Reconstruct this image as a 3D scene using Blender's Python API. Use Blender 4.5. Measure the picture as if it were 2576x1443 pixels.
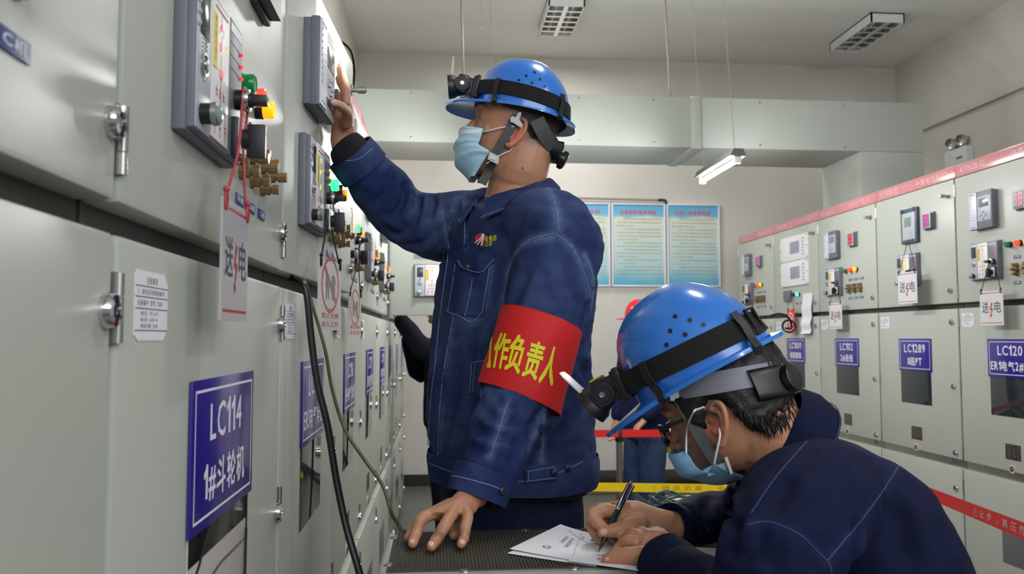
import bpy, bmesh, math, random
import numpy as np
from mathutils import Vector, Matrix, Euler
from mathutils.bvhtree import BVHTree
from math import pi, sin, cos, tan, atan, atan2, sqrt, radians

for _o in list(bpy.data.objects):
    bpy.data.objects.remove(_o)
SC = bpy.context.scene
COL = SC.collection
V = Vector

# ------------------------------------------------------------------ camera
FPX = 2070.0
PITCH = atan(125.5 / FPX)
YAW = atan(185 / FPX * cos(PITCH))
CAMPOS = V((0, 0, 1.42))
_s, _c, _sp, _cp = sin(YAW), cos(YAW), sin(PITCH), cos(PITCH)
CR = V((_c, -_s, 0)); CF = V((_s * _cp, _c * _cp, _sp)); CU = V((-_s * _sp, -_c * _sp, _cp))
cam = bpy.data.cameras.new('camera')
cam.sensor_width = 36.0
cam.lens = FPX / 2576 * 36
cam.clip_start = 0.05
cam_o = bpy.data.objects.new('camera', cam)
COL.objects.link(cam_o)
cam_o.matrix_world = Matrix(((CR.x, CU.x, -CF.x, 0), (CR.y, CU.y, -CF.y, 0), (CR.z, CU.z, -CF.z, 1.42), (0, 0, 0, 1)))
cam.dof.use_dof = True
cam.dof.focus_distance = 1.75
cam.dof.aperture_fstop = 7.0
SC.camera = cam_o

# ------------------------------------------------------------------ world, lights, exposure
SC.view_settings.view_transform = 'Standard'
SC.view_settings.look = 'None'
SC.view_settings.gamma = 1
SC.view_settings.use_curve_mapping = False
SC.view_settings.exposure = -0.58
wd = bpy.data.worlds.new('world'); SC.world = wd
wd.use_nodes = True
wd.node_tree.nodes['Background'].inputs[0].default_value = (0.85, 0.92, 1.0, 1)
wd.node_tree.nodes['Background'].inputs[1].default_value = 0.45


def area(name, loc, target, sx, sy, power, col=(1, 1, 1), spread=180):
    l = bpy.data.lights.new(name, 'AREA'); l.shape = 'RECTANGLE'; l.size = sx; l.size_y = sy
    l.energy = power; l.color = col; l.spread = radians(spread)
    o = bpy.data.objects.new(name, l); COL.objects.link(o); o.location = loc
    o.rotation_euler = (V(target) - V(loc)).to_track_quat('-Z', 'Y').to_euler()
    return o


def spot(name, loc, target, power, angle, blend=.4, r=.02, col=(1, 1, 1)):
    l = bpy.data.lights.new(name, 'SPOT'); l.energy = power; l.spot_size = radians(angle); l.spot_blend = blend
    l.shadow_soft_size = r; l.color = col
    o = bpy.data.objects.new(name, l); COL.objects.link(o); o.location = loc
    o.rotation_euler = (V(target) - V(loc)).to_track_quat('-Z', 'Y').to_euler()
    return o


# fluorescent tubes of the two hanging battens (the battens themselves are built further down)
def bulb(name, loc, power, r=.05, col=(.98, .99, 1)):
    l = bpy.data.lights.new(name, 'POINT'); l.energy = power; l.shadow_soft_size = r; l.color = col
    o = bpy.data.objects.new(name, l); COL.objects.link(o); o.location = loc
    return o


for k in range(3): bulb('batten_lamp_light_a', (0.28, 4.42 + .38 * k, 2.40), 46)
for k in range(2): bulb('batten_lamp_light_b', (1.78, 4.88 + .38 * k, 2.42), 26)
# the two louvre lights on the ceiling, then two unseen fill lights added overhead
area('louvre_light_a', (1.03, 6.85, 4.10), (1.03, 6.85, 0), .28, .66, 60, (1, .99, .96))
area('louvre_light_b', (3.83, 6.97, 4.10), (3.83, 6.97, 0), .28, .66, 4, (1, .99, .96))
area('ceiling_fill_c', (1.03, 2.4, 4.10), (1.03, 2.4, 0), .28, .66, 40, (1, .99, .96))
area('ceiling_fill_d', (2.6, -.6, 4.10), (2.6, -.6, 0), .28, .66, 50, (1, .99, .96))
# broad fill light added behind the camera to brighten ceiling and back wall
area('rear_fill_light', (1.9, -3.0, 3.2), (1.9, 6, 3.6), 4.4, 1.5, 175, (.93, .97, 1))
# unseen spotlight assumed behind the camera, placed from the tag shadow on the panel
spot('assumed_rear_spot', (1.45, -1.55, 1.85), (-.3, 1.5, 1.5), 50, 62, .8, .05, (.96, .98, 1))
# the lamp on the standing worker's helmet
spot('headlamp_light_standing', (0.02, 1.895, 2.0), (-.30, 2.10, 2.24), 46, 58, .45, .012, (.95, .97, 1))


# ------------------------------------------------------------------ helpers
def pt(px, py, Y):
    d = CF + CR * ((px - 1288) / FPX) + CU * ((721.5 - py) / FPX)
    return CAMPOS + d * (Y / d.y)


def pray(px, py):
    return (CF + CR * ((px - 1288) / FPX) + CU * ((721.5 - py) / FPX)).normalized()


def onz(px, py, z):
    d = pray(px, py)
    return CAMPOS + d * ((z - 1.42) / d.z)


def s2l(c):
    return tuple(((x / 255) / 12.92 if x / 255 <= .04045 else ((x / 255 + .055) / 1.055) ** 2.4) for x in c)


MATS = {}


def mat(name, rgb, rough=.5, metal=0, bump=0, bscale=200, var=0, vscale=8, emit=None, estr=0, spec=.5, coat=0, alpha=None, trans=0, bdist=.002, sheen=0, lin=False):
    """procedural principled material: colour variation by noise, fine relief by bump"""
    if name in MATS: return MATS[name]
    m = bpy.data.materials.new(name); m.use_nodes = True
    nt = m.node_tree; b = nt.nodes['Principled BSDF']
    c = rgb if lin else s2l(rgb)
    b.inputs['Base Color'].default_value = (*c, 1)
    b.inputs['Roughness'].default_value = rough; b.inputs['Metallic'].default_value = metal
    b.inputs['Specular IOR Level'].default_value = spec
    if coat: b.inputs['Coat Weight'].default_value = coat; b.inputs['Coat Roughness'].default_value = .12
    if sheen: b.inputs['Sheen Weight'].default_value = sheen; b.inputs['Sheen Roughness'].default_value = .5
    if trans: b.inputs['Transmission Weight'].default_value = trans
    if alpha is not None: b.inputs['Alpha'].default_value = alpha
    if emit: b.inputs['Emission Color'].default_value = (*s2l(emit), 1); b.inputs['Emission Strength'].default_value = estr
    tc = nt.nodes.new('ShaderNodeTexCoord')
    if var:
        n = nt.nodes.new('ShaderNodeTexNoise'); n.inputs['Scale'].default_value = vscale; n.inputs['Detail'].default_value = 6
        nt.links.new(tc.outputs['Object'], n.inputs['Vector'])
        r = nt.nodes.new('ShaderNodeValToRGB')
        r.color_ramp.elements[0].position = .3; r.color_ramp.elements[1].position = .7
        r.color_ramp.elements[0].color = (*[x * (1 - var) for x in c], 1); r.color_ramp.elements[1].color = (*[min(1, x * (1 + var)) for x in c], 1)
        nt.links.new(n.outputs['Fac'], r.inputs['Fac']); nt.links.new(r.outputs['Color'], b.inputs['Base Color'])
    if bump:
        n2 = nt.nodes.new('ShaderNodeTexNoise'); n2.inputs['Scale'].default_value = bscale; n2.inputs['Detail'].default_value = 3
        nt.links.new(tc.outputs['Object'], n2.inputs['Vector'])
        bp = nt.nodes.new('ShaderNodeBump'); bp.inputs['Strength'].default_value = bump; bp.inputs['Distance'].default_value = bdist
        nt.links.new(n2.outputs['Fac'], bp.inputs['Height']); nt.links.new(bp.outputs['Normal'], b.inputs['Normal'])
    MATS[name] = m
    return m


class MB:
    """collects shapes of ONE mesh"""
    def __init__(s): s.v = []; s.f = []; s.m = []; s.mi = 0; s.T = None

    def add(s, vs, fs):
        o = len(s.v)
        if s.T is not None: vs = [s.T @ V(p) for p in vs]
        s.v += [tuple(p) for p in vs]; s.f += [tuple(i + o for i in f) for f in fs]; s.m += [s.mi] * len(fs)
        return s

    def box(s, x0, x1, y0, y1, z0, z1, b=0):
        if x0 > x1: x0, x1 = x1, x0
        if y0 > y1: y0, y1 = y1, y0
        if z0 > z1: z0, z1 = z1, z0
        if b <= 0:
            return s.add([(x, y, z) for x in (x0, x1) for y in (y0, y1) for z in (z0, z1)],
                         [(0, 1, 3, 2), (4, 6, 7, 5), (0, 4, 5, 1), (2, 3, 7, 6), (0, 2, 6, 4), (1, 5, 7, 3)])
        b = min(b, (x1 - x0) * .49, (y1 - y0) * .49, (z1 - z0) * .49)
        bm = bmesh.new(); bmesh.ops.create_cube(bm, size=1)
        for v in bm.verts:
            v.co = ((x0 + x1) / 2 + v.co.x * (x1 - x0), (y0 + y1) / 2 + v.co.y * (y1 - y0), (z0 + z1) / 2 + v.co.z * (z1 - z0))
        bmesh.ops.bevel(bm, geom=list(bm.edges), offset=b, segments=2, profile=.6, affect='EDGES')
        bm.verts.index_update()
        s.add([v.co.copy() for v in bm.verts], [[v.index for v in f.verts] for f in bm.faces]); bm.free()
        return s

    def cyl(s, p0, p1, r0, r1=None, n=16, cap=True):
        p0, p1 = V(p0), V(p1); r1 = r0 if r1 is None else r1
        d = (p1 - p0).normalized(); a = d.orthogonal().normalized(); b = d.cross(a)
        vs = [p + (a * cos(2 * pi * i / n) + b * sin(2 * pi * i / n)) * r for p, r in ((p0, r0), (p1, r1)) for i in range(n)]
        fs = [(i, (i + 1) % n, n + (i + 1) % n, n + i) for i in range(n)]
        if cap: fs += [tuple(range(n))[::-1], tuple(range(n, 2 * n))]
        return s.add(vs, fs)

    def lathe(s, prof, o=(0, 0, 0), axis=(0, 0, 1), n=20, sx=1, sy=1):
        o = V(o); d = V(axis).normalized(); a = d.orthogonal().normalized(); b = d.cross(a)
        if abs(d.z) < .5: a = d.cross(V((0, 0, 1))).normalized(); b = d.cross(a)
        vs = [o + d * h + (a * cos(2 * pi * i / n) * sx + b * sin(2 * pi * i / n) * sy) * r for r, h in prof for i in range(n)]
        fs = [(k * n + i, k * n + (i + 1) % n, (k + 1) * n + (i + 1) % n, (k + 1) * n + i) for k in range(len(prof) - 1) for i in range(n)]
        fs += [tuple(range(n))[::-1], tuple((len(prof) - 1) * n + i for i in range(n))]
        return s.add(vs, fs)

    def tube(s, pts, r, n=8, smooth=0, closed=False):
        pts = [V(p) for p in pts]
        if smooth: pts = catmull(pts, smooth)
        rs = r if isinstance(r, (list, tuple)) else [r] * len(pts)
        if len(rs) != len(pts): rs = list(np.interp(np.linspace(0, 1, len(pts)), np.linspace(0, 1, len(rs)), rs))
        fr = frames(pts); vs = []
        for p, (a, b, t), q in zip(pts, fr, rs):
            vs += [p + (a * cos(2 * pi * i / n) + b * sin(2 * pi * i / n)) * q for i in range(n)]
        m = len(pts)
        fs = [(k * n + i, k * n + (i + 1) % n, (k + 1) * n + (i + 1) % n, (k + 1) * n + i) for k in range(m - 1) for i in range(n)]
        if closed: fs += [((m - 1) * n + i, (m - 1) * n + (i + 1) % n, (i + 1) % n, i) for i in range(n)]
        else: fs += [tuple(range(n))[::-1], tuple((m - 1) * n + i for i in range(n))]
        return s.add(vs, fs)

    def strip(s, pts, width_vec, th_vec, smooth=0):
        """flat band along pts: width_vec and th_vec per point or constant"""
        pts = [V(p) for p in pts]; n0 = len(pts)
        wv = width_vec if isinstance(width_vec, list) else [width_vec] * n0
        tv = th_vec if isinstance(th_vec, list) else [th_vec] * n0
        wv = [V(w) for w in wv]; tv = [V(w) for w in tv]
        if smooth: pts = catmull(pts, smooth); wv = catmull(wv, smooth); tv = catmull(tv, smooth)
        vs = []
        for p, w, t in zip(pts, wv, tv): vs += [p - w / 2, p + w / 2, p + w / 2 + t, p - w / 2 + t]
        m = len(pts)
        fs = [(4 * k + i, 4 * k + (i + 1) % 4, 4 * k + 4 + (i + 1) % 4, 4 * k + 4 + i) for k in range(m - 1) for i in range(4)]
        fs += [(3, 2, 1, 0), tuple(4 * (m - 1) + i for i in range(4))]
        return s.add(vs, fs)

    def prism(s, poly, o, ex, ey, ez):
        """polygon (list of 2D) in plane o+ex*u+ey*v extruded by ez"""
        o, ex, ey, ez = V(o), V(ex), V(ey), V(ez); n = len(poly)
        vs = [o + ex * u + ey * v for u, v in poly] + [o + ex * u + ey * v + ez for u, v in poly]
        fs = [tuple(range(n))[::-1], tuple(range(n, 2 * n))] + [(i, (i + 1) % n, n + (i + 1) % n, n + i) for i in range(n)]
        return s.add(vs, fs)

    def loft(s, secs, n=24, cap=True):
        """secs: list of (centre, a-vector, b-vector[, power]) rings"""
        vs = []
        for q in secs:
            c, a, b = V(q[0]), V(q[1]), V(q[2]); p = q[3] if len(q) > 3 else 2
            for i in range(n):
                t = 2 * pi * i / n; ct, st = cos(t), sin(t)
                vs.append(c + a * (math.copysign(abs(ct) ** (2 / p), ct)) + b * (math.copysign(abs(st) ** (2 / p), st)))
        m = len(secs)
        fs = [(k * n + i, k * n + (i + 1) % n, (k + 1) * n + (i + 1) % n, (k + 1) * n + i) for k in range(m - 1) for i in range(n)]
        if cap: fs += [tuple(range(n))[::-1], tuple((m - 1) * n + i for i in range(n))]
        return s.add(vs, fs)

    def ball(s, c, r, n=12, m=8):
        c = V(c); r = r if isinstance(r, (tuple, list)) else (r, r, r)
        prof = [(sin(pi * k / m), -cos(pi * k / m)) for k in range(m + 1)]
        vs = [c + V((r[0] * q * cos(2 * pi * i / n), r[1] * q * sin(2 * pi * i / n), r[2] * h)) for q, h in prof[1:-1] for i in range(n)]
        b, t = len(vs), len(vs) + 1; vs += [c - V((0, 0, r[2])), c + V((0, 0, r[2]))]
        fs = [(k * n + i, k * n + (i + 1) % n, (k + 1) * n + (i + 1) % n, (k + 1) * n + i) for k in range(m - 2) for i in range(n)]
        fs += [(b, (i + 1) % n, i) for i in range(n)] + [(t, (m - 2) * n + i, (m - 2) * n + (i + 1) % n) for i in range(n)]
        return s.add(vs, fs)

    def mesh(s, name, mats, smooth=35):
        me = bpy.data.meshes.new(name); me.from_pydata(s.v, [], s.f)
        for m in (mats if isinstance(mats, (list, tuple)) else [mats]): me.materials.append(m)
        if any(s.m): me.polygons.foreach_set('material_index', s.m)
        fix_normals(me); shade(me, smooth)
        return me


def fix_normals(me):
    bm = bmesh.new(); bm.from_mesh(me); bmesh.ops.recalc_face_normals(bm, faces=bm.faces); bm.to_mesh(me); bm.free()


def shade(me, ang=35):
    me.polygons.foreach_set('use_smooth', [ang > 0] * len(me.polygons))
    if 0 < ang < 180: me.set_sharp_from_angle(angle=radians(ang))
    me.update()


def catmull(P, k):
    P = [V(p) for p in P]; out = []
    for i in range(len(P) - 1):
        p0 = P[i - 1] if i else P[0] * 2 - P[1]; p1 = P[i]; p2 = P[i + 1]; p3 = P[i + 2] if i + 2 < len(P) else P[-1] * 2 - P[-2]
        for j in range(k):
            t = j / k
            out.append(.5 * ((2 * p1) + (p2 - p0) * t + (2 * p0 - 5 * p1 + 4 * p2 - p3) * t * t + (3 * p1 - p0 - 3 * p2 + p3) * t ** 3))
    out.append(P[-1]); return out


def frames(pts, up=None):
    n = len(pts); T = []
    for i in range(n):
        d = pts[min(i + 1, n - 1)] - pts[max(i - 1, 0)]
        T.append(d.normalized() if d.length > 1e-9 else V((0, 0, 1)))
    a = (T[0].orthogonal() if up is None else (V(up) - T[0] * V(up).dot(T[0]))).normalized(); out = []
    for i in range(n):
        a = (a - T[i] * a.dot(T[i])).normalized()
        out.append((a.copy(), T[i].cross(a), T[i]))
    return out


def link(name, me, parent=None, loc=None, rz=0, **kw):
    o = bpy.data.objects.new(name, me); COL.objects.link(o)
    if parent is not None: o.parent = parent
    if loc is not None: o.location = loc
    if rz: o.rotation_euler = (0, 0, rz)
    for k, v in kw.items(): o[k] = v
    return o


def thing(name, label, cat, loc=(0, 0, 0), rz=0, group=None):
    o = bpy.data.objects.new(name, None); COL.objects.link(o); o.empty_display_size = .05
    o.location = loc; o.rotation_euler = (0, 0, rz); o['label'] = label; o['category'] = cat
    if group: o['group'] = group
    return o


def tag(o, label, cat, group=None):
    o['label'] = label; o['category'] = cat
    if group: o['group'] = group
    return o


_TX = {}
LAYER = 6e-5      # the shifted copies that thicken a stroke lie this far apart


def _glyph(ch):
    """one character's outline, raw font units"""
    if ch in _TX: return _TX[ch]
    if ch == '1':
        a = np.array([(.20, 0), (.33, 0), (.33, .73), (.23, .73), (.18, .64), (.04, .56), (.04, .45), (.20, .53)]); _TX[ch] = (a, [(0, 1, 2, 3, 7), (3, 4, 7), (4, 5, 6, 7)]); return _TX[ch]
    c = bpy.data.curves.new('t', 'FONT'); c.body = ch; c.resolution_u = 2
    o = bpy.data.objects.new('t', c); COL.objects.link(o)
    me = bpy.data.meshes.new_from_object(o.evaluated_get(bpy.context.evaluated_depsgraph_get()))
    a = np.array([v.co[:2] for v in me.vertices]).reshape(-1, 2); f = [tuple(p.vertices) for p in me.polygons]
    bpy.data.objects.remove(o); bpy.data.curves.remove(c); bpy.data.meshes.remove(me)
    _TX[ch] = (a, f); return _TX[ch]


def text2d(s, bold=0.0):
    """flat outlines of a string, (points normalised to the string's own box, faces, aspect); bold thickens by shifted copies"""
    k = (s, bold)
    if k in _TX: return _TX[k]
    x = 0; A, F, n = [], [], 0
    for ch in s:
        a, f = _glyph(ch) if ch.strip() else (np.zeros((0, 2)), [])
        if not len(a): x += .3; continue
        cjk = ord(ch) > 0x2000; lo, hi = a.min(0), a.max(0)
        if cjk: a2 = a * (.92, .92) + (x - (lo[0] * .92) + max(0, (.92 - (hi[0] - lo[0]) * .92) / 2), -.02); adv = 1.0
        else: a2 = a + (x - lo[0] + .05, 0); adv = hi[0] - lo[0] + .13
        for li, (dx, dy) in enumerate(((0, 0),) if not bold else ((-bold, -bold * .6), (bold, bold * .6), (-bold, bold * .6), (bold, -bold * .6))):
            A.append(np.column_stack([a2 + (dx, dy), np.full(len(a2), float(li))])); F += [tuple(i + n for i in q) for q in f]; n += len(a2)
        x += adv
    a = np.vstack(A); lo, hi = a[:, :2].min(0), a[:, :2].max(0); w, h = hi - lo
    a[:, :2] = (a[:, :2] - lo) / (hi - lo)
    _TX[k] = (a, F, w / h)
    return _TX[k]


def put_text(mb, s, o, ex, ey, bold=0.0, mirror=False, fit=True):
    """text filling the box o, o+ex, o+ey (fit=False keeps the letters' own aspect, height |ey|, left-aligned)"""
    a, f, asp = text2d(s, bold); o, ex, ey = V(o), V(ex), V(ey)
    if not fit: ex = ex.normalized() * ey.length * asp
    up = ex.cross(ey).normalized() * LAYER
    mb.add([o + ex * ((1 - u) if mirror else u) + ey * v + up * l for u, v, l in a], f)


CACHE = {}


def cached(key, fn):
    if key not in CACHE: CACHE[key] = fn()
    return CACHE[key]
# ------------------------------------------------------------------ materials
def wall_mat(name, rgb, stain):
    m = mat(name, rgb, .85, bump=.25, bscale=60, var=.05, vscale=1.3)
    return m


M_wall = mat('plaster_wall', (205, 202, 194), .88, bump=.2, bscale=90, var=.07, vscale=1.1)
M_ceil = mat('ceiling_paint', (226, 225, 222), .9, bump=.15, bscale=40, var=.04, vscale=.7)
M_floor = mat('floor_epoxy', (98, 96, 90), .32, bump=.05, bscale=30, var=.1, vscale=1.5)
M_cab = mat('cabinet_paint', (179, 183, 174), .38, bump=.22, bscale=420, var=.015, vscale=3, bdist=.0006)
M_cabin = mat('cabinet_inside', (70, 70, 66), .6)
M_duct = mat('duct_paint', (170, 175, 167), .4, bump=.06, bscale=120, var=.03, vscale=2)
M_steel = mat('zinc_steel', (168, 168, 165), .32, .9, var=.05, vscale=30)
M_chrome = mat('chrome', (205, 205, 205), .12, 1)
M_brass = mat('brass_terminal', (152, 130, 92), .38, .75)
M_black = mat('black_plastic', (22, 22, 24), .4)
M_rubber = mat('black_rubber', (18, 18, 19), .55)
M_gray = mat('grey_plastic', (104, 107, 117), .42, bump=.05, bscale=500)
M_grayl = mat('light_grey_plastic', (176, 179, 190), .38)
M_white = mat('white_plastic', (226, 226, 226), .4)
M_blue = mat('blue_sign', (42, 30, 138), .25, coat=.4)
M_bluel = mat('blue_label', (52, 66, 128), .4)
M_print = mat('white_print', (226, 226, 238), .5)
M_red = mat('red_print', (176, 38, 40), .5)
M_redstrip = mat('red_strip', (190, 62, 70), .35)
M_redfade = mat('red_strip_faded', (198, 128, 132), .22, coat=.3)
M_strip_txt = mat('strip_print', (222, 176, 176), .5)
M_yel = mat('yellow_sticker', (214, 196, 30), .5)
M_lcd = mat('lcd_glass', (120, 134, 126), .15)
M_lcdoff = mat('lcd_glass_dark', (60, 66, 68), .1)
M_glass = mat('dark_window_glass', (44, 52, 56), .05, spec=.8)
M_paper = mat('paper', (226, 226, 232), .8)
M_ink = mat('dark_ink', (52, 52, 60), .7)
M_gled = mat('green_lens', (10, 120, 60), .15, emit=(10, 110, 60), estr=.25)
M_gon = mat('green_lens_lit', (30, 220, 130), .15, emit=(60, 255, 150), estr=2.2)
M_ron = mat('red_lens_lit', (250, 60, 50), .15, emit=(255, 70, 40), estr=1.5)
M_roff = mat('red_lens', (140, 16, 18), .15)
M_yon = mat('amber_lens_lit', (255, 180, 20), .15, emit=(255, 170, 10), estr=1.6)
M_con = mat('cyan_lens_lit', (60, 220, 220), .15, emit=(90, 235, 235), estr=2)
M_rled = mat('red_led', (255, 40, 50), .3, emit=(255, 40, 60), estr=1.8)
M_mag = mat('magenta_digits', (255, 40, 190), .3, emit=(255, 40, 180), estr=1.6)
M_yled = mat('yellow_led', (200, 240, 40), .3, emit=(190, 240, 40), estr=2)
M_sens = mat('sensor_lens', (120, 150, 148), .2)
M_tagw = mat('tag_plastic', (214, 211, 214), .3)
M_acry = mat('tag_acrylic', (206, 204, 200), .25)


# ------------------------------------------------------------------ the room
def structure(name, me, **kw): return link(name, me, kind='structure', **kw)


structure('floor', MB().box(-.95, 4.8, -3.2, 8.2, -.12, 0).mesh('floor', M_floor))
structure('ceiling', MB().box(-.95, 4.9, -3.2, 8.2, 4.2, 4.35).mesh('ceiling', M_ceil))
structure('wall_back', MB().box(-.95, 4.9, 8.0, 8.2, 0, 4.2).mesh('wall_back', M_wall))
structure('wall_left', MB().box(-.95, -.8, -3.2, 8.0, 0, 4.2).mesh('wall_left', M_wall))
structure('wall_right', MB().box(4.7, 4.9, -3.2, 8.0, 0, 4.2).mesh('wall_right', M_wall))
M_base = mat('black_skirting', (30, 28, 27), .5)
structure('baseboard_back', MB().box(-.8, 4.7, 7.98, 8.0, 0, .11).mesh('baseboard_back', M_base))
# a shallow plaster ledge that runs along the right wall
structure('trim_1', MB().box(4.66, 4.7, -3.2, 8.0, 3.42, 3.52, .006).mesh('trim_1', M_wall))

# conduits on the walls
M_cond = mat('conduit_grey', (160, 152, 138), .5)
t = tag(link('conduit', MB().tube([(-.785, 4.9, 4.2), (-.785, 4.9, 3.3), (-.785, 4.9, 2.2)], .012).mesh('conduit', M_cond)),
        'thin grey conduit running down the left wall from the ceiling', 'conduit')
t = tag(link('conduit', MB().tube([(4.685, 6.05, 4.2), (4.685, 6.05, 3.53)], .012).mesh('conduit', M_cond)),
        'thin brownish conduit on the right wall down to the plaster ledge', 'conduit')

# ------------------------------------------------------------------ bus duct under the ceiling
du = thing('bus_duct', 'long grey sheet metal bus duct crossing the room above the cabinets', 'duct', (1.5, 6.1, 2.8))
def dpart(name, me): return link(name, me, du, loc=(-1.5, -6.1, -2.8))
DZ0, DZ1 = 2.80, 3.175
for x0, x1 in ((-.79, 1.865), (1.875, 3.62)):
    dpart('duct_section', MB().box(x0, x1, 5.8, 6.42, DZ0, DZ1, .004).mesh('duct_section', M_duct))
dpart('joint_flange', MB().box(1.835, 1.905, 5.79, 6.43, DZ0 - .008, DZ1 + .008, .003).mesh('joint_flange', M_duct))
dpart('drop_section', MB().box(3.125, 3.62, 5.8, 6.42, 2.362, DZ0 - .001, .004).mesh('drop_section', M_duct))
for x in (-.2, 1.0, 1.55, 2.35, 3.0):
    for z in (DZ0 + .03, DZ1 - .03):
        dpart('screw', MB().lathe([(.008, 0), (.008, .004), (.003, .007)], (x, 5.8, z), (0, -1, 0), 8).mesh('screw', M_steel))
for (x, xt) in ((.175, .14), (1.70, 1.66)):
    for dy in (0,):
        dpart('hanger_rod', MB().tube([(x, 5.87, DZ1 - .01), (xt, 5.87, 4.2)], .008).mesh('hanger_rod', M_cond))

# ------------------------------------------------------------------ lamps
def batten(label, x, y0, y1, z, chain_top):
    b = thing('batten_lamp', label, 'lamp', (x, (y0 + y1) / 2, z), group=None)
    L = (y1 - y0) / 2
    mh = mat('lamp_housing', (96, 92, 86), .45, .3)
    mt = mat('tube_lit', (250, 250, 255), .4, emit=(255, 255, 255), estr=4.0)
    mb = MB()
    mb.prism([(-.05, 0), (.05, 0), (.03, .045), (-.03, .045)], (0, -L, 0), (1, 0, 0), (0, 0, 1), (0, 2 * L, 0))
    link('housing', mb.mesh('housing', mh), b)
    link('lamp_tube', MB().cyl((0, -L + .02, -.022), (0, L - .02, -.022), .014).mesh('lamp_tube', mt), b)
    for sgn in (-1, 1):
        link('end_cap', MB().box(-.02, .02, sgn * (L - .02) - .012, sgn * (L - .02) + .012, -.042, 0, .003).mesh('end_cap', M_white), b)
        mb = MB(); p0 = V((0, sgn * (L - .06), .045)); p1 = V((chain_top, sgn * (L - .06), 4.2 - z)); n = 64
        for i in range(n):
            c = p0.lerp(p1, (i + .5) / n); h = (p1 - p0).length / n * .62
            ax = V((1, 0, 0)) if i % 2 else V((0, 1, 0)); up = (p1 - p0).normalized()
            mb.tube([c + ax * .0045 * cos(q) + up * h * sin(q) for q in [k * pi / 3 for k in range(6)]], .0013, 4, closed=True)
        link('chain', mb.mesh('chain', M_cond), b)
    return b


batten('hanging batten lamp with a lit tube in front of the duct', 1.78, 4.72, 5.42, 2.50, -.10)
batten('hanging batten lamp hidden behind the standing worker head', .28, 4.30, 5.30, 2.47, -.02)


def troffer(label, x, y0, y1):
    t = thing('louvre_light', label, 'lamp', (x, (y0 + y1) / 2, 4.2), group='ceiling louvre lights')
    L = (y1 - y0) / 2; w = .15
    mb = MB()
    for a in ((-w, -w + .012, -L, L), (w - .012, w, -L, L), (-w, w, -L, -L + .012), (-w, w, L - .012, L)): mb.box(*a, -.085, 0)
    mb.box(-w, w, -L, L, -.012, -.001)
    link('housing', mb.mesh('housing', M_white), t)
    ml = mat('louvre_mirror', (215, 215, 215), .18, 1)
    n = 6
    for i in range(n - 1):
        y = -L + .012 + (2 * L - .024) * (i + 1) / n
        mb = MB(); mb.prism([(-.014, -.083), (.014, -.083), (.004, -.03), (-.004, -.03)], (-w + .012, y, 0), (0, 1, 0), (0, 0, 1), (2 * w - .024, 0, 0))
        link('louvre_blade', mb.mesh('louvre_blade', ml), t)
    mb = MB(); mb.prism([(-.018, -.084), (.018, -.084), (.004, -.02), (-.004, -.02)], (0, -L + .012, 0), (1, 0, 0), (0, 0, 1), (0, 2 * L - .024, 0))
    link('centre_spine', mb.mesh('centre_spine', ml), t)
    for sgn in (-1, 1):
        mb = MB(); mb.prism([(0, -.084), (sgn * .03, -.03), (sgn * .03, -.02), (0, -.02)], (-sgn * (w - .012), -L + .012, 0), (1, 0, 0), (0, 0, 1), (0, 2 * L - .024, 0))
        link('side_reflector', mb.mesh('side_reflector', ml), t)
    for sx in (-.07, .07):
        link('lamp_tube', MB().cyl((sx, -L + .02, -.045), (sx, L - .02, -.045), .013).mesh('lamp_tube', M_white), t)


troffer('square louvre light on the ceiling above the blue helmet', 1.03, 6.5, 7.2)
troffer('square louvre light on the ceiling near the right wall', 3.83, 6.6, 7.35)

# emergency light on the right wall
e = thing('emergency_light', 'white twin spot emergency light on the right wall above the cabinets', 'lamp', (4.7, 6.95, 2.96))
link('battery_box', MB().box(-.07, 0, -.16, .16, -.02, .15, .008).mesh('battery_box', M_white), e)
for dy in (-.075, .075):
    link('spot_head', MB().lathe([(.02, -.05), (.045, -.03), (.055, .01), (.05, .02), (.04, .012), (.004, .006)], (-.05, dy, .215), (-.8, -.3, -.3), 18).mesh('spot_head', M_chrome), e)
    link('neck', MB().cyl((-.035, dy, .14), (-.035, dy, .2), .008).mesh('neck', M_white), e)
link('indicator_label', MB().box(-.0725, -.07, -.1, -.02, .05, .07).mesh('indicator_label', M_gled), e)
# ------------------------------------------------------------------ switchgear cabinets
# local frame of a cabinet: x along its face (0 = its left edge as one faces it), y into it, z up; door fronts at y = 0
CW = .82
GAPZ = 1.59        # middle of the gap between instrument door and breaker door; v heights count from it
def locker(mb, x, z, r=.017):
    mb.lathe([(r, 0), (r, -.004), (r * .86, -.010), (r * .55, -.011), (r * .5, -.004), (.001, -.004)], (x, 0, z), (0, 1, 0), 18)


def door_mesh(x0, x1, z0, z1, th=.04):
    return MB().box(x0, x1, 0, th, z0, z1, .007).mesh('door', M_cab)


def hinge_mesh():
    mb = MB()
    mb.cyl((.002, -.001, -.033), (.002, -.001, -.012), .0048, n=12); mb.cyl((.002, -.001, -.011), (.002, -.001, .011), .0048, n=12); mb.cyl((.002, -.001, .012), (.002, -.001, .033), .0048, n=12)
    mb.box(-.006, .014, .001, .006, -.034, .034)
    return mb.mesh('hinge', M_steel)


def lock_mesh():
    mb = MB(); locker(mb, 0, 0); mb.box(-.004, .004, -.009, -.003, -.004, .004)
    return mb.mesh('lock', M_chrome)


def thumb_mesh():
    mb = MB(); mb.lathe([(.017, 0), (.017, -.003), (.007, -.004), (.007, -.018), (.0105, -.018), (.0105, -.042), (.008, -.044), (.001, -.044)], (0, 0, 0), (0, 1, 0), 16)
    return mb.mesh('knob', M_steel)


def sub(name, key, fn, parent, loc, **kw): return link(name, cached(key, fn), parent, loc=loc, **kw)


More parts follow.
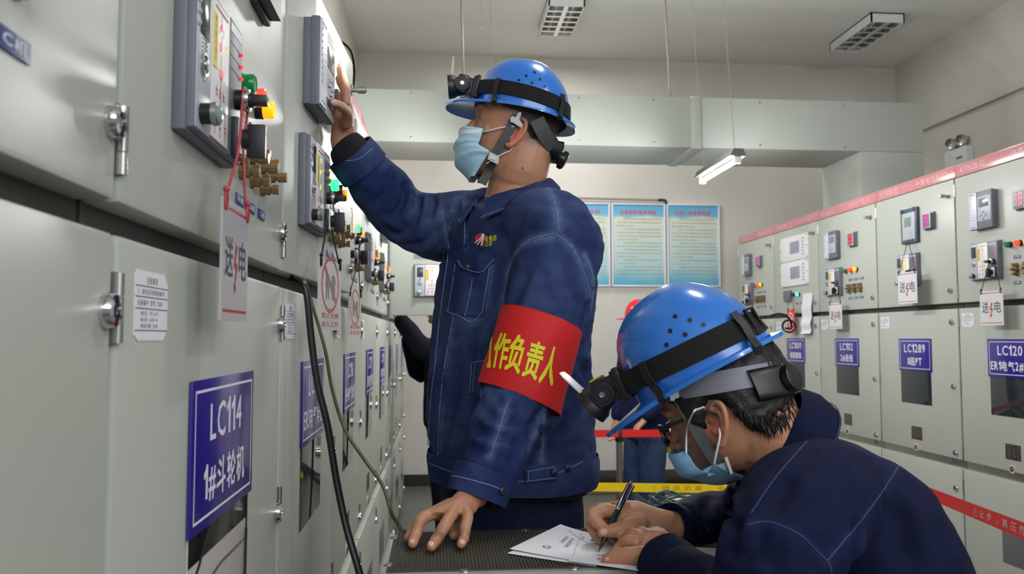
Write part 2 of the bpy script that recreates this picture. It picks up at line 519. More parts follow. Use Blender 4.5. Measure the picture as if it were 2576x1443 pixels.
# --- control unit: u .16..385, v .122..318 on the door; local origin at its lower left back corner, 0.225 x 0.197
CUW, CUH, CUD = .225, .197, .024
def cu_body():
    mb = MB(); mb.box(0, CUW, -CUD + .008, 0, 0, CUH, .004); mb.box(.004, CUW - .004, -CUD, -.004, .004, CUH - .004, .003)
    return mb.mesh('cu', M_gray)


def cu_left():
    mb = MB(); mb.box(.007, .064, -CUD - .0012, -CUD + .002, .006, CUH - .007, .001)
    for k in range(4): mb.lathe([(.003, 0), (.003, .004), (.001, .005)], (.0095, -CUD, CUH - .028 - k * .014), (0, -1, 0), 8)
    return mb.mesh('cu_left', M_grayl)


def cu_right():
    mb = MB(); mb.box(.150, .219, -CUD - .0012, -CUD + .002, .006, CUH - .007, .001); return mb.mesh('cu_right', M_gray)


def cu_lines():
    mb = MB(); y = -CUD - .0022; D = (0, .0006, 0)
    def seg(a, b, w=.0016):
        a, b = V((a[0], 0, a[1])), V((b[0], 0, b[1])); d = (b - a).normalized(); nn = V((-d.z, 0, d.x)) * w / 2
        mb.add([V((q.x, y, q.z)) for q in (a - nn, b - nn, b + nn, a + nn)], [(0, 1, 2, 3)])
    cx = .108
    seg((.078, .176), (.138, .176), .003)
    for k in range(8): seg((.078 + k * .008, .184), (.081 + k * .008, .184), .0025)
    seg((cx, .176), (cx, .156)); seg((cx, .138), (cx - .006, .124)); seg((cx, .138), (cx, .147)); seg((cx, .122), (cx, .106)); seg((cx, .090), (cx, .030))
    for cz, a0, a1 in ((.150, -20, 200), (.100, 160, 380)):
        q = [(cx + .009 * cos(radians(a)), cz + .009 * sin(radians(a))) for a in range(a0, a1 + 1, 20)]
        for a, b in zip(q, q[1:]): seg(a, b)
    seg((.084, .052), (.132, .052), .002)
    for x in (.084, .108, .132):
        seg((x, .052), (x, .016)); seg((x - .004, .034), (x + .004, .034), .002); seg((x - .004, .028), (x + .004, .028), .002)
    for x in (.092, .108, .124):
        seg((x - .004, .078), (x - .004, .066), .002); seg((x - .006, .073), (x + .002, .073), .002); seg((x - .006, .067), (x + .002, .067), .002)
    return mb.mesh('cu_lines', M_red, 0)


def cu_knob():
    mb = MB(); mb.cyl((0, 0, 0), (0, -.012, 0), .014); mb.mi = 1; mb.lathe([(.015, 0), (.016, .003), (.0145, .008), (.011, .009)], (0, -.012, 0), (0, -1, 0), 18)
    mb.mi = 0; mb.cyl((0, -.018, 0), (0, -.026, 0), .0105); mb.box(-.011, .011, -.044, -.024, -.006, .006, .002)
    return mb.mesh('cu_knob', [M_black, M_chrome])


def cu_switch():
    mb = MB(); mb.box(-.023, .023, -.010, 0, -.026, .026, .002); mb.mi = 1; mb.box(-.020, .020, -.0115, -.009, -.022, .023, .001)
    mb.mi = 0; mb.cyl((0, -.011, 0), (0, -.022, 0), .014); mb.box(-.0065, .0065, -.042, -.018, -.026, .020, .002); mb.mi = 1; mb.box(-.002, .002, -.0425, -.0418, .010, .018)
    return mb.mesh('cu_switch', [M_black, M_white])


def cu_sensor():
    mb = MB(); mb.cyl((0, 0, 0), (0, -.014, 0), .0125); mb.mi = 1; mb.lathe([(.014, 0), (.014, .006), (.0115, .008)], (0, -.014, 0), (0, -1, 0), 20)
    mb.mi = 2; mb.lathe([(.0114, 0), (.008, .0022), (.001, .003)], (0, -.022, 0), (0, -1, 0), 18)
    return mb.mesh('cu_sensor', [M_black, M_steel, M_sens])


def cu_speaker():
    mb = MB()
    for k in range(4): mb.tube([(.011 * cos(radians(a)), 0, .012 + k * .005 + .004 * sin(radians(a))) for a in range(30, 151, 20)], .001, 5)
    mb.lathe([(.014, 0), (.014, .002), (.011, .0026), (.011, .0012), (.0062, .0012), (.0055, .0045), (.001, .0050)], (0, 0, 0), (0, -1, 0), 20)
    mb.tube([(.017 * cos(radians(a)), 0, -.002 + .017 * sin(radians(a))) for a in range(200, 341, 20)], .0008, 5)
    return mb.mesh('cu_speaker', M_steel)


def control_unit(cab, u, v, style='red', base=GAPZ, lit=True):
    """style: colour of the lit mimic diagram"""
    r = sub('control_unit', 'cu', cu_body, cab, (u, 0, base + v))
    sub('display_panel', 'cul', cu_left, r, (0, 0, 0)); sub('status_panel', 'cur', cu_right, r, (0, 0, 0))
    sub('screen', 'cus', lambda: MB().box(.018, .056, -CUD - .002, -CUD, CUH - .078, CUH - .020, .001).mesh('cus', M_lcdoff), r, (0, 0, 0))
    sub('mimic_panel', 'cum', lambda: MB().box(.068, .147, -CUD - .0018, -CUD + .001, .010, CUH - .006, .0008).mesh('cum', M_white), r, (0, 0, 0))
    sub('mimic_diagram', 'cuml', cu_lines, r, (0, 0, 0))
    def sticker():
        mb = MB(); mb.box(.070, .088, -CUD - .0026, -CUD, .098, .166); mb.mi = 1
        for k in range(6): put_text(mb, '操作提示'[k % 4], (.0745, -CUD - .0027, .155 - k * .010), (.009, 0, 0), (0, 0, .0085))
        return mb.mesh('cust', [M_yel, M_red], 0)
    sub('warning_sticker', 'cust', sticker, r, (0, 0, 0))
    if lit:
        ml = M_rled if style == 'red' else M_yled
        def leds():
            mb = MB()
            for x, z, a in ((.108, .158, .010), (.105, .132, .010), (.108, .098, .012)): mb.box(x - .0012, x + .0012, -CUD - .0030, -CUD - .0022, z - a / 2, z + a / 2)
            return mb.mesh('culed', ml, 0)
        sub('diagram_led', 'culed' + style, leds, r, (0, 0, 0))
        sub('orange_led', 'culo', lambda: MB().cyl((.132, -CUD - .003, .140), (.132, -CUD - .002, .140), .0022, n=8).mesh('culo', M_yon, 0), r, (0, 0, 0), label='small orange lamp')
        for k in range(3):
            sub('status_led', 'cusl' + style, lambda: MB().cyl((0, 0, 0), (0, -.003, 0), .0027, n=8).mesh('cusl', ml, 0), r, (.211, -CUD - .0012, .158 - k * .017))
    def lines():
        mb = MB(); y = -CUD - .0016
        mb.box(.156, .214, y, y + .001, CUH - .024, CUH - .012); mb.mi = 1
        for k in range(3): mb.box(.154, .202, y, y + .001, .1575 - k * .017, .1588 - k * .017)
        return mb.mesh('culi', [M_grayl, M_black], 0)
    sub('legend_print', 'culi', lines, r, (0, 0, 0))
    sub('rotary_knob', 'cuk', cu_knob, r, (.188, -CUD, .088))
    sub('selector_switch', 'cusw', cu_switch, r, (.188, -CUD, .034))
    sub('round_sensor', 'cuse', cu_sensor, r, (.030, -CUD, .026))
    sub('speaker_button', 'cusp', cu_speaker, r, (.036, -CUD - .0012, .086))
    return r


# --- protection relay 0.165 x 0.19, deep .06
def relay(cab, u, v, base=GAPZ, w=.178, h=.196, d=.036):
    def body():
        mb = MB(); mb.box(.003, w - .003, -d + .018, 0, .003, h - .003, .002); mb.box(0, w, -d, -d + .020, 0, h, .004); return mb.mesh('rl', M_gray)
    r = sub('protection_relay', 'rl%g%g' % (w, h), body, cab, (u, 0, base + v))
    def panel():
        mb = MB(); mb.box(.003, .066, -d - .004, -d + .004, .003, h - .003, .002); mb.mi = 1
        for x0, x1, z0, z1 in ((.010, .052, .010, .014), (.010, .054, h - .016, h - .010)): mb.add([(x0, -d - .0042, z0), (x1, -d - .0042, z0), (x1, -d - .0042, z1), (x0, -d - .0042, z1)], [(0, 1, 2, 3)])
        for k in range(9): mb.add([(x, -d - .0042, z) for x, z in ((.016, h - .030 - k * .0145), (.060, h - .030 - k * .0145), (.060, h - .0292 - k * .0145), (.016, h - .0292 - k * .0145))], [(0, 1, 2, 3)])
        return mb.mesh('rlp', [mat('relay_cover', (206, 207, 220), .35), mat('relay_print', (120, 120, 140), .5)])
    sub('led_panel', 'rlp%g' % h, panel, r, (0, 0, 0))
    def dots():
        mb = MB()
        for k in range(9): mb.cyl((.010, -d - .0048, h - .026 - k * .0145), (.010, -d - .0036, h - .026 - k * .0145), .0021, n=8)
        return mb.mesh('rld', M_ink)
    sub('led_row', 'rld%g' % h, dots, r, (0, 0, 0))
    sub('front_plate', 'rlf%g' % h, lambda: MB().box(.070, w - .008, -d - .0015, -d + .002, .040, h - .030, .001).mesh('rlf', M_grayl), r, (0, 0, 0))
    sub('screen', 'rls%g' % h, lambda: MB().box(.082, w - .022, -d - .003, -d, h - .085, h - .040, .001).mesh('rls', M_lcd), r, (0, 0, 0))
    for k, (x, z) in enumerate(((.112, .086), (.094, .070), (.130, .070), (.112, .054))):
        sub('arrow_key', 'rlk', lambda: MB().box(-.007, .007, -.006, .001, -.005, .005, .0015).mesh('rlk', M_grayl), r, (x, -d - .0015, z))
    return r


def meter(cab, u, v, kind='red', base=GAPZ, s=.1):
    k = 'mt%g' % s
    r = sub('digital_meter', k, lambda: MB().box(0, s, -.012, 0, 0, s, .004).box(.008, s - .008, -.03, 0, .008, s - .008).mesh('mt', M_gray), cab, (u, 0, base + v))
    sub('meter_face', k + 'f', lambda: MB().box(.006, s - .006, -.0315, -.028, .006, s - .006, .001).mesh('mtf', M_grayl), r, (0, 0, 0))
    for i in range(3):
        sub('digit_window', k + 'w', lambda: MB().box(.022, s - .016, -.0325, -.030, 0, .020).mesh('mtw', M_black), r, (0, 0, s * .68 - i * .024))
        def dig():
            mb = MB(); put_text(mb, ' 0.00', (.026, -.0328, .003), (s - .046, 0, 0), (0, 0, .014), .02); return mb.mesh('mtd', M_mag if kind == 'mag' else M_rled, 0)
        sub('digits', k + 'd' + kind, dig, r, (0, 0, s * .68 - i * .024))
    for i in range(4):
        sub('push_key', 'mtk', lambda: MB().lathe([(.004, 0), (.004, .002), (.001, .003)], (0, 0, 0), (0, -1, 0), 8).mesh('mtk', M_black), r, (.026 + i * .016, -.0315, .013))
    return r


def lamp(cab, u, v, m, base=GAPZ, **kw):
    r = sub('indicator_lamp', 'ilb', lambda: MB().lathe([(.0155, 0), (.0155, .012), (.013, .013)], (0, 0, 0), (0, -1, 0), 20).mesh('ilb', M_black), cab, (u, 0, base + v), **kw)
    sub('lens', 'ill' + m.name, lambda: MB().lathe([(.0140, 0), (.0145, .002), (.0145, .0155), (.0132, .0175), (.012, .0172), (.0115, .0165), (.001, .0172)], (0, -.012, 0), (0, -1, 0), 20).mesh('ill', m), r, (0, 0, 0))


def terminals(cab, u, v, base=GAPZ):
    def tm():
        mb = MB()
        for (x, z, ln) in ((0, .022, .030), (0, -.022, .030), (.004, 0, .042)):
            mb.cyl((x, 0, z), (x, -.006, z), .012, n=8); mb.cyl((x, -.006, z), (x, -ln * .55, z), .0095, n=8); mb.cyl((x, -ln * .55, z), (x, -ln * .65, z), .006, n=8); mb.cyl((x, -ln * .65, z), (x, -ln, z), .0085, n=8)
        mb.box(-.008, .010, -.016, -.010, -.026, .026, .001)
        return mb.mesh('tm', M_brass)
    sub('test_terminal', 'tm', tm, cab, (u, 0, base + v))


def lplate(cab, u, v, text, base=GAPZ):
    def f():
        mb = MB(); mb.box(-.024, .024, -.002, 0, -.008, .008, .0004); mb.mi = 1
        put_text(mb, text, (-.016, -.0022, -.005), (.032, 0, 0), (0, 0, .010), .01)
        return mb.mesh('lp', [M_bluel, M_print])
    sub('label_plate', 'lp' + text, f, cab, (u, 0, base + v))


def sign_plate(cab, l1, l2, u0, v0, v1, base, w=.332):
    h = v0 - v1
    p = sub('sign_plate', 'sg%g%g' % (w, h), lambda: MB().box(0, w, -.004, -.0004, 0, h, .0008).mesh('sg', [M_blue]), cab, (u0, -.001, base + v1), label='blue sign reading %s %s' % (l1, l2))
    def bord():
        mb = MB(); a, t, y = .013, .0035, -.0042
        for x0, x1, z0, z1 in ((a, w - a, a, a + t), (a, w - a, h - a - t, h - a), (a, a + t, a, h - a), (w - a - t, w - a, a, h - a)):
            mb.add([(x0, y, z0), (x1, y, z0), (x1, y, z1), (x0, y, z1)], [(0, 1, 2, 3)])
        return mb.mesh('sgb', M_print, 0)
    sub('border_line', 'sgb%g%g' % (w, h), bord, p, (0, 0, 0))
    def let(row):
        mb = MB()
        a1 = text2d(l1, .012)[2]; a2 = text2d(l2, .02)[2]
        h1 = h * .27; h2 = h * .27
        w1 = min(w * .72, h1 * a1 * .95); w2 = min(w * .86, h2 * a2 * .92)
        if row == 0: put_text(mb, l1, ((w - w1) / 2, -.0042, h * .57), (w1, 0, 0), (0, 0, h1), .012)
        if row == 1: put_text(mb, l2, ((w - w2) / 2, -.0042, h * .16), (w2, 0, 0), (0, 0, h2), .02)
        return mb.mesh('sgl', M_print, 0)
    for row in (0, 1): sub('lettering', 'sgl%d' % row + l1 + l2, lambda: let(row), p, (0, 0, 0))


def rating_plate(cab, u, v, base):
    def f():
        mb = MB(); mb.box(0, .11, -.0015, 0, 0, .078, .0005); mb.mi = 1; mb.box(.004, .106, -.002, -.001, .004, .074); mb.mi = 0
        for k in range(7):
            z = .064 - k * .009
            for x0, x1 in ((.012, .044), (.05, .07 + (k % 3) * .008), (.084, .1)): mb.add([(x0, -.0022, z), (x1, -.0022, z), (x1, -.0022, z + .004), (x0, -.0022, z + .004)], [(0, 1, 2, 3)])
        return mb.mesh('rp', [M_steel, mat('plate_black', (44, 30, 34), .35)])
    r = sub('rating_plate', 'rp', f, cab, (u, 0, base + v))


def keyhole(cab, u, v, base):
    def f():
        mb = MB(); mb.lathe([(.022, 0), (.022, .003), (.013, .0035)], (0, 0, 0), (0, -1, 0), 20); mb.mi = 1; mb.lathe([(.013, 0), (.013, .005), (.006, .0055), (.006, .003), (.001, .003)], (0, 0, 0), (0, -1, 0), 16)
        return mb.mesh('kh', [mat('keyhole_ring', (206, 190, 170), .5), M_black])
    sub('keyhole_plate', 'kh', f, cab, (u, 0, base + v))


def notice(cab, u, v, base, big=True):
    def f():
        w, h = (.100, .072); mb = MB()
        q = [(.012, 0), (w - .012, 0), (w, .012), (w, h - .012), (w - .012, h), (.006, h), (0, h - .006), (0, .006)]
        mb.prism(q, (0, -.0008, 0), (1, 0, 0), (0, 0, 1), (0, .0007, 0)); mb.mi = 1; y = -.00095
        for z in (.010, .0325, .0445, .0555): mb.add([(.001, y, z), (w - .001, y, z), (w - .001, y, z + .0011), (.001, y, z + .0011)], [(0, 1, 2, 3)])
        put_text(mb, '注意事项', (.032, y, .0585), (.034, 0, 0), (0, 0, .0078))
        put_text(mb, '1、接线应按规程操作', (.008, y, .0475), (.080, 0, 0), (0, 0, .0058))
        put_text(mb, '设备编号  型号  1200', (.008, y, .036), (.074, 0, 0), (0, 0, .0062))
        for k, t in enumerate(('电压  12 kV', '电流  630 A', '制造日期  2013')): put_text(mb, t, (.018, y, .026 - k * .0065), (.050, 0, 0), (0, 0, .0045))
        return mb.mesh('nt', [M_paper, M_ink])
    sub('notice_sticker', 'nt', f, cab, (u, 0, base + v))


def cabinet(label, edge, side, sign=None, depth=.46, opts=()):
    """side: 'l' row faces +x, 'r' row faces -x. edge: y of the cabinet's left edge as one faces it"""
    Zs = -.058 if side == 'l' else 0.0
    if side == 'l': root = thing('switchgear_cabinet', label, 'cabinet', (-.302, edge, Zs), pi / 2)
    else: root = thing('switchgear_cabinet', label, 'cabinet', (2.82, edge, 0), -pi / 2)
    B = GAPZ
    z_lo = .058 if side == 'l' else 0.0          # floor level in the cabinet's own frame
    g0 = .71 if side == 'r' else .703
    opened = 'open' in opts
    def carcass():
        mb = MB(); T = .03
        mb.box(0, CW, .045, depth, z_lo, 2.29, .002) if not opened else None
        if opened:
            mb.box(0, CW, .045, depth, z_lo, B, .002); mb.box(0, CW, depth - .02, depth, B, 2.29); mb.box(0, .03, .045, depth, B, 2.29); mb.box(CW - .03, CW, .045, depth, B, 2.29); mb.box(0, CW, .045, depth, 2.25, 2.29)
        mb.mi = 1
        mb.box(.004, CW - .004, .036, .046, B - .05, B + .05)
        mb.mi = 2; mb.box(.002, CW - .002, .02, .046, g0 - .03, g0 + .06, .002)
        return mb.mesh('carcass', [mat('cabinet_frame', (120, 122, 114), .45), M_cabin, M_steel])
    sub('carcass', 'carc%s%g%s' % (side, depth, opened), carcass, root, (0, 0, 0))
    # header strip
    hs = sub('header_strip', 'hdr' + side, lambda: MB().box(.001, CW - .001, .006, .10, 2.292, 2.362, .004).mesh('hdr', M_redstrip if side == 'l' else M_redfade), root, (0, 0, 0))
    if sign:
        def ht(s, x, w):
            mb = MB(); put_text(mb, s, (x, .0057, 2.310), (w, 0, 0), (0, 0, .035)); return mb.mesh('hdt', M_strip_txt, 0)
        sub('lettering', 'hdta', lambda: ht('KYN28-12', .05, .20), hs, (0, 0, 0)); sub('lettering', 'hdt' + side, lambda: ht('中置电气室' + ('T1' if side == 'l' else 'T2'), .45, .30), hs, (0, 0, 0))
    # doors
    dx0, dx1 = .006, CW - .006
    if opened:
        dr = link('upper_door', cached('ud', lambda: door_mesh(dx0, dx1, B + .015, 2.288)), root, loc=(.004, -.01, 0)); dr.rotation_euler = (0, 0, radians(-90)); dp = dr
    else:
        dr = sub('upper_door', 'ud', lambda: door_mesh(dx0, dx1, B + .015, 2.288), root, (0, 0, 0)); dp = root
    br = sub('breaker_door', 'bd' + side, lambda: door_mesh(dx0, dx1, g0 + .045, B - .015), root, (0, 0, 0))
    cd = sub('cable_door', 'cd' + side, lambda: door_mesh(dx0, dx1, z_lo + .06, g0), root, (0, -.004, 0))
    for z in (B + .075, 2.22): sub('hinge', 'hg', hinge_mesh, dr, (.004, 0, z))
    for z in (B - .085, 1.16, .80): sub('hinge', 'hg', hinge_mesh, br, (.004, 0, z))
    for z in (.62, .2): sub('hinge', 'hg', hinge_mesh, cd, (.004, 0, z))
    ku = .798 if side == 'l' else .762
    sub('door_lock', 'lk', lock_mesh, dr, (ku, 0, B + .086)); sub('door_knob', 'kn', thumb_mesh, dr, (ku - .004, 0, B + .612))
    for z in (B - .088, B - .44, B - .80): sub('door_lock', 'lk', lock_mesh, br, (ku, 0, z))
    for z in (.60, .16): sub('door_lock', 'lk', lock_mesh, cd, (ku, 0, z))
    # sill latches between breaker door and cable door
    sub('sill_latch', 'sl', lambda: MB().box(-.03, .03, -.004, .004, -.008, .008, .002).cyl((0, -.008, 0), (0, 0, 0), .011, n=8).mesh('sl', M_steel), root, (.70, .018, g0 + .03))
    # windows
    if 'nowin' not in opts:
        v1 = -.54 if side == 'l' else -.565
        if 'pale_window' in opts:                            # pale pane with a darker upper band and thin dark lines
            wn = sub('view_window', 'vwpale', lambda: MB().box(.245, .555, .002, .004, B + v1, B - .20, .0008).mesh('vwl', mat('window_pale', (196, 190, 190), .3)), root, (0, -.0028, 0))
            sub('dark_band', 'vwd', lambda: MB().box(.247, .553, .0018, .0025, B - .395, B - .201, .0006).mesh('vwd', mat('window_dark', (26, 28, 30), .15)), wn, (0, 0, 0))
            sub('gasket', 'vwg', lambda: MB().box(.548, .557, .0012, .003, B + v1 - .003, B - .198, .0006).mesh('vwg', M_rubber), wn, (0, 0, 0))
            def pane_lines():
                mb = MB()
                mb.tube([(.255, .0012, B - .442), (.40, .001, B - .425), (.547, .0012, B - .425)], .0014, 6); mb.tube([(.25, .0012, B - .425), (.29, .001, B - .402), (.33, .0012, B - .365)], .002, 6); mb.tube([(.53, .0012, B - .54), (.542, .001, B - .47), (.545, .0012, B - .41)], .003, 6)
                return mb.mesh('vww', M_rubber)
            sub('dark_line', 'vww', pane_lines, wn, (0, 0, 0))
        else: wn = sub('view_window', 'vw' + side, lambda: MB().box(.245, .555, -.0015, .004, B + v1, B - .20, .0008).mesh('vw', M_glass), root, (0, 0, 0))
    sub('lower_window', 'lw', lambda: MB().box(.30, .62, -.0055, .002, .30, .47, .0008).mesh('lw', mat('lower_window_glass', (104, 106, 106), .12)), root, (0, 0, 0))
    if sign: sign_plate(root, sign[0], sign[1], .236, -.166 if side == 'l' else -.18, -.357 if side == 'l' else -.372, B)
    rating_plate(root, .34, -.775, B)
    keyhole(root, .385, -.82, B)
    notice(root, .048 if side == 'l' else .03, -.116, B)
    if 'ajar' in opts: AJAR.append(root)
    if opened:
        control_unit(dr, .145, .122); [lamp(dr, .43 + .07 * k, .284, m) for k, m in enumerate((M_gled, M_ron, M_yon))]; relay(dr, .172, .386)
        return root
    if 'blank' in opts: return root
    if 'pt' in opts:                                       # voltage transformer cabinet: another kind of relay
        def pr():
            mb = MB(); mb.box(.32, .487, -.02, 0, B + .389, B + .598, .004); mb.box(.33, .345, -.028, -.018, B + .575, B + .598, .002); mb.box(.455, .47, -.028, -.018, B + .575, B + .598, .002); return mb.mesh('pr', mat('relay_teal', (66, 78, 88), .4))
        r = sub('protection_relay', 'pr', pr, root, (0, 0, 0))
        sub('front_plate', 'prf', lambda: MB().box(.338, .470, -.0215, -.018, B + .41, B + .572, .001).mesh('prf', M_grayl), r, (0, 0, 0))
        sub('screen', 'prs', lambda: MB().box(.362, .432, -.0225, -.02, B + .488, B + .545, .0005).mesh('prs', mat('lcd_green', (120, 148, 128), .15)), r, (0, 0, 0))
        def keys():
            mb = MB(); mb.tube([(.425 + .020 * cos(a * pi / 8), -.0215, B + .452 + .020 * sin(a * pi / 8)) for a in range(16)], .0012, 5, closed=True); mb.cyl((.425, -.024, B + .452), (.425, -.021, B + .452), .008, n=12)
            for k in range(3): mb.box(.405 + k * .014, .414 + k * .014, -.0235, -.021, B + .417, B + .423)
            return mb.mesh('prk', M_grayl)
        sub('keypad', 'prk', keys, r, (0, 0, 0))
        for x in (.335, .47): sub('screw', 'prc', lambda: MB().lathe([(.006, 0), (.006, .003), (.001, .004)], (0, 0, 0), (0, -1, 0), 8).mesh('prc', M_chrome), r, (x, -.02, B + .400))
        control_unit(root, .26, .130, 'red'); meter(root, .545, .445, 'mag'); return root
    if 'tie' in opts:                                      # bus tie cabinet: two white metering screens
        for k, z in enumerate((.435, .235)):
            r = sub('metering_panel', 'mp', lambda: MB().box(0, .50, -.012, 0, 0, .196, .002).mesh('mp', M_white), root, (.165, 0, B + z))
            sub('screen', 'mps', lambda: MB().box(.19, .36, -.0135, -.011, .055, .150, .0006).mesh('mps', mat('lcd_lilac', (150, 152, 168), .15)), r, (0, 0, 0))
            for q in range(6): sub('push_key', 'mpk', lambda: MB().box(0, .045, -.0145, -.011, 0, .010, .0006).mesh('mpk', M_grayl), r, (.405, 0, .035 + q * .024))
            for x in (.012, .488):
                for zz in (.012, .098, .184): sub('screw', 'mpc', lambda: MB().lathe([(.006, 0), (.006, .003), (.001, .004)], (0, 0, 0), (0, -1, 0), 8).mesh('mpc', M_steel), r, (x, -.012, zz))
        sub('switch_box', 'sb', lambda: MB().box(.227, .352, -.02, 0, B + .116, B + .203, .003).mesh('sb', M_gray), root, (0, 0, 0))
        lamp(root, .40, .165, M_roff, label='red indicator lamp, unlit'); lamp(root, .486, .165, M_con, label='lit cyan indicator lamp')
        for k, x in enumerate((.44, .52)): lplate(root, x, .095, '合闸')
        return root
    lit = dict(zip(('g', 'r', 'y'), (M_gled, M_ron, M_yon)))
    if 'green_on' in opts: lit = dict(g=M_gon, r=M_roff, y=M_yon)
    uo = .022 if 'ajar' in opts else 0
    relay(root, .172 - uo, .386); control_unit(root, .145 - uo, .122, 'yellow' if 'green_on' in opts else 'red')
    if side == 'l': sub('digital_meter', 'mtd0', lambda: MB().box(0, .11, -.012, 0, 0, .11, .004).box(.008, .102, -.03, 0, .008, .102).mesh('mtd0', M_black), root, (.51, 0, B + .42))
    else: meter(root, .488, .443, 'mag' if 'mag' in opts else 'red')
    for k, q in enumerate('gry'): lamp(root, .430 + .070 * k, .262 if side == 'l' else .286, lit[q], label={'g': 'green', 'r': 'red', 'y': 'amber'}[q] + ' indicator lamp')
    for k in range(3): lplate(root, .475 + .075 * k, .222, ('分闸', '合闸', '储能')[k]); lplate(root, .47 + .075 * k, .095, ('A相', 'B相', 'C相')[k]); terminals(root, .47 + .075 * k, .16)
    return root


AJAR = []
LY = [-.02 + .82 * k for k in range(9)]
cabinet('nearest grey cabinet in the wall row, cut off by the photo edge', LY[0], 'l', ('LC113', '备用'))
cabinet('grey cabinet with the large blue sign LC114, next to the nearest one', LY[1], 'l', ('LC114', '1#斗轮机'), opts=('pale_window',))
cabinet('grey cabinet with blue sign LC115 that the standing worker is touching', LY[2], 'l', ('LC115', 'ER5电气1#变'), opts=('green_on', 'ajar'))
cabinet('grey cabinet with blue sign LC116 beyond the standing worker arm', LY[3], 'l', ('LC116', 'ER4电气1#变'), opts=('green_on',))
cabinet('grey cabinet with blue sign LC117, fifth along the long row', LY[4], 'l', ('LC117', 'ER3电气1#变'))
cabinet('grey cabinet with blue sign LC118, sixth along the long row', LY[5], 'l', ('LC118', 'ER2电气1#变'))
cabinet('grey cabinet with its instrument door swung open into the aisle', LY[6], 'l', ('LC119', 'ER1电气1#变'), opts=('open',))
cabinet('grey cabinet just beyond the open instrument door', LY[7], 'l', ('LC101', '1#进线'))
cabinet('last grey cabinet of the long row before the back wall', LY[8], 'l', ('LC1189', 'I段PT'))
for root in AJAR:                                           # this instrument door stands a little open, with all that is mounted on it
    hp = V((.004, 0, 0)); Rt = Matrix.Rotation(radians(-3.2), 3, 'Z')
    for ob in [q for q in COL.objects if q.parent == root and q.name.split('.')[0] in ('upper_door', 'protection_relay', 'control_unit', 'indicator_lamp', 'label_plate', 'test_terminal', 'digital_meter')]:
        ob.location = Rt @ (V(ob.location) - hp) + hp; ob.rotation_euler = (0, 0, radians(-3.2))
RY = [7.53 - .82 * k for k in range(6)]
cabinet('last cabinet of the opposite row, with a small magenta meter', RY[0], 'r', ('LC101', '1#进线'), 1.45, ('mag',))
cabinet('cabinet with blue sign LC1001 and two white metering screens', RY[1], 'r', ('LC1001', '母联隔离'), 1.45, ('tie',))
cabinet('cabinet with blue sign LC102 in the opposite row', RY[2], 'r', ('LC102', '2#进线'), 1.45)
cabinet('cabinet with blue sign LC1289 and a teal framed relay', RY[3], 'r', ('LC1289', 'II段PT'), 1.45, ('pt',))
cabinet('nearest cabinet of the opposite row, with blue sign LC120', RY[4], 'r', ('LC120', 'ER1电气2#变'), 1.45)


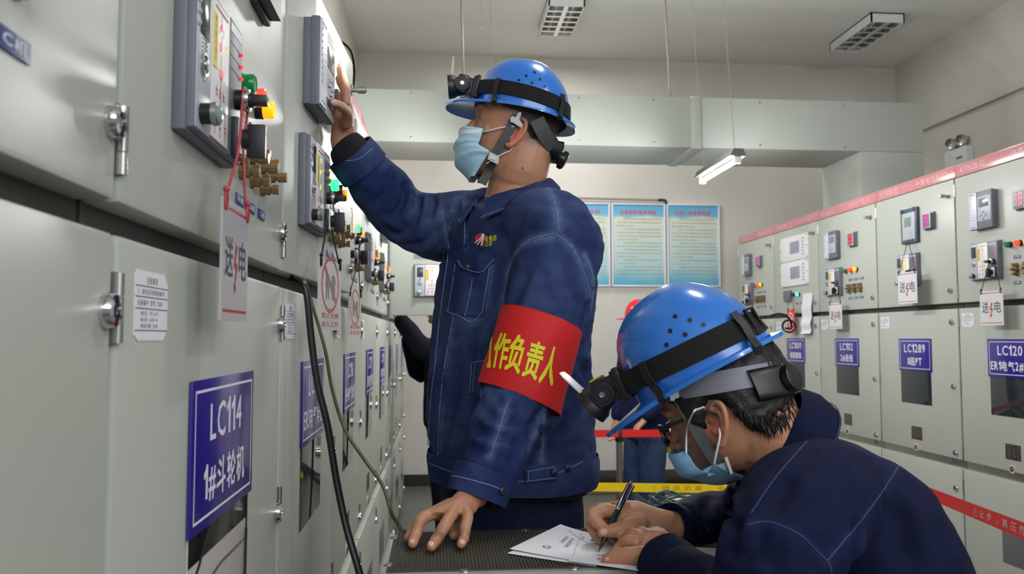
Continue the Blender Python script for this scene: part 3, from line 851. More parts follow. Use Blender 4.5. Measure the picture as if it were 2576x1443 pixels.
# ------------------------------------------------------------------ tags hanging from the control unit knobs
def hang_tag(label, side, edge, u, v, w, h, off, kind, knob, cord, twist=0):
    """u,v: upper left corner on the cabinet face; off: distance from the face"""
    B = GAPZ
    Zs = -.058 if side == 'l' else 0
    root = thing('hanging_tag', label, 'tag', (-.302, edge, Zs) if side == 'l' else (2.82, edge, 0), pi / 2 if side == 'l' else -pi / 2)
    mb = MB(); y = -off
    body = {'white': M_tagw if side == 'r' else mat('tag_plastic_grey', (178, 173, 178), .3), 'clear': M_acry, 'red': mat('tag_red', (206, 66, 62), .4)}[kind]
    mb.prism([(0, -h), (w, -h), (w, 0), (0, 0)], (u, y - .002, B + v), (1, 0, 0), (0, 0, 1), (0, .003, 0))
    link('plate', mb.mesh('plate', body), root)
    yy = y - .0022
    if kind == 'white':
        mb = MB()
        for z0 in (-.012, -h + .010): mb.add([(u + .006, yy, B + v + z0), (u + w - .006, yy, B + v + z0), (u + w - .006, yy, B + v + z0 + .0035), (u + .006, yy, B + v + z0 + .0035)], [(0, 1, 2, 3)])
        q = [(.5, .66), (.57, .64), (.50, .50), (.58, .48), (.50, .30), (.54, .29), (.47, .22), (.42, .31), (.46, .31), (.50, .44), (.42, .46)]
        mb.add([(u + w * a, yy, B + v - h + h * b) for a, b in q], [tuple(range(len(q)))])
        link('red_print', mb.mesh('red_print', mat('tag_red_ink', (168, 60, 66), .5), 0), root)
        mb = MB(); put_text(mb, '送', (u + w * .09, yy, B + v - h * .64), (w * .30, 0, 0), (0, 0, h * .34), .01); put_text(mb, '电', (u + w * .62, yy, B + v - h * .64), (w * .30, 0, 0), (0, 0, h * .34), .01)
        link('lettering', mb.mesh('lettering', mat('tag_ink', (70, 84, 88), .5), 0), root)
    elif kind == 'clear':
        mr = mat('tag_red_ink2', (190, 96, 98), .5); mb = MB(); cxx, cz, ro, ri = u + w / 2, B + v - h * .34, w * .40, w * .345
        n = 40; P = []
        for i in range(n): a = 2 * pi * i / n; P += [(cxx + ro * cos(a), yy, cz + ro * 1.05 * sin(a)), (cxx + ri * cos(a), yy, cz + ri * 1.05 * sin(a))]
        mb.add(P, [(2 * i, 2 * ((i + 1) % n), 2 * ((i + 1) % n) + 1, 2 * i + 1) for i in range(n)])
        d = ri * .72; e = w * .03; mb.add([(cxx - d - e, yy, cz + d - e), (cxx - d + e, yy, cz + d + e), (cxx + d + e, yy, cz - d + e), (cxx + d - e, yy, cz - d - e)], [(0, 1, 2, 3)])
        put_text(mb, '禁止合闸', (u + w * .13, yy, B + v - h * .83), (w * .74, 0, 0), (0, 0, h * .085), .01)
        put_text(mb, '有人工作', (u + w * .13, yy, B + v - h * .955), (w * .74, 0, 0), (0, 0, h * .085), .01)
        link('red_print', mb.mesh('red_print', mr, 0), root)
        mb = MB()
        for sx in (-.13, .13):
            x = cxx + sx * w; z = cz - w * .02
            mb.add([(x + a * w, yy - .0002, z + b * w) for a, b in ((-.07, -.2), (-.02, -.2), (0, -.02), (.05, -.2), (.08, -.19), (.06, .12), (.10, .02), (.12, .05), (.05, .17), (-.06, .17), (-.10, .0), (-.07, -.01), (-.05, .10))], [tuple(range(13))])
        link('dark_print', mb.mesh('dark_print', mat('tag_dark_ink', (128, 128, 126), .5), 0), root)
    else:
        mb = MB(); cxx, cz, ro = u + w / 2, B + v - h * .42, w * .34; n = 28; P = []
        for i in range(n): a = 2 * pi * i / n; P += [(cxx + ro * cos(a), yy, cz + ro * 1.25 * sin(a)), (cxx + ro * .82 * cos(a), yy, cz + ro * 1.05 * sin(a))]
        mb.add(P, [(2 * i, 2 * ((i + 1) % n), 2 * ((i + 1) % n) + 1, 2 * i + 1) for i in range(n)])
        mb.add([(cxx - .01, yy, cz - .03), (cxx + .012, yy, cz - .03), (cxx + .012, yy, cz + .01), (cxx + .002, yy, cz + .03), (cxx - .004, yy, cz + .03), (cxx - .002, yy, cz), (cxx - .012, yy, cz)], [tuple(range(7))])
        put_text(mb, '禁止操作', (u + w * .15, yy, B + v - h * .95), (w * .7, 0, 0), (0, 0, h * .09), .01)
        link('white_print', mb.mesh('white_print', M_print, 0), root)
    if twist:                                              # the plate has swung a little on its cord
        c = V((u + w / 2, y, 0)); Rt = Matrix.Rotation(-twist, 3, 'Z')
        for ob in [q for q in COL.objects if q.parent == root]: ob.location = c - Rt @ c; ob.rotation_euler = (0, 0, -twist)
    # cord over the knob, with small eyelets
    kx, kz = knob; mc = {'red': mat('red_cord', (168, 60, 72), .6), 'black': M_rubber}[cord]
    mb = MB(); ky = -CUD - .014
    if kx is not None:
        A, C = V((u + w * .07, y - .001 + twist * w * .43, B + v - .004)), V((u + w * .93, y - .001 - twist * w * .43, B + v - .004)); K = V((kx, ky, B + kz))
        mb.tube([A, A.lerp(K, .5) + V((-.006, -.004, -.01)), K + V((-.017, 0, -.008)), K + V((-.014, 0, .010)), K + V((0, 0, .0165)), K + V((.014, 0, .010)), K + V((.017, 0, -.008)), K.lerp(C, .5) + V((.004, .004, .01)), C], .0019, 6, smooth=5)
        for Q in (A, C): mb.tube([Q + V((.006 * cos(a), -.002, .010 * sin(a))) for a in [k * pi / 5 for k in range(10)]], .0018, 5, closed=True)
        for Q in (A, C): mb.ball(Q + V((0, -.002, .014)), .0042, 8, 6)
        link('cord', mb.mesh('cord', mc), root)
    return root


hang_tag('grey acrylic tag on a red cord by sign LC114, text power on', 'l', LY[1], .195, .055, .130, .147, .045, 'white', (.333, .210), 'red')
hang_tag('scratched no-closing tag on a black cord, cabinet LC115', 'l', LY[2], .147, .053, .147, .150, .062, 'clear', (.333, .210), 'black', .20)
hang_tag('no-closing tag on a black cord, cabinet LC116', 'l', LY[3], .16, .030, .138, .140, .034, 'clear', (.333, .210), 'black', .18)
hang_tag('white power-on tag in front of the control unit of cabinet LC1289', 'r', RY[3], .375, .21, .195, .185, .078, 'white', (.42, .375), 'black')
hang_tag('white power-on tag hanging below the control unit of cabinet LC120', 'r', RY[4], .275, .06, .172, .172, .062, 'white', (.333, .210), 'black')
hang_tag('white power-on tag on cabinet LC102', 'r', RY[2], .285, .066, .180, .180, .062, 'white', (.333, .210), 'black')
hang_tag('red prohibition tag on cabinet LC1001', 'r', RY[1], .36, .046, .130, .185, .045, 'red', (.42, .165), 'black')
hang_tag('red prohibition tag on the last cabinet of the opposite row', 'r', RY[0], .24, .066, .148, .185, .05, 'red', (.333, .210), 'black')

# long paper slip taped to the bus tie cabinet
mb = MB(); prof = [(.165, -.004), (.11, -.010), (.05, -.020), (-.02, -.016), (-.07, -.030), (-.12, -.022), (-.145, -.034)]
q = catmull([V((0, a[1], GAPZ + a[0])) for a in prof], 5)
mb.strip(q, V((.165, 0, 0)), V((0, -.0006, 0)))
pp = link('paper_slip', mb.mesh('paper_slip', M_paper), None, loc=(2.82, RY[1] - .645, 0), rz=-pi / 2)
tag(pp, 'long curled white paper slip taped to cabinet LC1001', 'paper')
# ------------------------------------------------------------------ figures: tools
from mathutils import noise as mnoise


def remesh(mb, voxel, smooth=4, name='body'):
    me = bpy.data.meshes.new('tmp'); me.from_pydata([tuple(v) for v in mb.v], [], mb.f); fix_normals(me)
    o = bpy.data.objects.new('tmp', me); COL.objects.link(o)
    m = o.modifiers.new('r', 'REMESH'); m.mode = 'VOXEL'; m.voxel_size = voxel; m.adaptivity = 0
    if smooth: s = o.modifiers.new('s', 'SMOOTH'); s.factor = .5; s.iterations = smooth
    dg = bpy.context.evaluated_depsgraph_get()
    out = bpy.data.meshes.new_from_object(o.evaluated_get(dg)); out.name = name
    bpy.data.objects.remove(o); bpy.data.meshes.remove(me)
    shade(out, 180)
    return out


def co_of(me):
    a = np.empty(len(me.vertices) * 3, np.float32); me.vertices.foreach_get('co', a); return a.reshape(-1, 3)


def nor_of(me):
    a = np.empty(len(me.vertices) * 3, np.float32); me.vertices.foreach_get('normal', a); return a.reshape(-1, 3)


def set_co(me, a): me.vertices.foreach_set('co', np.ascontiguousarray(a, np.float32).ravel()); me.update()


def bvh_of(me): return BVHTree.FromPolygons([v.co for v in me.vertices], [p.vertices for p in me.polygons])


def cast(bvh, px, py, org=None):
    """point and normal where the sight line through a photo pixel meets a surface"""
    loc, nrm, i, d = bvh.ray_cast(CAMPOS, pray(px, py))
    return loc, nrm


def castline(bvh, pts, k=6, off=0.0, smooth=True):
    P = [V((a, b, 0)) for a, b in pts]
    if smooth and len(P) > 2: P = catmull(P, k)
    else: P = [P[i].lerp(P[i + 1], j / k) for i in range(len(P) - 1) for j in range(k)] + [P[-1]]
    out = []
    for p in P:
        l, n = cast(bvh, p.x, p.y)
        if l is not None:
            if n.dot(pray(p.x, p.y)) > 0: n = -n
            out.append(l + n * off)
    return out


def creases(me, bvh, lines, k=8):
    """lines: (pixel polyline, width m, depth m) pressed into (depth > 0) or raised from (depth < 0) the cloth"""
    a = co_of(me); n = nor_of(me); disp = np.zeros(len(a), np.float32)
    for pl, w, d in lines:
        q = castline(bvh, pl, k)
        if len(q) < 2: continue
        q = np.array([tuple(p) for p in q]); L = np.linspace(-1, 1, len(q)); taper = np.clip(1.25 - np.abs(L) ** 2 * 1.25, .0, 1)
        best = np.full(len(a), 1e9); tp = np.zeros(len(a))
        lo, hi = q.min(0) - 3 * w, q.max(0) + 3 * w
        idx = np.where(((a > lo) & (a < hi)).all(1))[0]
        if not len(idx): continue
        for i in range(len(q) - 1):
            p0, p1 = q[i], q[i + 1]; dd = p1 - p0; ll = (dd @ dd) + 1e-12
            t = np.clip(((a[idx] - p0) @ dd) / ll, 0, 1); dist = np.linalg.norm(a[idx] - (p0 + t[:, None] * dd), axis=1)
            tt = taper[i] * (1 - t) + taper[i + 1] * t; m = dist < best[idx]
            best[idx[m]] = dist[m]; tp[idx[m]] = tt[m]
        x = best / w
        prof = np.exp(-x * x) - .45 * np.exp(-((x - 1.7) / .8) ** 2)
        disp -= (1.7 * d * tp * prof).astype(np.float32) * (best < 1e8)
    set_co(me, a + n * disp[:, None])


def wear(me, bvh, lines, width=.008, k=8):
    """marks the cloth along pixel polylines as rubbed (attribute 'wear')"""
    a = co_of(me); w = np.zeros(len(a), np.float32)
    for pl in lines:
        q = castline(bvh, pl, k)
        if len(q) < 2: continue
        q = np.array([tuple(p) for p in q]); lo, hi = q.min(0) - 3 * width, q.max(0) + 3 * width
        idx = np.where(((a > lo) & (a < hi)).all(1))[0]
        if not len(idx): continue
        d = np.min(np.linalg.norm(a[idx][:, None] - q[None], axis=2), axis=1); w[idx] = np.maximum(w[idx], np.exp(-(d / width) ** 2))
    at = me.attributes.new('wear', 'FLOAT', 'POINT'); at.data.foreach_set('value', w)


def wrinkle(me, amp, scale, seed=0, stretch=(1, 1, 1)):
    a = co_of(me); n = nor_of(me); st = np.array(stretch) * scale
    d = np.array([mnoise.noise(V(p)) for p in (a * st + seed)], np.float32)
    set_co(me, a + n * (d * amp)[:, None])


def hcurve(p0, p1, p2, k=8): return [p0 * (1 - t) ** 2 + p1 * 2 * t * (1 - t) + p2 * t * t for t in [i / k for i in range(k + 1)]]


def limb(mb, pts, radii, n=18, k=5, flat=None):
    """tapering limb through joints: radii per joint; flat = (vector, factor) squashes it along the vector"""
    P = catmull(pts, k); R = list(np.interp(np.linspace(0, len(pts) - 1, len(P)), range(len(pts)), radii))
    fr = frames(P, up=flat[0] if flat else None); secs = []
    # rounded ends
    secs.append((P[0] - fr[0][2] * R[0] * .6, fr[0][0] * R[0] * .6, fr[0][1] * R[0] * .6))
    for p, (a, b, t), r in zip(P, fr, R): secs.append((p, a * r * (flat[1] if flat else 1), b * r))
    secs.append((P[-1] + fr[-1][2] * R[-1] * .55, fr[-1][0] * R[-1] * .6, fr[-1][1] * R[-1] * .6))
    mb.loft(secs, n)


def finger(mb, pts, r0, r1, k=4):
    n = len(pts); P = catmull([V(p) for p in pts], k); m = len(P); secs = []; fr = frames(P)
    R = [r0 + (r1 - r0) * i / (m - 1) for i in range(m)]
    for j in range(1, n - 1):                       # slight knuckle swell
        for i in range(m): R[i] += .0010 * math.exp(-((i - j * k) / (k * .45)) ** 2)
    secs.append((P[0] - fr[0][2] * R[0] * .5, fr[0][0] * R[0] * .7, fr[0][1] * R[0] * .7))
    for p, (a, b, t), r in zip(P, fr, R): secs.append((p, a * r, b * r))
    e, (a, b, t), r = P[-1], fr[-1], R[-1]
    for q, s in ((.45, .88), (.8, .6), (.97, .25)): secs.append((e + t * r * q, a * r * s, b * r * s))
    mb.loft(secs, 12)


HEAD = [(.132, .012, .03, .015), (.128, .036, .052, .034), (.118, .058, .076, .052), (.100, .076, .091, .065), (.075, .089, .100, .073), (.050, .095, .103, .076), (.030, .0965, .102, .0765), (.014, .0915, .099, .075),
        (0, .0905, .094, .0735), (-.020, .092, .086, .0715), (-.040, .0925, .074, .068), (-.060, .092, .058, .063), (-.080, .0905, .036, .055), (-.095, .087, .012, .046), (-.106, .078, -.012, .034), (-.112, .062, -.03, .018)]


def head(mb, O, fx, ly, uz, s=1.0, jaw=1.0):
    """skull, jaw, nose, brow, lips and eye sockets about the ear axis O"""
    n = 32; secs = []; vs = []
    for z, f, b, w in HEAD:
        for i in range(n):
            t = 2 * pi * i / n; c, q = cos(t), sin(t); p = 2 / 2.25
            x = (f if c > 0 else b) * math.copysign(abs(c) ** p, c); y = w * math.copysign(abs(q) ** p, q)
            vs.append(O + (fx * x + ly * y + uz * (z if z > 0 else z * jaw)) * s)
    m = len(HEAD)
    mb.add(vs, [(k * n + i, k * n + (i + 1) % n, (k + 1) * n + (i + 1) % n, (k + 1) * n + i) for k in range(m - 1) for i in range(n)] + [tuple(range(n))[::-1], tuple((m - 1) * n + i for i in range(n))])
    W = lambda x, y, z: O + (fx * x + ly * y + uz * (z if z > 0 else z * jaw)) * s
    mb.loft([(W(.086, 0, .022), ly * .006 * s, fx * .006 * s), (W(.094, 0, .012), ly * .0075 * s, fx * .009 * s), (W(.102, 0, -.004), ly * .0095 * s, fx * .011 * s), (W(.108, 0, -.018), ly * .0125 * s, fx * .013 * s), (W(.103, 0, -.028), ly * .013 * s, fx * .010 * s), (W(.094, 0, -.032), ly * .008 * s, fx * .006 * s)], 14)
    for sy in (-1, 1):
        mb.ball(W(.098, sy * .012, -.024), .0085 * s)                       # nostril wings
        limb(mb, [W(.093, sy * .012, .036), W(.093, sy * .032, .040), W(.080, sy * .052, .034)], [.007 * s, .0075 * s, .006 * s], 10, 3)   # brow ridge
        mb.ball(W(.060, sy * .047, -.016), (.014 * s,) * 3)                 # cheekbone
        limb(mb, [W(.080, sy * .018, .020), W(.0835, sy * .032, .0225), W(.074, sy * .047, .018)], [.0045 * s, .0050 * s, .0045 * s], 8, 3)    # upper lid
        limb(mb, [W(.080, sy * .018, .010), W(.0815, sy * .032, .0085), W(.074, sy * .047, .012)], [.0040 * s, .0042 * s, .0040 * s], 8, 3)    # lower lid
    limb(mb, [W(.082, -.022, -.048), W(.0985, 0, -.045), W(.082, .022, -.048)], [.004 * s, .0065 * s, .004 * s], 10, 4)
    limb(mb, [W(.082, -.020, -.056), W(.0975, 0, -.057), W(.082, .020, -.056)], [.004 * s, .007 * s, .004 * s], 10, 4)
    mb.ball(W(.082, 0, -.090), (.016 * s,) * 3)


def ear(mb, O, fx, ly, uz, sy, s=1.0, flare=.42, dx=0, dz=0):
    """outer ear: rim, antihelix, lobe, tragus"""
    base = O + (ly * sy * .0705 + fx * (dx - .004) + uz * dz) * s
    out = (ly * sy * cos(flare) - fx * sin(flare) * 0 + (-fx) * 0).normalized()
    bk = (-fx * cos(flare) + ly * sy * sin(flare)).normalized()       # the ear's own backward axis leaves the head
    up = (uz * .98 - fx * .18).normalized()
    E = lambda b, z, o=0: base + (bk * b + up * z + ly * sy * o) * s
    rim = [E(.000, .008), E(.004, .026), E(.014, .034), E(.026, .030), E(.032, .016), E(.030, -.002), E(.022, -.018), E(.012, -.028), E(.004, -.026)]
    limb(mb, rim, [v * s for v in (.0035, .0042, .0045, .0048, .0046, .0044, .0048, .0066, .0050)], 9, 4)
    limb(mb, [E(.008, .020), E(.018, .020), E(.023, .008), E(.019, -.008), E(.010, -.016)], [v * s for v in (.0026, .0032, .0036, .0036, .003)], 8, 4)
    mb.loft([(E(.013, .003, -.010), bk * .016 * s, up * .026 * s), (E(.015, .003, -.0035), bk * .016 * s, up * .027 * s)], 16)
    mb.ball(E(.003, -.006, -.002), .0050 * s)


def skin_colour(me, base, spots):
    """vertex colour: base skin, spots = (point, radius, colour, strength)"""
    a = co_of(me); c = np.tile(np.array(s2l(base), np.float32), (len(a), 1))
    for p, r, col, k in spots:
        if isinstance(r, (tuple, list)): ax, rr = r; d = np.sqrt(sum(((a - np.array(p)) @ np.array(tuple(u)) / q) ** 2 for u, q in zip(ax, rr)))
        else: d = np.linalg.norm(a - np.array(tuple(p)), axis=1) / r
        w = np.clip(1.4 - d * 1.4, 0, 1)[:, None] * k; w = w * w * (3 - 2 * w)
        c = c * (1 - w) + np.array(s2l(col), np.float32) * w
    at = me.color_attributes.new('skin', 'FLOAT_COLOR', 'POINT')
    at.data.foreach_set('color', np.hstack([c, np.ones((len(a), 1), np.float32)]).astype(np.float32).ravel())


def skin_mat(name='skin'):
    if name in MATS: return MATS[name]
    m = mat(name, (186, 138, 112), .48, bump=.12, bscale=650, bdist=.0006)
    nt = m.node_tree; b = nt.nodes['Principled BSDF']
    at = nt.nodes.new('ShaderNodeVertexColor'); at.layer_name = 'skin'
    n = nt.nodes.new('ShaderNodeTexNoise'); n.inputs['Scale'].default_value = 55; n.inputs['Detail'].default_value = 4
    tc = nt.nodes.new('ShaderNodeTexCoord'); nt.links.new(tc.outputs['Object'], n.inputs['Vector'])
    mx = nt.nodes.new('ShaderNodeMix'); mx.data_type = 'RGBA'; mx.blend_type = 'OVERLAY'; mx.inputs['Factor'].default_value = .16
    nt.links.new(at.outputs['Color'], mx.inputs['A']); nt.links.new(n.outputs['Color'], mx.inputs['B']); nt.links.new(mx.outputs['Result'], b.inputs['Base Color'])
    b.inputs['Subsurface Weight'].default_value = .12; b.inputs['Subsurface Radius'].default_value = (.9, .35, .2); b.inputs['Subsurface Scale'].default_value = .008
    return m


def denim(name, rgb, fade, fs=7, wash=.5, rough=.82):
    """woven cotton twill with paler worn patches"""
    if name in MATS: return MATS[name]
    m = mat(name, rgb, rough, sheen=.0, spec=.15)
    nt = m.node_tree; b = nt.nodes['Principled BSDF']; L = nt.links
    tc = nt.nodes.new('ShaderNodeTexCoord')
    n = nt.nodes.new('ShaderNodeTexNoise'); n.inputs['Scale'].default_value = fs; n.inputs['Detail'].default_value = 8; n.inputs['Roughness'].default_value = .62
    L.new(tc.outputs['Object'], n.inputs['Vector'])
    r = nt.nodes.new('ShaderNodeValToRGB'); r.color_ramp.elements[0].position = .42; r.color_ramp.elements[1].position = .78
    r.color_ramp.elements[0].color = (*s2l(rgb), 1); r.color_ramp.elements[1].color = (*[x * (1 - wash) + y * wash for x, y in zip(s2l(rgb), s2l(fade))], 1)
    L.new(n.outputs['Fac'], r.inputs['Fac'])
    w = nt.nodes.new('ShaderNodeTexWave'); w.wave_type = 'BANDS'; w.bands_direction = 'DIAGONAL'; w.inputs['Scale'].default_value = 420; w.inputs['Distortion'].default_value = 1.5
    L.new(tc.outputs['Object'], w.inputs['Vector'])
    mx = nt.nodes.new('ShaderNodeMix'); mx.data_type = 'RGBA'; mx.blend_type = 'MULTIPLY'; mx.inputs['Factor'].default_value = .25
    L.new(r.outputs['Color'], mx.inputs['A']); L.new(w.outputs['Color'], mx.inputs['B'])
    wa = nt.nodes.new('ShaderNodeAttribute'); wa.attribute_name = 'wear'                     # rubbed edges along the seams
    wn = nt.nodes.new('ShaderNodeTexNoise'); wn.inputs['Scale'].default_value = 130; L.new(tc.outputs['Object'], wn.inputs['Vector'])
    wm = nt.nodes.new('ShaderNodeMath'); wm.operation = 'MULTIPLY'; L.new(wa.outputs['Fac'], wm.inputs[0]); L.new(wn.outputs['Fac'], wm.inputs[1])
    mw = nt.nodes.new('ShaderNodeMix'); mw.data_type = 'RGBA'; L.new(wm.outputs[0], mw.inputs['Factor']); L.new(mx.outputs['Result'], mw.inputs['A']); mw.inputs['B'].default_value = (*s2l(fade), 1)
    L.new(mw.outputs['Result'], b.inputs['Base Color'])
    n2 = nt.nodes.new('ShaderNodeTexNoise'); n2.inputs['Scale'].default_value = 38; n2.inputs['Detail'].default_value = 5; L.new(tc.outputs['Object'], n2.inputs['Vector'])
    bp = nt.nodes.new('ShaderNodeBump'); bp.inputs['Strength'].default_value = .25; bp.inputs['Distance'].default_value = .002
    L.new(n2.outputs['Fac'], bp.inputs['Height'])
    bp2 = nt.nodes.new('ShaderNodeBump'); bp2.inputs['Strength'].default_value = .07; bp2.inputs['Distance'].default_value = .0005
    L.new(w.outputs['Color'], bp2.inputs['Height']); L.new(bp.outputs['Normal'], bp2.inputs['Normal']); L.new(bp2.outputs['Normal'], b.inputs['Normal'])
    return m


def thread(bvh, name, pl, m, parent, r=.0011, off=.0006, k=7, smooth=True):
    q = castline(bvh, pl, k, off, smooth)
    if len(q) > 1: return link(name, MB().tube(q, r, 5).mesh(name, m), parent)


def patch(bvh, poly_fn, nu, nv, th, off=.0015):
    """cloth piece laid on a surface: poly_fn(u,v) -> photo pixel; th thickness"""
    top, bot = [], []; ok = True
    for j in range(nv + 1):
        for i in range(nu + 1):
            x, y = poly_fn(i / nu, j / nv); l, n = cast(bvh, x, y)
            if l is None:
                l, n, _, _ = bvh.find_nearest(pt(x, y, 1.7 if not top else (top[-1]).y))
            if n.dot(pray(x, y)) > 0: n = -n
            top.append(l + n * (off + th)); bot.append(l + n * (off - .004))
    W = nu + 1; N = len(top); fs = []
    for j in range(nv):
        for i in range(nu):
            q = (j * W + i, j * W + i + 1, (j + 1) * W + i + 1, (j + 1) * W + i); fs += [q, tuple(N + t for t in q[::-1])]
    edge = [i for i in range(W)] + [j * W + nu for j in range(1, nv + 1)] + [nv * W + i for i in range(nu - 1, -1, -1)] + [j * W for j in range(nv - 1, 0, -1)]
    fs += [(a, b, N + b, N + a) for a, b in zip(edge, edge[1:] + edge[:1])]
    return MB().add(top + bot, fs)


def bil(q):
    """bilinear map from the unit square onto a pixel quad: upper left, upper right, lower right, lower left"""
    (x0, y0), (x1, y1), (x2, y2), (x3, y3) = q
    return lambda u, v: ((x0 * (1 - u) + x1 * u) * (1 - v) + (x3 * (1 - u) + x2 * u) * v, (y0 * (1 - u) + y1 * u) * (1 - v) + (y3 * (1 - u) + y2 * u) * v)


def edges_map(left, right):
    """map from the unit square onto the strip between two pixel polylines"""
    A = catmull([V((*p, 0)) for p in left], 8); B = catmull([V((*p, 0)) for p in right], 8)
    def f(u, v):
        a = A[min(len(A) - 1, int(round(v * (len(A) - 1))))]; b = B[min(len(B) - 1, int(round(v * (len(B) - 1))))]
        q = a.lerp(b, u); return q.x, q.y
    return f


def text_on(bvh, s, quad, m, name, parent, bold=.0, off=.002, sub_len=None):
    """print lettering onto a surface inside a pixel quad"""
    a, f, asp = text2d(s, bold); g = bil(quad); vs = []
    bm = bmesh.new(); bv = [bm.verts.new(tuple(p)) for p in a]
    for q in f:
        try: bm.faces.new([bv[i] for i in q])
        except ValueError: pass
    for _ in range(2):                                       # fine enough to follow the curve of the cloth
        lg = [e for e in bm.edges if (e.verts[0].co.xy - e.verts[1].co.xy).length > .16]
        if lg: bmesh.ops.subdivide_edges(bm, edges=lg, cuts=1); bmesh.ops.triangulate(bm, faces=bm.faces)
    bm.verts.index_update(); a = [tuple(v.co) for v in bm.verts]; f = [tuple(v.index for v in q.verts) for q in bm.faces]; bm.free()
    for u, v, li in a:
        x, y = g(u, 1 - v); l, n = cast(bvh, x, y)
        if l is None: l, n, _, _ = bvh.find_nearest(vs[-1] if vs else pt(x, y, 1.6))
        if n.dot(pray(x, y)) > 0: n = -n
        vs.append(l + n * (off + li * LAYER * 1.5))
    return link(name, MB().add(vs, f).mesh(name, m, 0), parent)


# ------------------------------------------------------------------ hard hats, head lamps, masks
def dome_pt(th, z, L=.115, W=.098, Hh=.137, off=0):
    """point of the helmet shell at angle th (0 = front) and height z"""
    c, s = cos(th), sin(th); p = 2 / 2.15
    e = 2.55 + .65 * c; L = .111 + .006 * c
    k = max(0, 1 - (max(z, 0) / Hh) ** e) ** (1 / (2.0 + .35 * c))
    x = (L + off) * k * math.copysign(abs(c) ** p, c); y = (W + off) * k * math.copysign(abs(s) ** p, s)
    return x - (.012 * (z / Hh) if c > 0 else -.012 * (z / Hh)) * abs(c) * 0, y


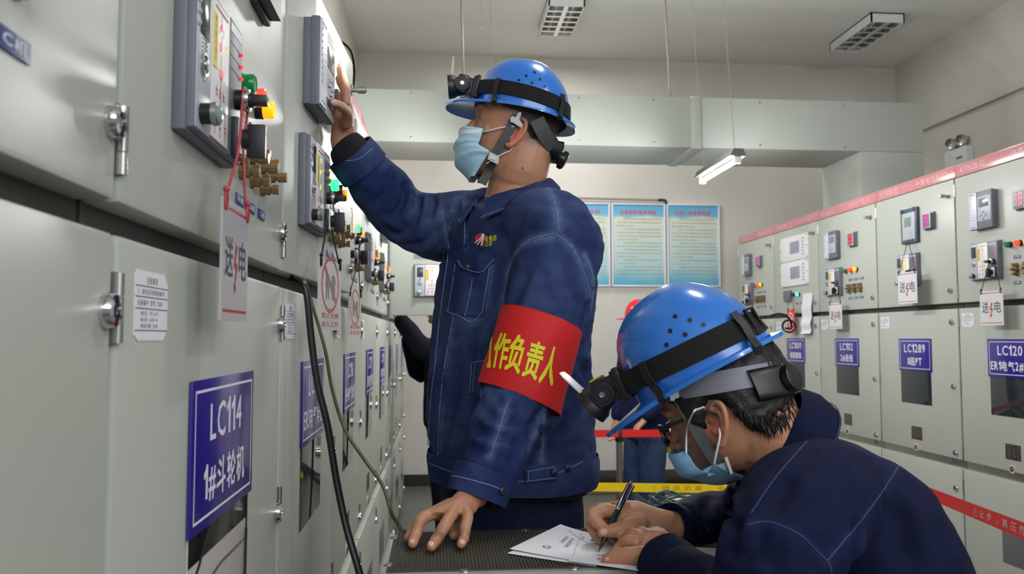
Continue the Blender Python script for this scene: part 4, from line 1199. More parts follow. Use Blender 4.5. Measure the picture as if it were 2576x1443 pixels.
def helmet(label, C, fx, ly, uz, colour, strap=True, lamp=True, group=None, near=1, lampyel=False, rough=.22, vs_=.95):
    """hard hat about the centre C of its rim plane; near = +1 when the wearer's left side is seen"""
    root = thing('hard_hat', label, 'helmet', C, group=group)
    uz = uz * vs_
    M = Matrix((( fx.x, ly.x, uz.x, 0), (fx.y, ly.y, uz.y, 0), (fx.z, ly.z, uz.z, 0), (0, 0, 0, 1)))
    root.matrix_world = Matrix.Translation(C) @ M
    mshell = colour; Hh = .137
    n = 56; zs = [0, .012, .03, .05, .07, .085, .098, .110, .119, .126, .131, .1345, .1362, .137]; mb = MB(); vs = []
    brim = []
    for i in range(n):                                       # brim edge
        th = 2 * pi * i / n; x, y = dome_pt(th, 0); c = cos(th)
        e = .010 + (.060 * max(0, c) ** 3.4 if c > 0 else .010 * c * c)
        d = V((x / .118, y / .098, 0)).normalized(); zz = -.008 - (.012 * max(0, c) ** 3) + .004 * abs(sin(th))
        brim.append((x + d.x * e, y + d.y * e * .9, zz))
    rows = [[(x * .995, y * .995, z - .0045) for x, y, z in brim], brim, [(x, y, z + .002) for x, y, z in brim]]
    for z in zs:
        rw = []
        for i in range(n):
            th = 2 * pi * i / n; x, y = dome_pt(th, z)
            rz = z
            if z > .03:                                     # raised crest along the crown and two side ribs
                g = math.exp(-(y / .020) ** 2) * .0045 * min(1, (z - .03) / .06)
                k = 1 + g / .11; x *= k; rz = z + g * (z / Hh)
            rw.append((x, y, rz))
        rows.append(rw)
    for rw in rows: vs += rw
    R = len(rows); fs = [(k * n + i, k * n + (i + 1) % n, (k + 1) * n + (i + 1) % n, (k + 1) * n + i) for k in range(R - 1) for i in range(n)]
    vs.append((0, 0, .1417)); fs += [((R - 1) * n + i, (R - 1) * n + (i + 1) % n, len(vs) - 1) for i in range(n)]
    # inside of the shell
    o = len(vs); ins = []
    for z in (0, .05, .09, .12):
        for i in range(n):
            x, y = dome_pt(2 * pi * i / n, z, off=-.004); ins.append((x, y, z - .004))
    vs += ins; fs += [(o + k * n + (i + 1) % n, o + k * n + i, o + (k + 1) * n + i, o + (k + 1) * n + (i + 1) % n) for k in range(3) for i in range(n)] + [tuple(o + 3 * n + i for i in range(n))]
    fs += [(i, (i + 1) % n, o + (i + 1) % n, o + i) for i in range(n)]
    mb.add(vs, fs); shell = mb.mesh('shell', mshell, 50); so = link('shell', shell, root)
    # vent holes, three and three on each side
    for sy in (-1, 1):
        for (a, z) in ((90, .086), (82, .071), (98, .071), (75, .056), (90, .056), (105, .056)):
            th = radians(a) * sy; x, y = dome_pt(th, z); x2, y2 = dome_pt(th, z + .002); nn = V((x / .118 ** 2, y / .098 ** 2, z / .145 ** 2 * .6)).normalized()
            link('vent_hole', MB().cyl(V((x, y, z)) - nn * .002, V((x, y, z)) + nn * .0006, .0036, n=10).mesh('vent_hole', M_black), root)
    if strap:
        mw = mat('strap_white', (190, 192, 198), .5); mg = mat('strap_grey', (92, 94, 96), .75, bump=.5, bscale=300)
        return_parts = {}
    if lamp:
        mbk = mat('lamp_black', (20, 20, 21), .42); mel = mat('elastic_black', (15, 15, 16), .9, bump=.3, bscale=500)
        lr = thing('head_lamp', label_lamp(label), 'lamp', C); lr.matrix_world = Matrix.Translation(C) @ M
        # elastic band around the dome
        mb = MB(); P, Wd, Th = [], [], []; N = 64
        for i in range(N + 1):
            th = 2 * pi * i / N; z = .030 + .006 * cos(th); x, y = dome_pt(th, z, off=.0022); x1, y1 = dome_pt(th, z + .017, off=.0022); x0, y0 = dome_pt(th, z - .017, off=.0022)
            x, y = (x0 + x1) / 2, (y0 + y1) / 2
            if cos(th) > .80: x += .012 * (cos(th) - .8) / .2
            P.append(V((x, y, z))); w = V((x1 - x0, y1 - y0, .034)); Wd.append(w); Th.append(V((x, y, .0)).normalized() * .0022)
        mb.strip(P, Wd, Th); link('elastic_band', mb.mesh('elastic_band', mel, 60), lr)
        for sy in (-1, 1):                                     # clips that hold the band on the rim
            for a in (52, 132):
                th = radians(a) * sy; bx, by, bz = brim[int(round((th % (2 * pi)) / (2 * pi) * n)) % n]; q = []
                x, y = dome_pt(th, .05, off=.0075); q.append(V((x, y, .052)))
                x, y = dome_pt(th, .03, off=.0085); q.append(V((x, y, .030)))
                x, y = dome_pt(th, .012, off=.006); q.append(V((x, y, .012))); bx, by, bz = min((p for p in brim if p[1] * sy > 0), key=lambda p: abs(p[0] - x)); q.append(V((bx, by, bz + .006))); q.append(V((bx * 1.025, by * 1.025, bz - .002))); q.append(V((bx * .97, by * .97, bz - .010)))
                tg = V((-sin(th), cos(th), 0)); link('band_clip', MB().strip(q, tg * .014, V((cos(th), sin(th), 0)) * .002).mesh('band_clip', mbk), lr)
        # lamp body in front
        x0 = dome_pt(0, .034)[0]
        mb = MB(); mb.box(x0 + .010, x0 + .018, -.030, .030, .012, .064, .003); mb.box(x0 + .016, x0 + .034, -.020, .020, .018, .060, .004)
        link('lamp_bracket', mb.mesh('lamp_bracket', mbk), lr)
        mb = MB(); c0 = V((x0 + .042, 0, .038)); ax = V((1, 0, -.28)).normalized()
        mb.lathe([(.016, -.022), (.022, -.018), (.0235, 0), (.0235, .012), (.029, .020), (.030, .034), (.027, .034), (.026, .026), (.001, .026)], c0, ax, 24)
        mb.box(x0 + .03, x0 + .055, -.014, .014, .052, .066, .004)
        link('lamp_housing', mb.mesh('lamp_housing', mbk), lr)
        mb = MB(); mb.lathe([(.0255, .0265), (.024, .029), (.001, .030)], c0, ax, 22); link('lamp_lens', mb.mesh('lamp_lens', mat('lamp_lens', (240, 244, 250), .08, spec=.8, emit=(250, 252, 255), estr=(0.3 if lampyel else 3.0))), lr)
        for sy in (-1, 1):
            mb = MB(); mb.lathe([(.0195, 0), (.0195, .007), (.017, .009), (.014, .009), (.013, .0105), (.008, .0105)], c0 + ly.__class__((0, sy * .022, 0)), (0, sy, 0), 22); link('hinge_disc', mb.mesh('hinge_disc', mbk), lr)
            mb = MB(); mb.lathe([(.0046, 0), (.0046, .0012), (.0030, .0012), (.0028, .0002), (.001, .0002)], c0 + V((0, sy * .0325, 0)), (0, sy, 0), 16); link('hinge_rivet', mb.mesh('hinge_rivet', M_chrome), lr)
        # clear lens flap folded up over the lamp
        mb = MB(); mb.prism([(-.024, 0), (.024, 0), (.024, .036), (.016, .046), (-.016, .046), (-.024, .036)], c0 + ax * .030 + V((0, 0, .027)), V((0, 1, 0)), V((.10 if not lampyel else .35, 0, 1)).normalized(), V((.0025, 0, 0)))
        link('lens_flap', mb.mesh('lens_flap', mat('clear_flap', (225, 228, 230), .2, alpha=.55)), lr)
        if lampyel:
            mb = MB(); mb.box(x0 + .032, x0 + .053, -.0145, .0145, .0635, .0665, .001); link('yellow_label', mb.mesh('yellow_label', mat('lamp_yellow', (196, 170, 40), .5)), lr)
        for ya in (-.036, .028): link('band_buckle', MB().box(x0 + .002, x0 + .012, ya, ya + .008, .012, .066, .002).mesh('band_buckle', mbk), lr)
    return root, so, brim


def label_lamp(l): return 'black head lamp on an elastic band around the ' + l


def chin_strap(root, bvh_head, C, M, pts_px, Ys, m, w, name):
    pass


def head_mask(label, O, fx, ly, uz, prof, edge, colour, pleat=1.0, s=1.0):
    """surgical mask: prof = centre profile (x,z) list top to bottom, edge = side edge (x, y, z) list; mirrored to the other side"""
    n = len(prof); nu = 24; P = catmull([V((p[0], 0, p[1])) for p in prof], 6); E = catmull([V(e) for e in edge], 6); m = min(len(P), len(E))
    rows = []
    for j in range(m):
        c, e = P[j], E[j]; row = []
        for i in range(-nu // 2, nu // 2 + 1):
            t = i / (nu / 2); a = abs(t) * pi / 2
            x = e.x + (c.x - e.x) * cos(a) ** .80; y = math.copysign(e.y * sin(a) ** .95, t); z = c.z + (e.z - c.z) * sin(a) ** 1.6
            d = pleat * (.0032 * math.sin(j / m * 2 * pi * 3.1 + .6) + .0018 * mnoise.noise(V((x * 60, y * 60, z * 60)))) * (1 - .55 * abs(t) ** 4)
            row.append(O + (fx * (x + d * cos(a)) + ly * (y + math.copysign(d * sin(a), t)) + uz * z) * s)
        rows.append(row)
    W = nu + 1; top = [p for r in rows for p in r]; cen = O + fx * .02 * s - uz * .05 * s
    bot = [p + (cen - p).normalized() * .0016 for p in top]; N = len(top); fs = []
    for j in range(m - 1):
        for i in range(nu):
            q = (j * W + i, j * W + i + 1, (j + 1) * W + i + 1, (j + 1) * W + i); fs += [q, tuple(N + k for k in q[::-1])]
    ed = list(range(W)) + [j * W + nu for j in range(1, m)] + [(m - 1) * W + i for i in range(nu - 1, -1, -1)] + [j * W for j in range(m - 2, 0, -1)]
    fs += [(a, b, N + b, N + a) for a, b in zip(ed, ed[1:] + ed[:1])]
    root = tag(link('face_mask', MB().add(top + bot, fs).mesh('face_mask', colour, 60)), label, 'mask')
    return root, rows


def hair_cap(O, fx, ly, uz, s, mask, thick, jaw=1.0, rough=.0012, n=110, m=90):
    """hair as one closed skin over the skull: it stands off where mask(x, y, z) is 1 and sinks into the head where it is 0"""
    Z = np.linspace(.133, -.108, m); h = np.array(HEAD)[::-1]; vs = []
    for z in Z:
        f, b, w = (np.interp(z, h[:, 0], h[:, k]) for k in (1, 2, 3))
        for i in range(n):
            t = 2 * pi * i / n; c, q = cos(t), sin(t); p = 2 / 2.25
            x = (f if c > 0 else b) * math.copysign(abs(c) ** p, c); y = w * math.copysign(abs(q) ** p, q)
            k = mask(x, y, z); nn = V((x, y, z * .8)).normalized(); r = mnoise.noise(V((x * 260, y * 260, z * 40))) * rough
            o = -.005 + (.005 + thick + r) * max(0, min(1, k)); v = V((x, y, z)) + nn * o
            vs.append(O + (fx * v.x + ly * v.y + uz * (v.z if v.z > 0 else v.z * jaw)) * s)
    fs = [(k * n + i, k * n + (i + 1) % n, (k + 1) * n + (i + 1) % n, (k + 1) * n + i) for k in range(m - 1) for i in range(n)] + [tuple(range(n))[::-1], tuple((m - 1) * n + i for i in range(n))]
    return MB().add(vs, fs)


def sstep(a, b, x): t = max(0, min(1, (x - a) / (b - a))); return t * t * (3 - 2 * t)
# ------------------------------------------------------------------ the standing worker
UP = V((0, 0, 1))
M_skin = skin_mat()
M_seam = mat('seam_thread', (112, 126, 162), .85)
M_seamd = mat('seam_thread_dark', (20, 27, 56), .9)
M_den1 = denim('denim_washed', (35, 48, 92), (100, 120, 164), 6, .5)
M_knit = mat('black_knit', (16, 16, 19), .95, bump=.5, bscale=260)
M_hat = mat('hat_blue', (36, 114, 206), .24, coat=.5, var=.06, vscale=9)
M_mask = mat('mask_blue', (166, 204, 224), .85, bump=.25, bscale=300, bdist=.0008)
M_loop = mat('mask_loop', (222, 224, 228), .8)
M_hair = mat('black_hair', (16, 14, 14), .5, bump=.5, bscale=300)

P1 = thing("person", "standing worker in blue helmet and mask with red armband, touching a cabinet relay", "person", (.17, 1.92, .32))
P1o = V((.17, 1.92, .32))


def p1(name, me, parent=None, **kw):
    """mesh given in world space becomes a part of the standing worker"""
    return link(name, me, parent or P1, loc=None if parent else -P1o, **kw)


FAC = V((-.86, -.51, 0)).normalized(); LEFT = V((.51, -.86, 0)).normalized()
# head frame
hO = pt(1292, 334, 1.905); hf = V((-.985, .04, .17)).normalized(); hl = UP.cross(hf).normalized(); hu = hf.cross(hl).normalized()
shL = pt(1398, 606, 1.735); elL = pt(1300, 1018, 1.665); wrL = pt(1188, 1248, 1.515)
shR = pt(1186, 560, 2.09); elR = pt(1000, 560, 2.16); wrR = pt(866, 372, 2.055)
hipC = pt(1285, 1270, 1.94)

mb = MB()
head(mb, hO, hf, hl, hu, 1.0)
for sy in (-1, 1): ear(mb, hO, hf, hl, hu, sy, 1.06, .34, .014, -.020)
nb = pt(1300, 495, 1.925)
limb(mb, [hO - hu * .02 - hf * .035, hO - hu * .085 - hf * .030, pt(1302, 455, 1.92), nb, pt(1295, 560, 1.925)], [.066, .066, .067, .075, .09], 22, 4)
# trunk, arms and legs under the clothes
mb.loft([(pt(1295, 540, 1.925), FAC * .06, LEFT * .12), (pt(1295, 620, 1.925), FAC * .10, LEFT * .17), (pt(1285, 800, 1.93), FAC * .12, LEFT * .17), (pt(1282, 1000, 1.93), FAC * .12, LEFT * .16), (hipC, FAC * .11, LEFT * .165), (hipC - UP * .12, FAC * .10, LEFT * .16)], 24)
limb(mb, [shL, elL, wrL], [.052, .042, .028]); limb(mb, [shR, elR, pt(905, 430, 2.08), wrR], [.052, .043, .036, .030])
for sgn in (1, -1):
    h = hipC + LEFT * .09 * sgn - UP * .05; limb(mb, [h, h - UP * .40 + FAC * .02, V((h.x, h.y, .40))], [.075, .055, .04]); limb(mb, [V((h.x, h.y, .40)), V((h.x, h.y, .36)) + FAC * .05, V((h.x, h.y, .345)) + FAC * .16], [.04, .04, .03])
# left hand pressed on the trolley top
TZ = 1.066
def tip(px, py): p = onz(px, py, TZ + .008); return p
hb = pt(1196, 1256, 1.500)
mb.loft([(pt(1194, 1232, 1.528), V((.035, .012, .008)), V((.004, -.012, .026))), (pt(1168, 1264, 1.497), V((.037, .012, .006)), V((.004, -.010, .018))), (pt(1138, 1287, 1.475), V((.043, .010, -.002)), V((.004, -.012, .014))), (pt(1122, 1300, 1.468), V((.040, .008, -.004)), V((.004, -.012, .011)))], 20)
finger(mb, [pt(1160, 1262, 1.49), pt(1176, 1295, 1.462), pt(1170, 1328, 1.437), pt(1167, 1352, 1.437), tip(1160, 1368)], .0105, .0082)
finger(mb, [pt(1150, 1268, 1.48), pt(1135, 1294, 1.456), pt(1116, 1326, 1.422), pt(1097, 1357, 1.424), tip(1085, 1374)], .0115, .0088)
finger(mb, [pt(1140, 1266, 1.49), pt(1098, 1288, 1.476), pt(1061, 1304, 1.456), pt(1047, 1340, 1.446), tip(1038, 1366)], .0115, .0088)
finger(mb, [pt(1136, 1264, 1.51), pt(1098, 1284, 1.508), pt(1062, 1304, 1.502), pt(1040, 1336, 1.492), tip(1027, 1352)], .0108, .0082)
finger(mb, [pt(1175, 1262, 1.52), pt(1160, 1300, 1.515), pt(1150, 1328, 1.50), tip(1142, 1345)], .0130, .0100)
# right hand flat against the side of the relay
RH = V((.010, -.010, 0))
fdir = (pt(850, 180, 2.03) - pt(862, 330, 2.04)).normalized()
mb.loft([(pt(868, 385, 2.062), V((.028, .004, .012)), V((.004, .020, -.004))), (pt(862, 345, 2.058), V((.030, .004, .010)), V((.002, .024, 0))), (pt(864, 305, 2.048), V((.027, .004, .008)), V((0, .034, 0))), (pt(866, 268, 2.040), V((.020, .002, .006)), V((0, .040, 0))), (pt(861, 240, 2.036), V((.0135, .002, .004)), V((0, .038, 0)))], 20)
for k, (dy, ln, lean) in enumerate(((-.030, 0, 0), (-.010, 8, 3), (.011, 2, 5), (.030, -22, 8))):
    Yk = 2.036 + dy
    finger(mb, [pt(862 - lean * .3, 262, Yk) + RH, pt(861 - lean * .5, 232, Yk) + RH, pt(855 - lean, 200 - ln * .5, Yk) + RH, pt(850 - lean, 178 - ln, Yk) + RH], .0108 if k == 0 else .0105, .0080)
finger(mb, [pt(874, 312, 2.012), pt(874, 286, 1.978), pt(860, 269, 1.928), pt(838, 257, 1.872)], .0145, .0092)
mb.ball(pt(868, 300, 2.020), (.016, .018, .026))
body = remesh(mb, .0028, 3)
W1 = lambda x, y, z: hO + hf * x + hl * y + hu * z
spots = [(W1(.006, .078, -.026), .046, (206, 112, 92), .75), (W1(.008, .080, -.020), .015, (110, 54, 44), .75), (W1(-.03, .03, .075), .12, (52, 42, 38), .9), (W1(-.075, .0, .02), .078, (48, 40, 36), .95), (W1(-.05, .06, .035), .062, (66, 54, 48), .85), (W1(-.085, .0, -.04), .06, (70, 56, 50), .8), (W1(-.045, .065, -.01), .035, (96, 76, 64), .6),
         (W1(.094, .034, .037), ((hf, hl, hu), (.02, .022, .006)), (46, 36, 32), .9), (W1(.098, 0, -.05), .024, (170, 100, 92), .5), (cast(bvh_of(body), 1315, 423)[0] or W1(0, 0, 0), .0042, (70, 40, 30), 1),
         (pt(850, 172, 2.0), .03, (216, 160, 120), .5), (hb, .07, (172, 112, 92), .5)]
skin_colour(body, (180, 130, 101), spots)
body.materials.append(M_skin)
p1('body', body)
bvb = bvh_of(body)
# eyes, nails
for sy in (-1, 1):
    eo = p1('eye', MB().ball(W1(.0735, sy * .032, .016), .0112, 16, 12).mesh('eye', mat('eye_white', (212, 208, 202), .2), 180))
    link('iris', MB().lathe([(.0055, .0100), (.005, .0115), (.001, .0119)], W1(.0735, sy * .032, .016), hf, 14).mesh('iris', M_black), eo)
M_nail = mat('nail', (214, 168, 150), .3)
def nail(parent_fn, px, py, w, h, ang=0, bv=None):
    c, s = cos(ang), sin(ang)
    try:
        def oval(a, b):
            a, b = a * 2 - 1, b * 2 - 1; u, v = a * sqrt(1 - b * b / 2), b * sqrt(1 - a * a / 2); return px + (u * w * c - v * h * s), py + (u * w * s + v * h * c)
        mbn = patch(bv or bvb, oval, 6, 6, .0004, .0001); parent_fn('fingernail', mbn.mesh('fingernail', M_nail, 60))
    except Exception: pass
nail(p1, 1084, 1367, 7, 6, .5); nail(p1, 1163, 1362, 7, 5, .1); nail(p1, 1036, 1360, 6, 5, .5); nail(p1, 841, 259, 7, 9, -.95)

# cropped hair
def mask1(x, y, z):
    zb = np.interp(x, [-.105, -.08, -.06, -.035, -.015, .0, .02, .045, .06, .075], [-.062, -.068, -.055, -.02, .015, .030, .032, .040, .062, .085])
    return sstep(-.012, .014, z - zb + .004 * mnoise.noise(V((x * 90, y * 90, z * 90))))
M_crop = mat('cropped_hair', (58, 48, 43), .75, bump=.9, bscale=900, var=.25, vscale=160, bdist=.001)
p1('hair', hair_cap(hO, hf, hl, hu, 1.0, mask1, .0022, rough=.0006).mesh('hair', M_crop, 180))

# trousers, boots
mb = MB()
mb.loft([(pt(1283, 1130, 1.94), FAC * .135, LEFT * .185), (hipC + UP * .0, FAC * .150, LEFT * .200), (hipC - UP * .10, FAC * .150, LEFT * .205), (hipC - UP * .2, FAC * .12, LEFT * .18)], 28)
for sgn in (1, -1):
    h = hipC + LEFT * .095 * sgn - UP * .06; limb(mb, [h, h - UP * .42 + FAC * .02, V((h.x, h.y, .40))], [.108, .088, .072], 22)
tr = remesh(mb, .008, 4); wrinkle(tr, .006, 9, 3, (1, 1, .5))
M_trou = denim('trouser_denim', (20, 27, 54), (44, 54, 86), 5, .35)
tr.materials.append(M_trou); p1('trousers', tr)
for sgn in (1, -1):
    h = hipC + LEFT * .095 * sgn; mb = MB(); b0 = V((h.x, h.y, .345))
    limb(mb, [b0 + V((0, 0, .06)), b0 + FAC * .03 + V((0, 0, .02)), b0 + FAC * .17 + V((0, 0, .008))], [.052, .05, .042], 16)
    mb.box(h.x - .05, h.x + .05, h.y - .05, h.y + .05, .321, .34)
    bo = remesh(mb, .006, 3); bo.materials.append(M_rubber); p1('boot', bo)

# inner black layer: knitted cuff of the right arm, band below the jacket hem
mb = MB()
mb.loft([(pt(925, 440, 2.09), V((.040, .004, .036)), V((0, .054, 0))), (pt(895, 402, 2.08), V((.040, .004, .036)), V((0, .054, 0))), (pt(874, 375, 2.070), V((.037, .004, .034)), V((0, .050, 0))), (pt(866, 362, 2.066), V((.034, .004, .030)), V((0, .046, 0))), (pt(864, 359, 2.066), V((.029, .004, .026)), V((0, .040, 0)))], 28)
p1('knit_cuff', remesh(mb, .004, 3)); bpy.data.objects['knit_cuff'].data.materials.append(M_knit)
mb = MB(); mb.loft([(pt(1284, 1130, 1.935), FAC * .150, LEFT * .203), (pt(1286, 1198, 1.935), FAC * .158, LEFT * .210), (pt(1288, 1222, 1.935), FAC * .152, LEFT * .205)], 40)
ih = mb.mesh('inner_hem', M_knit, 60); p1('inner_hem', ih)

# jacket
mb = MB()
tc = lambda px, py, Y, d, w, pw=2.2: (pt(px, py, Y), FAC * d, LEFT * w, pw)
mb.loft([tc(1288, 1205, 1.93, .150, .205), tc(1288, 1190, 1.93, .163, .214), tc(1285, 1150, 1.93, .168, .216), tc(1284, 1110, 1.93, .170, .216), tc(1280, 1040, 1.93, .172, .218), tc(1280, 930, 1.93, .168, .212), tc(1283, 820, 1.93, .165, .212), tc(1292, 720, 1.925, .160, .218), tc(1300, 640, 1.92, .145, .222), tc(1302, 580, 1.915, .120, .205), tc(1298, 540, 1.915, .097, .165), tc(1298, 512, 1.915, .082, .12), tc(1298, 500, 1.915, .070, .09)], 44)
limb(mb, [pt(1335, 560, 1.80), shL, pt(1372, 760, 1.690), pt(1345, 880, 1.672), pt(1305, 1000, 1.655), pt(1268, 1100, 1.59), pt(1222, 1200, 1.545)], [.085, .100, .084, .079, .077, .068, .056], 26, 5)
limb(mb, [pt(1240, 555, 2.03), pt(1172, 570, 2.09), pt(1090, 568, 2.13), pt(1020, 540, 2.145), pt(962, 478, 2.125), pt(912, 420, 2.095)], [.085, .090, .084, .079, .071, .062], 26, 5)
mb.ball(pt(1432, 700, 1.86), (.06, .075, .13))
mb.ball(pt(1440, 620, 1.83), (.055, .07, .09))
jk = remesh(mb, .0055, 5)
b0 = bvh_of(jk)
CR1 = [([(1195, 500), (1180, 530), (1172, 560)], .010, .006), ([(1150, 498), (1145, 540), (1120, 580)], .010, .007), ([(1085, 482), (1090, 520), (1075, 560)], .010, .007), ([(1048, 480), (1052, 530), (1040, 575)], .011, .008), ([(1020, 450), (1015, 500), (990, 545)], .010, .007), ([(985, 420), (975, 470), (945, 510)], .009, .005),
       ([(1120, 560), (1060, 610), (1000, 610)], .012, .005), ([(1060, 545), (1010, 590), (960, 570)], .012, .005), ([(1180, 600), (1130, 640), (1100, 650)], .012, .005),
       ([(1225, 1000), (1265, 1015), (1300, 1045)], .012, .006), ([(1200, 1010), (1250, 1050), (1330, 1070)], .012, .006), ([(1180, 1070), (1230, 1090), (1310, 1110)], .011, .005), ([(1165, 1120), (1215, 1140), (1290, 1150)], .010, .004), ([(1375, 1030), (1345, 1060), (1330, 1110)], .011, .006), ([(1290, 1180), (1295, 1130), (1320, 1080)], .012, .006),
       ([(1400, 640), (1425, 720), (1440, 780)], .014, .005), ([(1450, 640), (1475, 720), (1470, 800)], .013, .006), ([(1340, 660), (1300, 740), (1280, 790)], .016, .006), ([(1262, 800), (1240, 880), (1215, 960)], .018, .008), ([(1270, 700), (1258, 760), (1256, 800)], .014, .006),
       ([(1120, 820), (1110, 900), (1105, 980)], .018, .005), ([(1150, 980), (1130, 1060), (1110, 1150)], .018, .006), ([(1180, 860), (1190, 940), (1180, 1010)], .015, .004), ([(1460, 900), (1480, 960), (1470, 1040)], .015, .009), ([(1440, 1050), (1400, 1100), (1380, 1180)], .016, .006), ([(1360, 1060), (1370, 1120), (1365, 1180)], .014, .006), ([(1465, 860), (1440, 960), (1430, 1020)], .014, .006),
       ([(1330, 545), (1400, 560), (1450, 620)], .02, -.004), ([(1240, 575), (1220, 640), (1205, 720)], .02, -.004), ([(1180, 660), (1165, 740), (1160, 790)], .018, -.004)]
creases(jk, b0, CR1)
wrinkle(jk, .0075, 10, 1); wrinkle(jk, .0032, 26, 5, (1, 1, 1.8))
for x in range(1): pass
jk.materials.append(M_den1); shade(jk, 180); jo = p1('jacket', jk); bj = bvh_of(jk)
def j1(name, me, **kw): return link(name, me, jo, **kw)
# hem band
mb = MB(); secs = []
def ringband(secs, th=.006, n=56):
    mbb = MB(); mbb.loft([(c, a, b, 2.2) for c, a, b in secs], n, cap=False); return mbb
hem = [(pt(1285, 1134, 1.93), FAC * .1755, LEFT * .2215), (pt(1286, 1152, 1.93), FAC * .179, LEFT * .2245), (pt(1288, 1196, 1.93), FAC * .176, LEFT * .2225), (pt(1288, 1209, 1.93), FAC * .170, LEFT * .2175), (pt(1288, 1209, 1.93), FAC * .158, LEFT * .205)]
hb_me = ringband(hem).mesh('hem_band', M_den1, 60); wrinkle(hb_me, .003, 14, 9); ho = j1('hem_band', hb_me); bh = bvh_of(hb_me)
# sleeve cuffs
def cuffmb(p, d, r, ln, th=.0045, n=36, up=None):
    d = d.normalized(); a = d.orthogonal().normalized() if up is None else (up - d * up.dot(d)).normalized(); b = d.cross(a); mbb = MB()
    mbb.loft([(p - d * .002, a * (r - .004), b * (r - .004)), (p, a * (r + th), b * (r + th)), (p + d * ln * .5, a * (r + th * .7), b * (r + th * .7)), (p + d * ln, a * (r + th * .4), b * (r + th * .4)), (p + d * ln, a * (r - .006), b * (r - .006)), (p + d * ln * .4, a * (r - .008), b * (r - .008))], n, cap=False); return mbb
cL = cuffmb(pt(1222, 1186, 1.545), pt(1203, 1240, 1.535) - pt(1222, 1186, 1.545), .0545, .052).mesh('cuff', M_den1, 60); wrinkle(cL, .003, 25, 2); j1('cuff', cL); bcl = bvh_of(cL)
cR = cuffmb(pt(918, 428, 2.098), pt(884, 386, 2.078) - pt(918, 428, 2.098), .0635, .058).mesh('cuff', M_den1, 60); wrinkle(cR, .003, 25, 4); j1('cuff', cR); bcr = bvh_of(cR)
mb = cuffmb(pt(1214, 1216, 1.535), pt(1198, 1250, 1.522) - pt(1214, 1216, 1.535), .0385, .030); p1('inner_sleeve', mb.mesh('inner_sleeve', M_knit, 60))
# seams
SEAMS1 = ([(1395, 588), (1350, 598), (1320, 612), (1290, 650), (1272, 720), (1262, 795)], [(1398, 588), (1440, 625), (1470, 690), (1488, 760)], [(1375, 470), (1392, 500), (1402, 540), (1406, 580)], [(1180, 512), (1215, 520)], [(1112, 535), (1130, 640), (1122, 700)], [(1488, 770), (1492, 700), (1470, 640)],
           [(1062, 1075), (1078, 1150), (1095, 1185)], [(1278, 1010), (1252, 1090), (1232, 1150)], [(1368, 1040), (1366, 1100), (1362, 1160)], [(1310, 618), (1345, 606), (1392, 596)])
wear(jk, bj, list(SEAMS1) + [[(1173, 530), (1168, 640), (1150, 760), (1124, 900), (1108, 1040), (1104, 1150)], [(1140, 533), (1131, 640), (1116, 760), (1099, 900), (1086, 1040), (1080, 1150)], [(1150, 660), (1140, 725), (1130, 785), (1160, 796), (1190, 810), (1217, 784), (1226, 730), (1233, 672)], [(1370, 1030), (1350, 1080), (1330, 1130)], [(1180, 690), (1172, 740), (1168, 780)], [(1150, 500), (1172, 512)], [(1050, 482), (1080, 484)]], .009)
for pl in SEAMS1:
    thread(bj, 'seam', pl, M_seam, jo, .0010)
thread(bh, 'seam', [(1080, 1165), (1180, 1200), (1290, 1212), (1400, 1190), (1490, 1148)], M_seam, jo); thread(bh, 'seam', [(1300, 1150), (1400, 1135), (1490, 1100)], M_seam, jo)
for q in ([(1138, 1196), (1180, 1205), (1240, 1222), (1270, 1236)], [(1152, 1150), (1200, 1158), (1260, 1172)]): thread(bcl, 'seam', q, M_seam, jo)
for q in ([(846, 405), (900, 400), (936, 374)],): thread(bcr, 'seam', q, M_seam, jo)
# placket: double strip down the front edge, collar opening to hem
plk = edges_map([(1136, 535), (1128, 640), (1112, 760), (1095, 900), (1082, 1040), (1076, 1150)], [(1172, 540), (1168, 640), (1150, 760), (1124, 900), (1108, 1040), (1104, 1152)])
j1('placket', patch(bj, plk, 4, 40, .003).mesh('placket', M_den1, 60))
thread(bj, 'seam', [(1173, 530), (1168, 640), (1150, 760), (1124, 900), (1108, 1040), (1104, 1150)], M_seam, jo, off=.003)
thread(bj, 'seam', [(1140, 533), (1131, 640), (1116, 760), (1099, 900), (1086, 1040), (1080, 1150)], M_seam, jo, off=.0048)
# chest pocket with flap
pk = edges_map([(1148, 660), (1136, 730), (1128, 790)], [(1232, 672), (1222, 730), (1216, 785)])
pkm = patch(bj, bil([(1150, 650), (1234, 668), (1218, 796), (1128, 790)]), 10, 12, .0028); j1('pocket', pkm.mesh('pocket', M_den1, 60))
for pl in ([(1150, 660), (1140, 725), (1130, 785)], [(1233, 672), (1226, 730), (1217, 785)], [(1130, 786), (1160, 796), (1190, 810), (1217, 784)], [(1192, 700), (1182, 750), (1172, 796)]): thread(bj, 'seam', pl, M_seam, jo, off=.0042)
fl = edges_map([(1146, 628), (1150, 655), (1160, 690)], [(1248, 640), (1240, 655), (1212, 690)])
def flapf(u, v):
    lo = [(1152, 660), (1163, 676), (1182, 684), (1212, 688), (1232, 668), (1244, 652)]; q = catmull([V((*p, 0)) for p in lo], 6); b = q[int(round(u * (len(q) - 1)))]; a = V((1144 + 104 * u, 626 + 14 * u + 6 * sin(pi * u), 0)); c = a.lerp(b, v); return c.x, c.y
fm = patch(bj, flapf, 16, 8, .0055).mesh('pocket_flap', M_den1, 60); j1('pocket_flap', fm); bfl = bvh_of(fm)
thread(bfl, 'seam', [(1152, 655), (1163, 672), (1184, 681), (1211, 684), (1231, 664), (1243, 650)], M_seam, jo)
l, n = cast(bfl, 1176, 672)
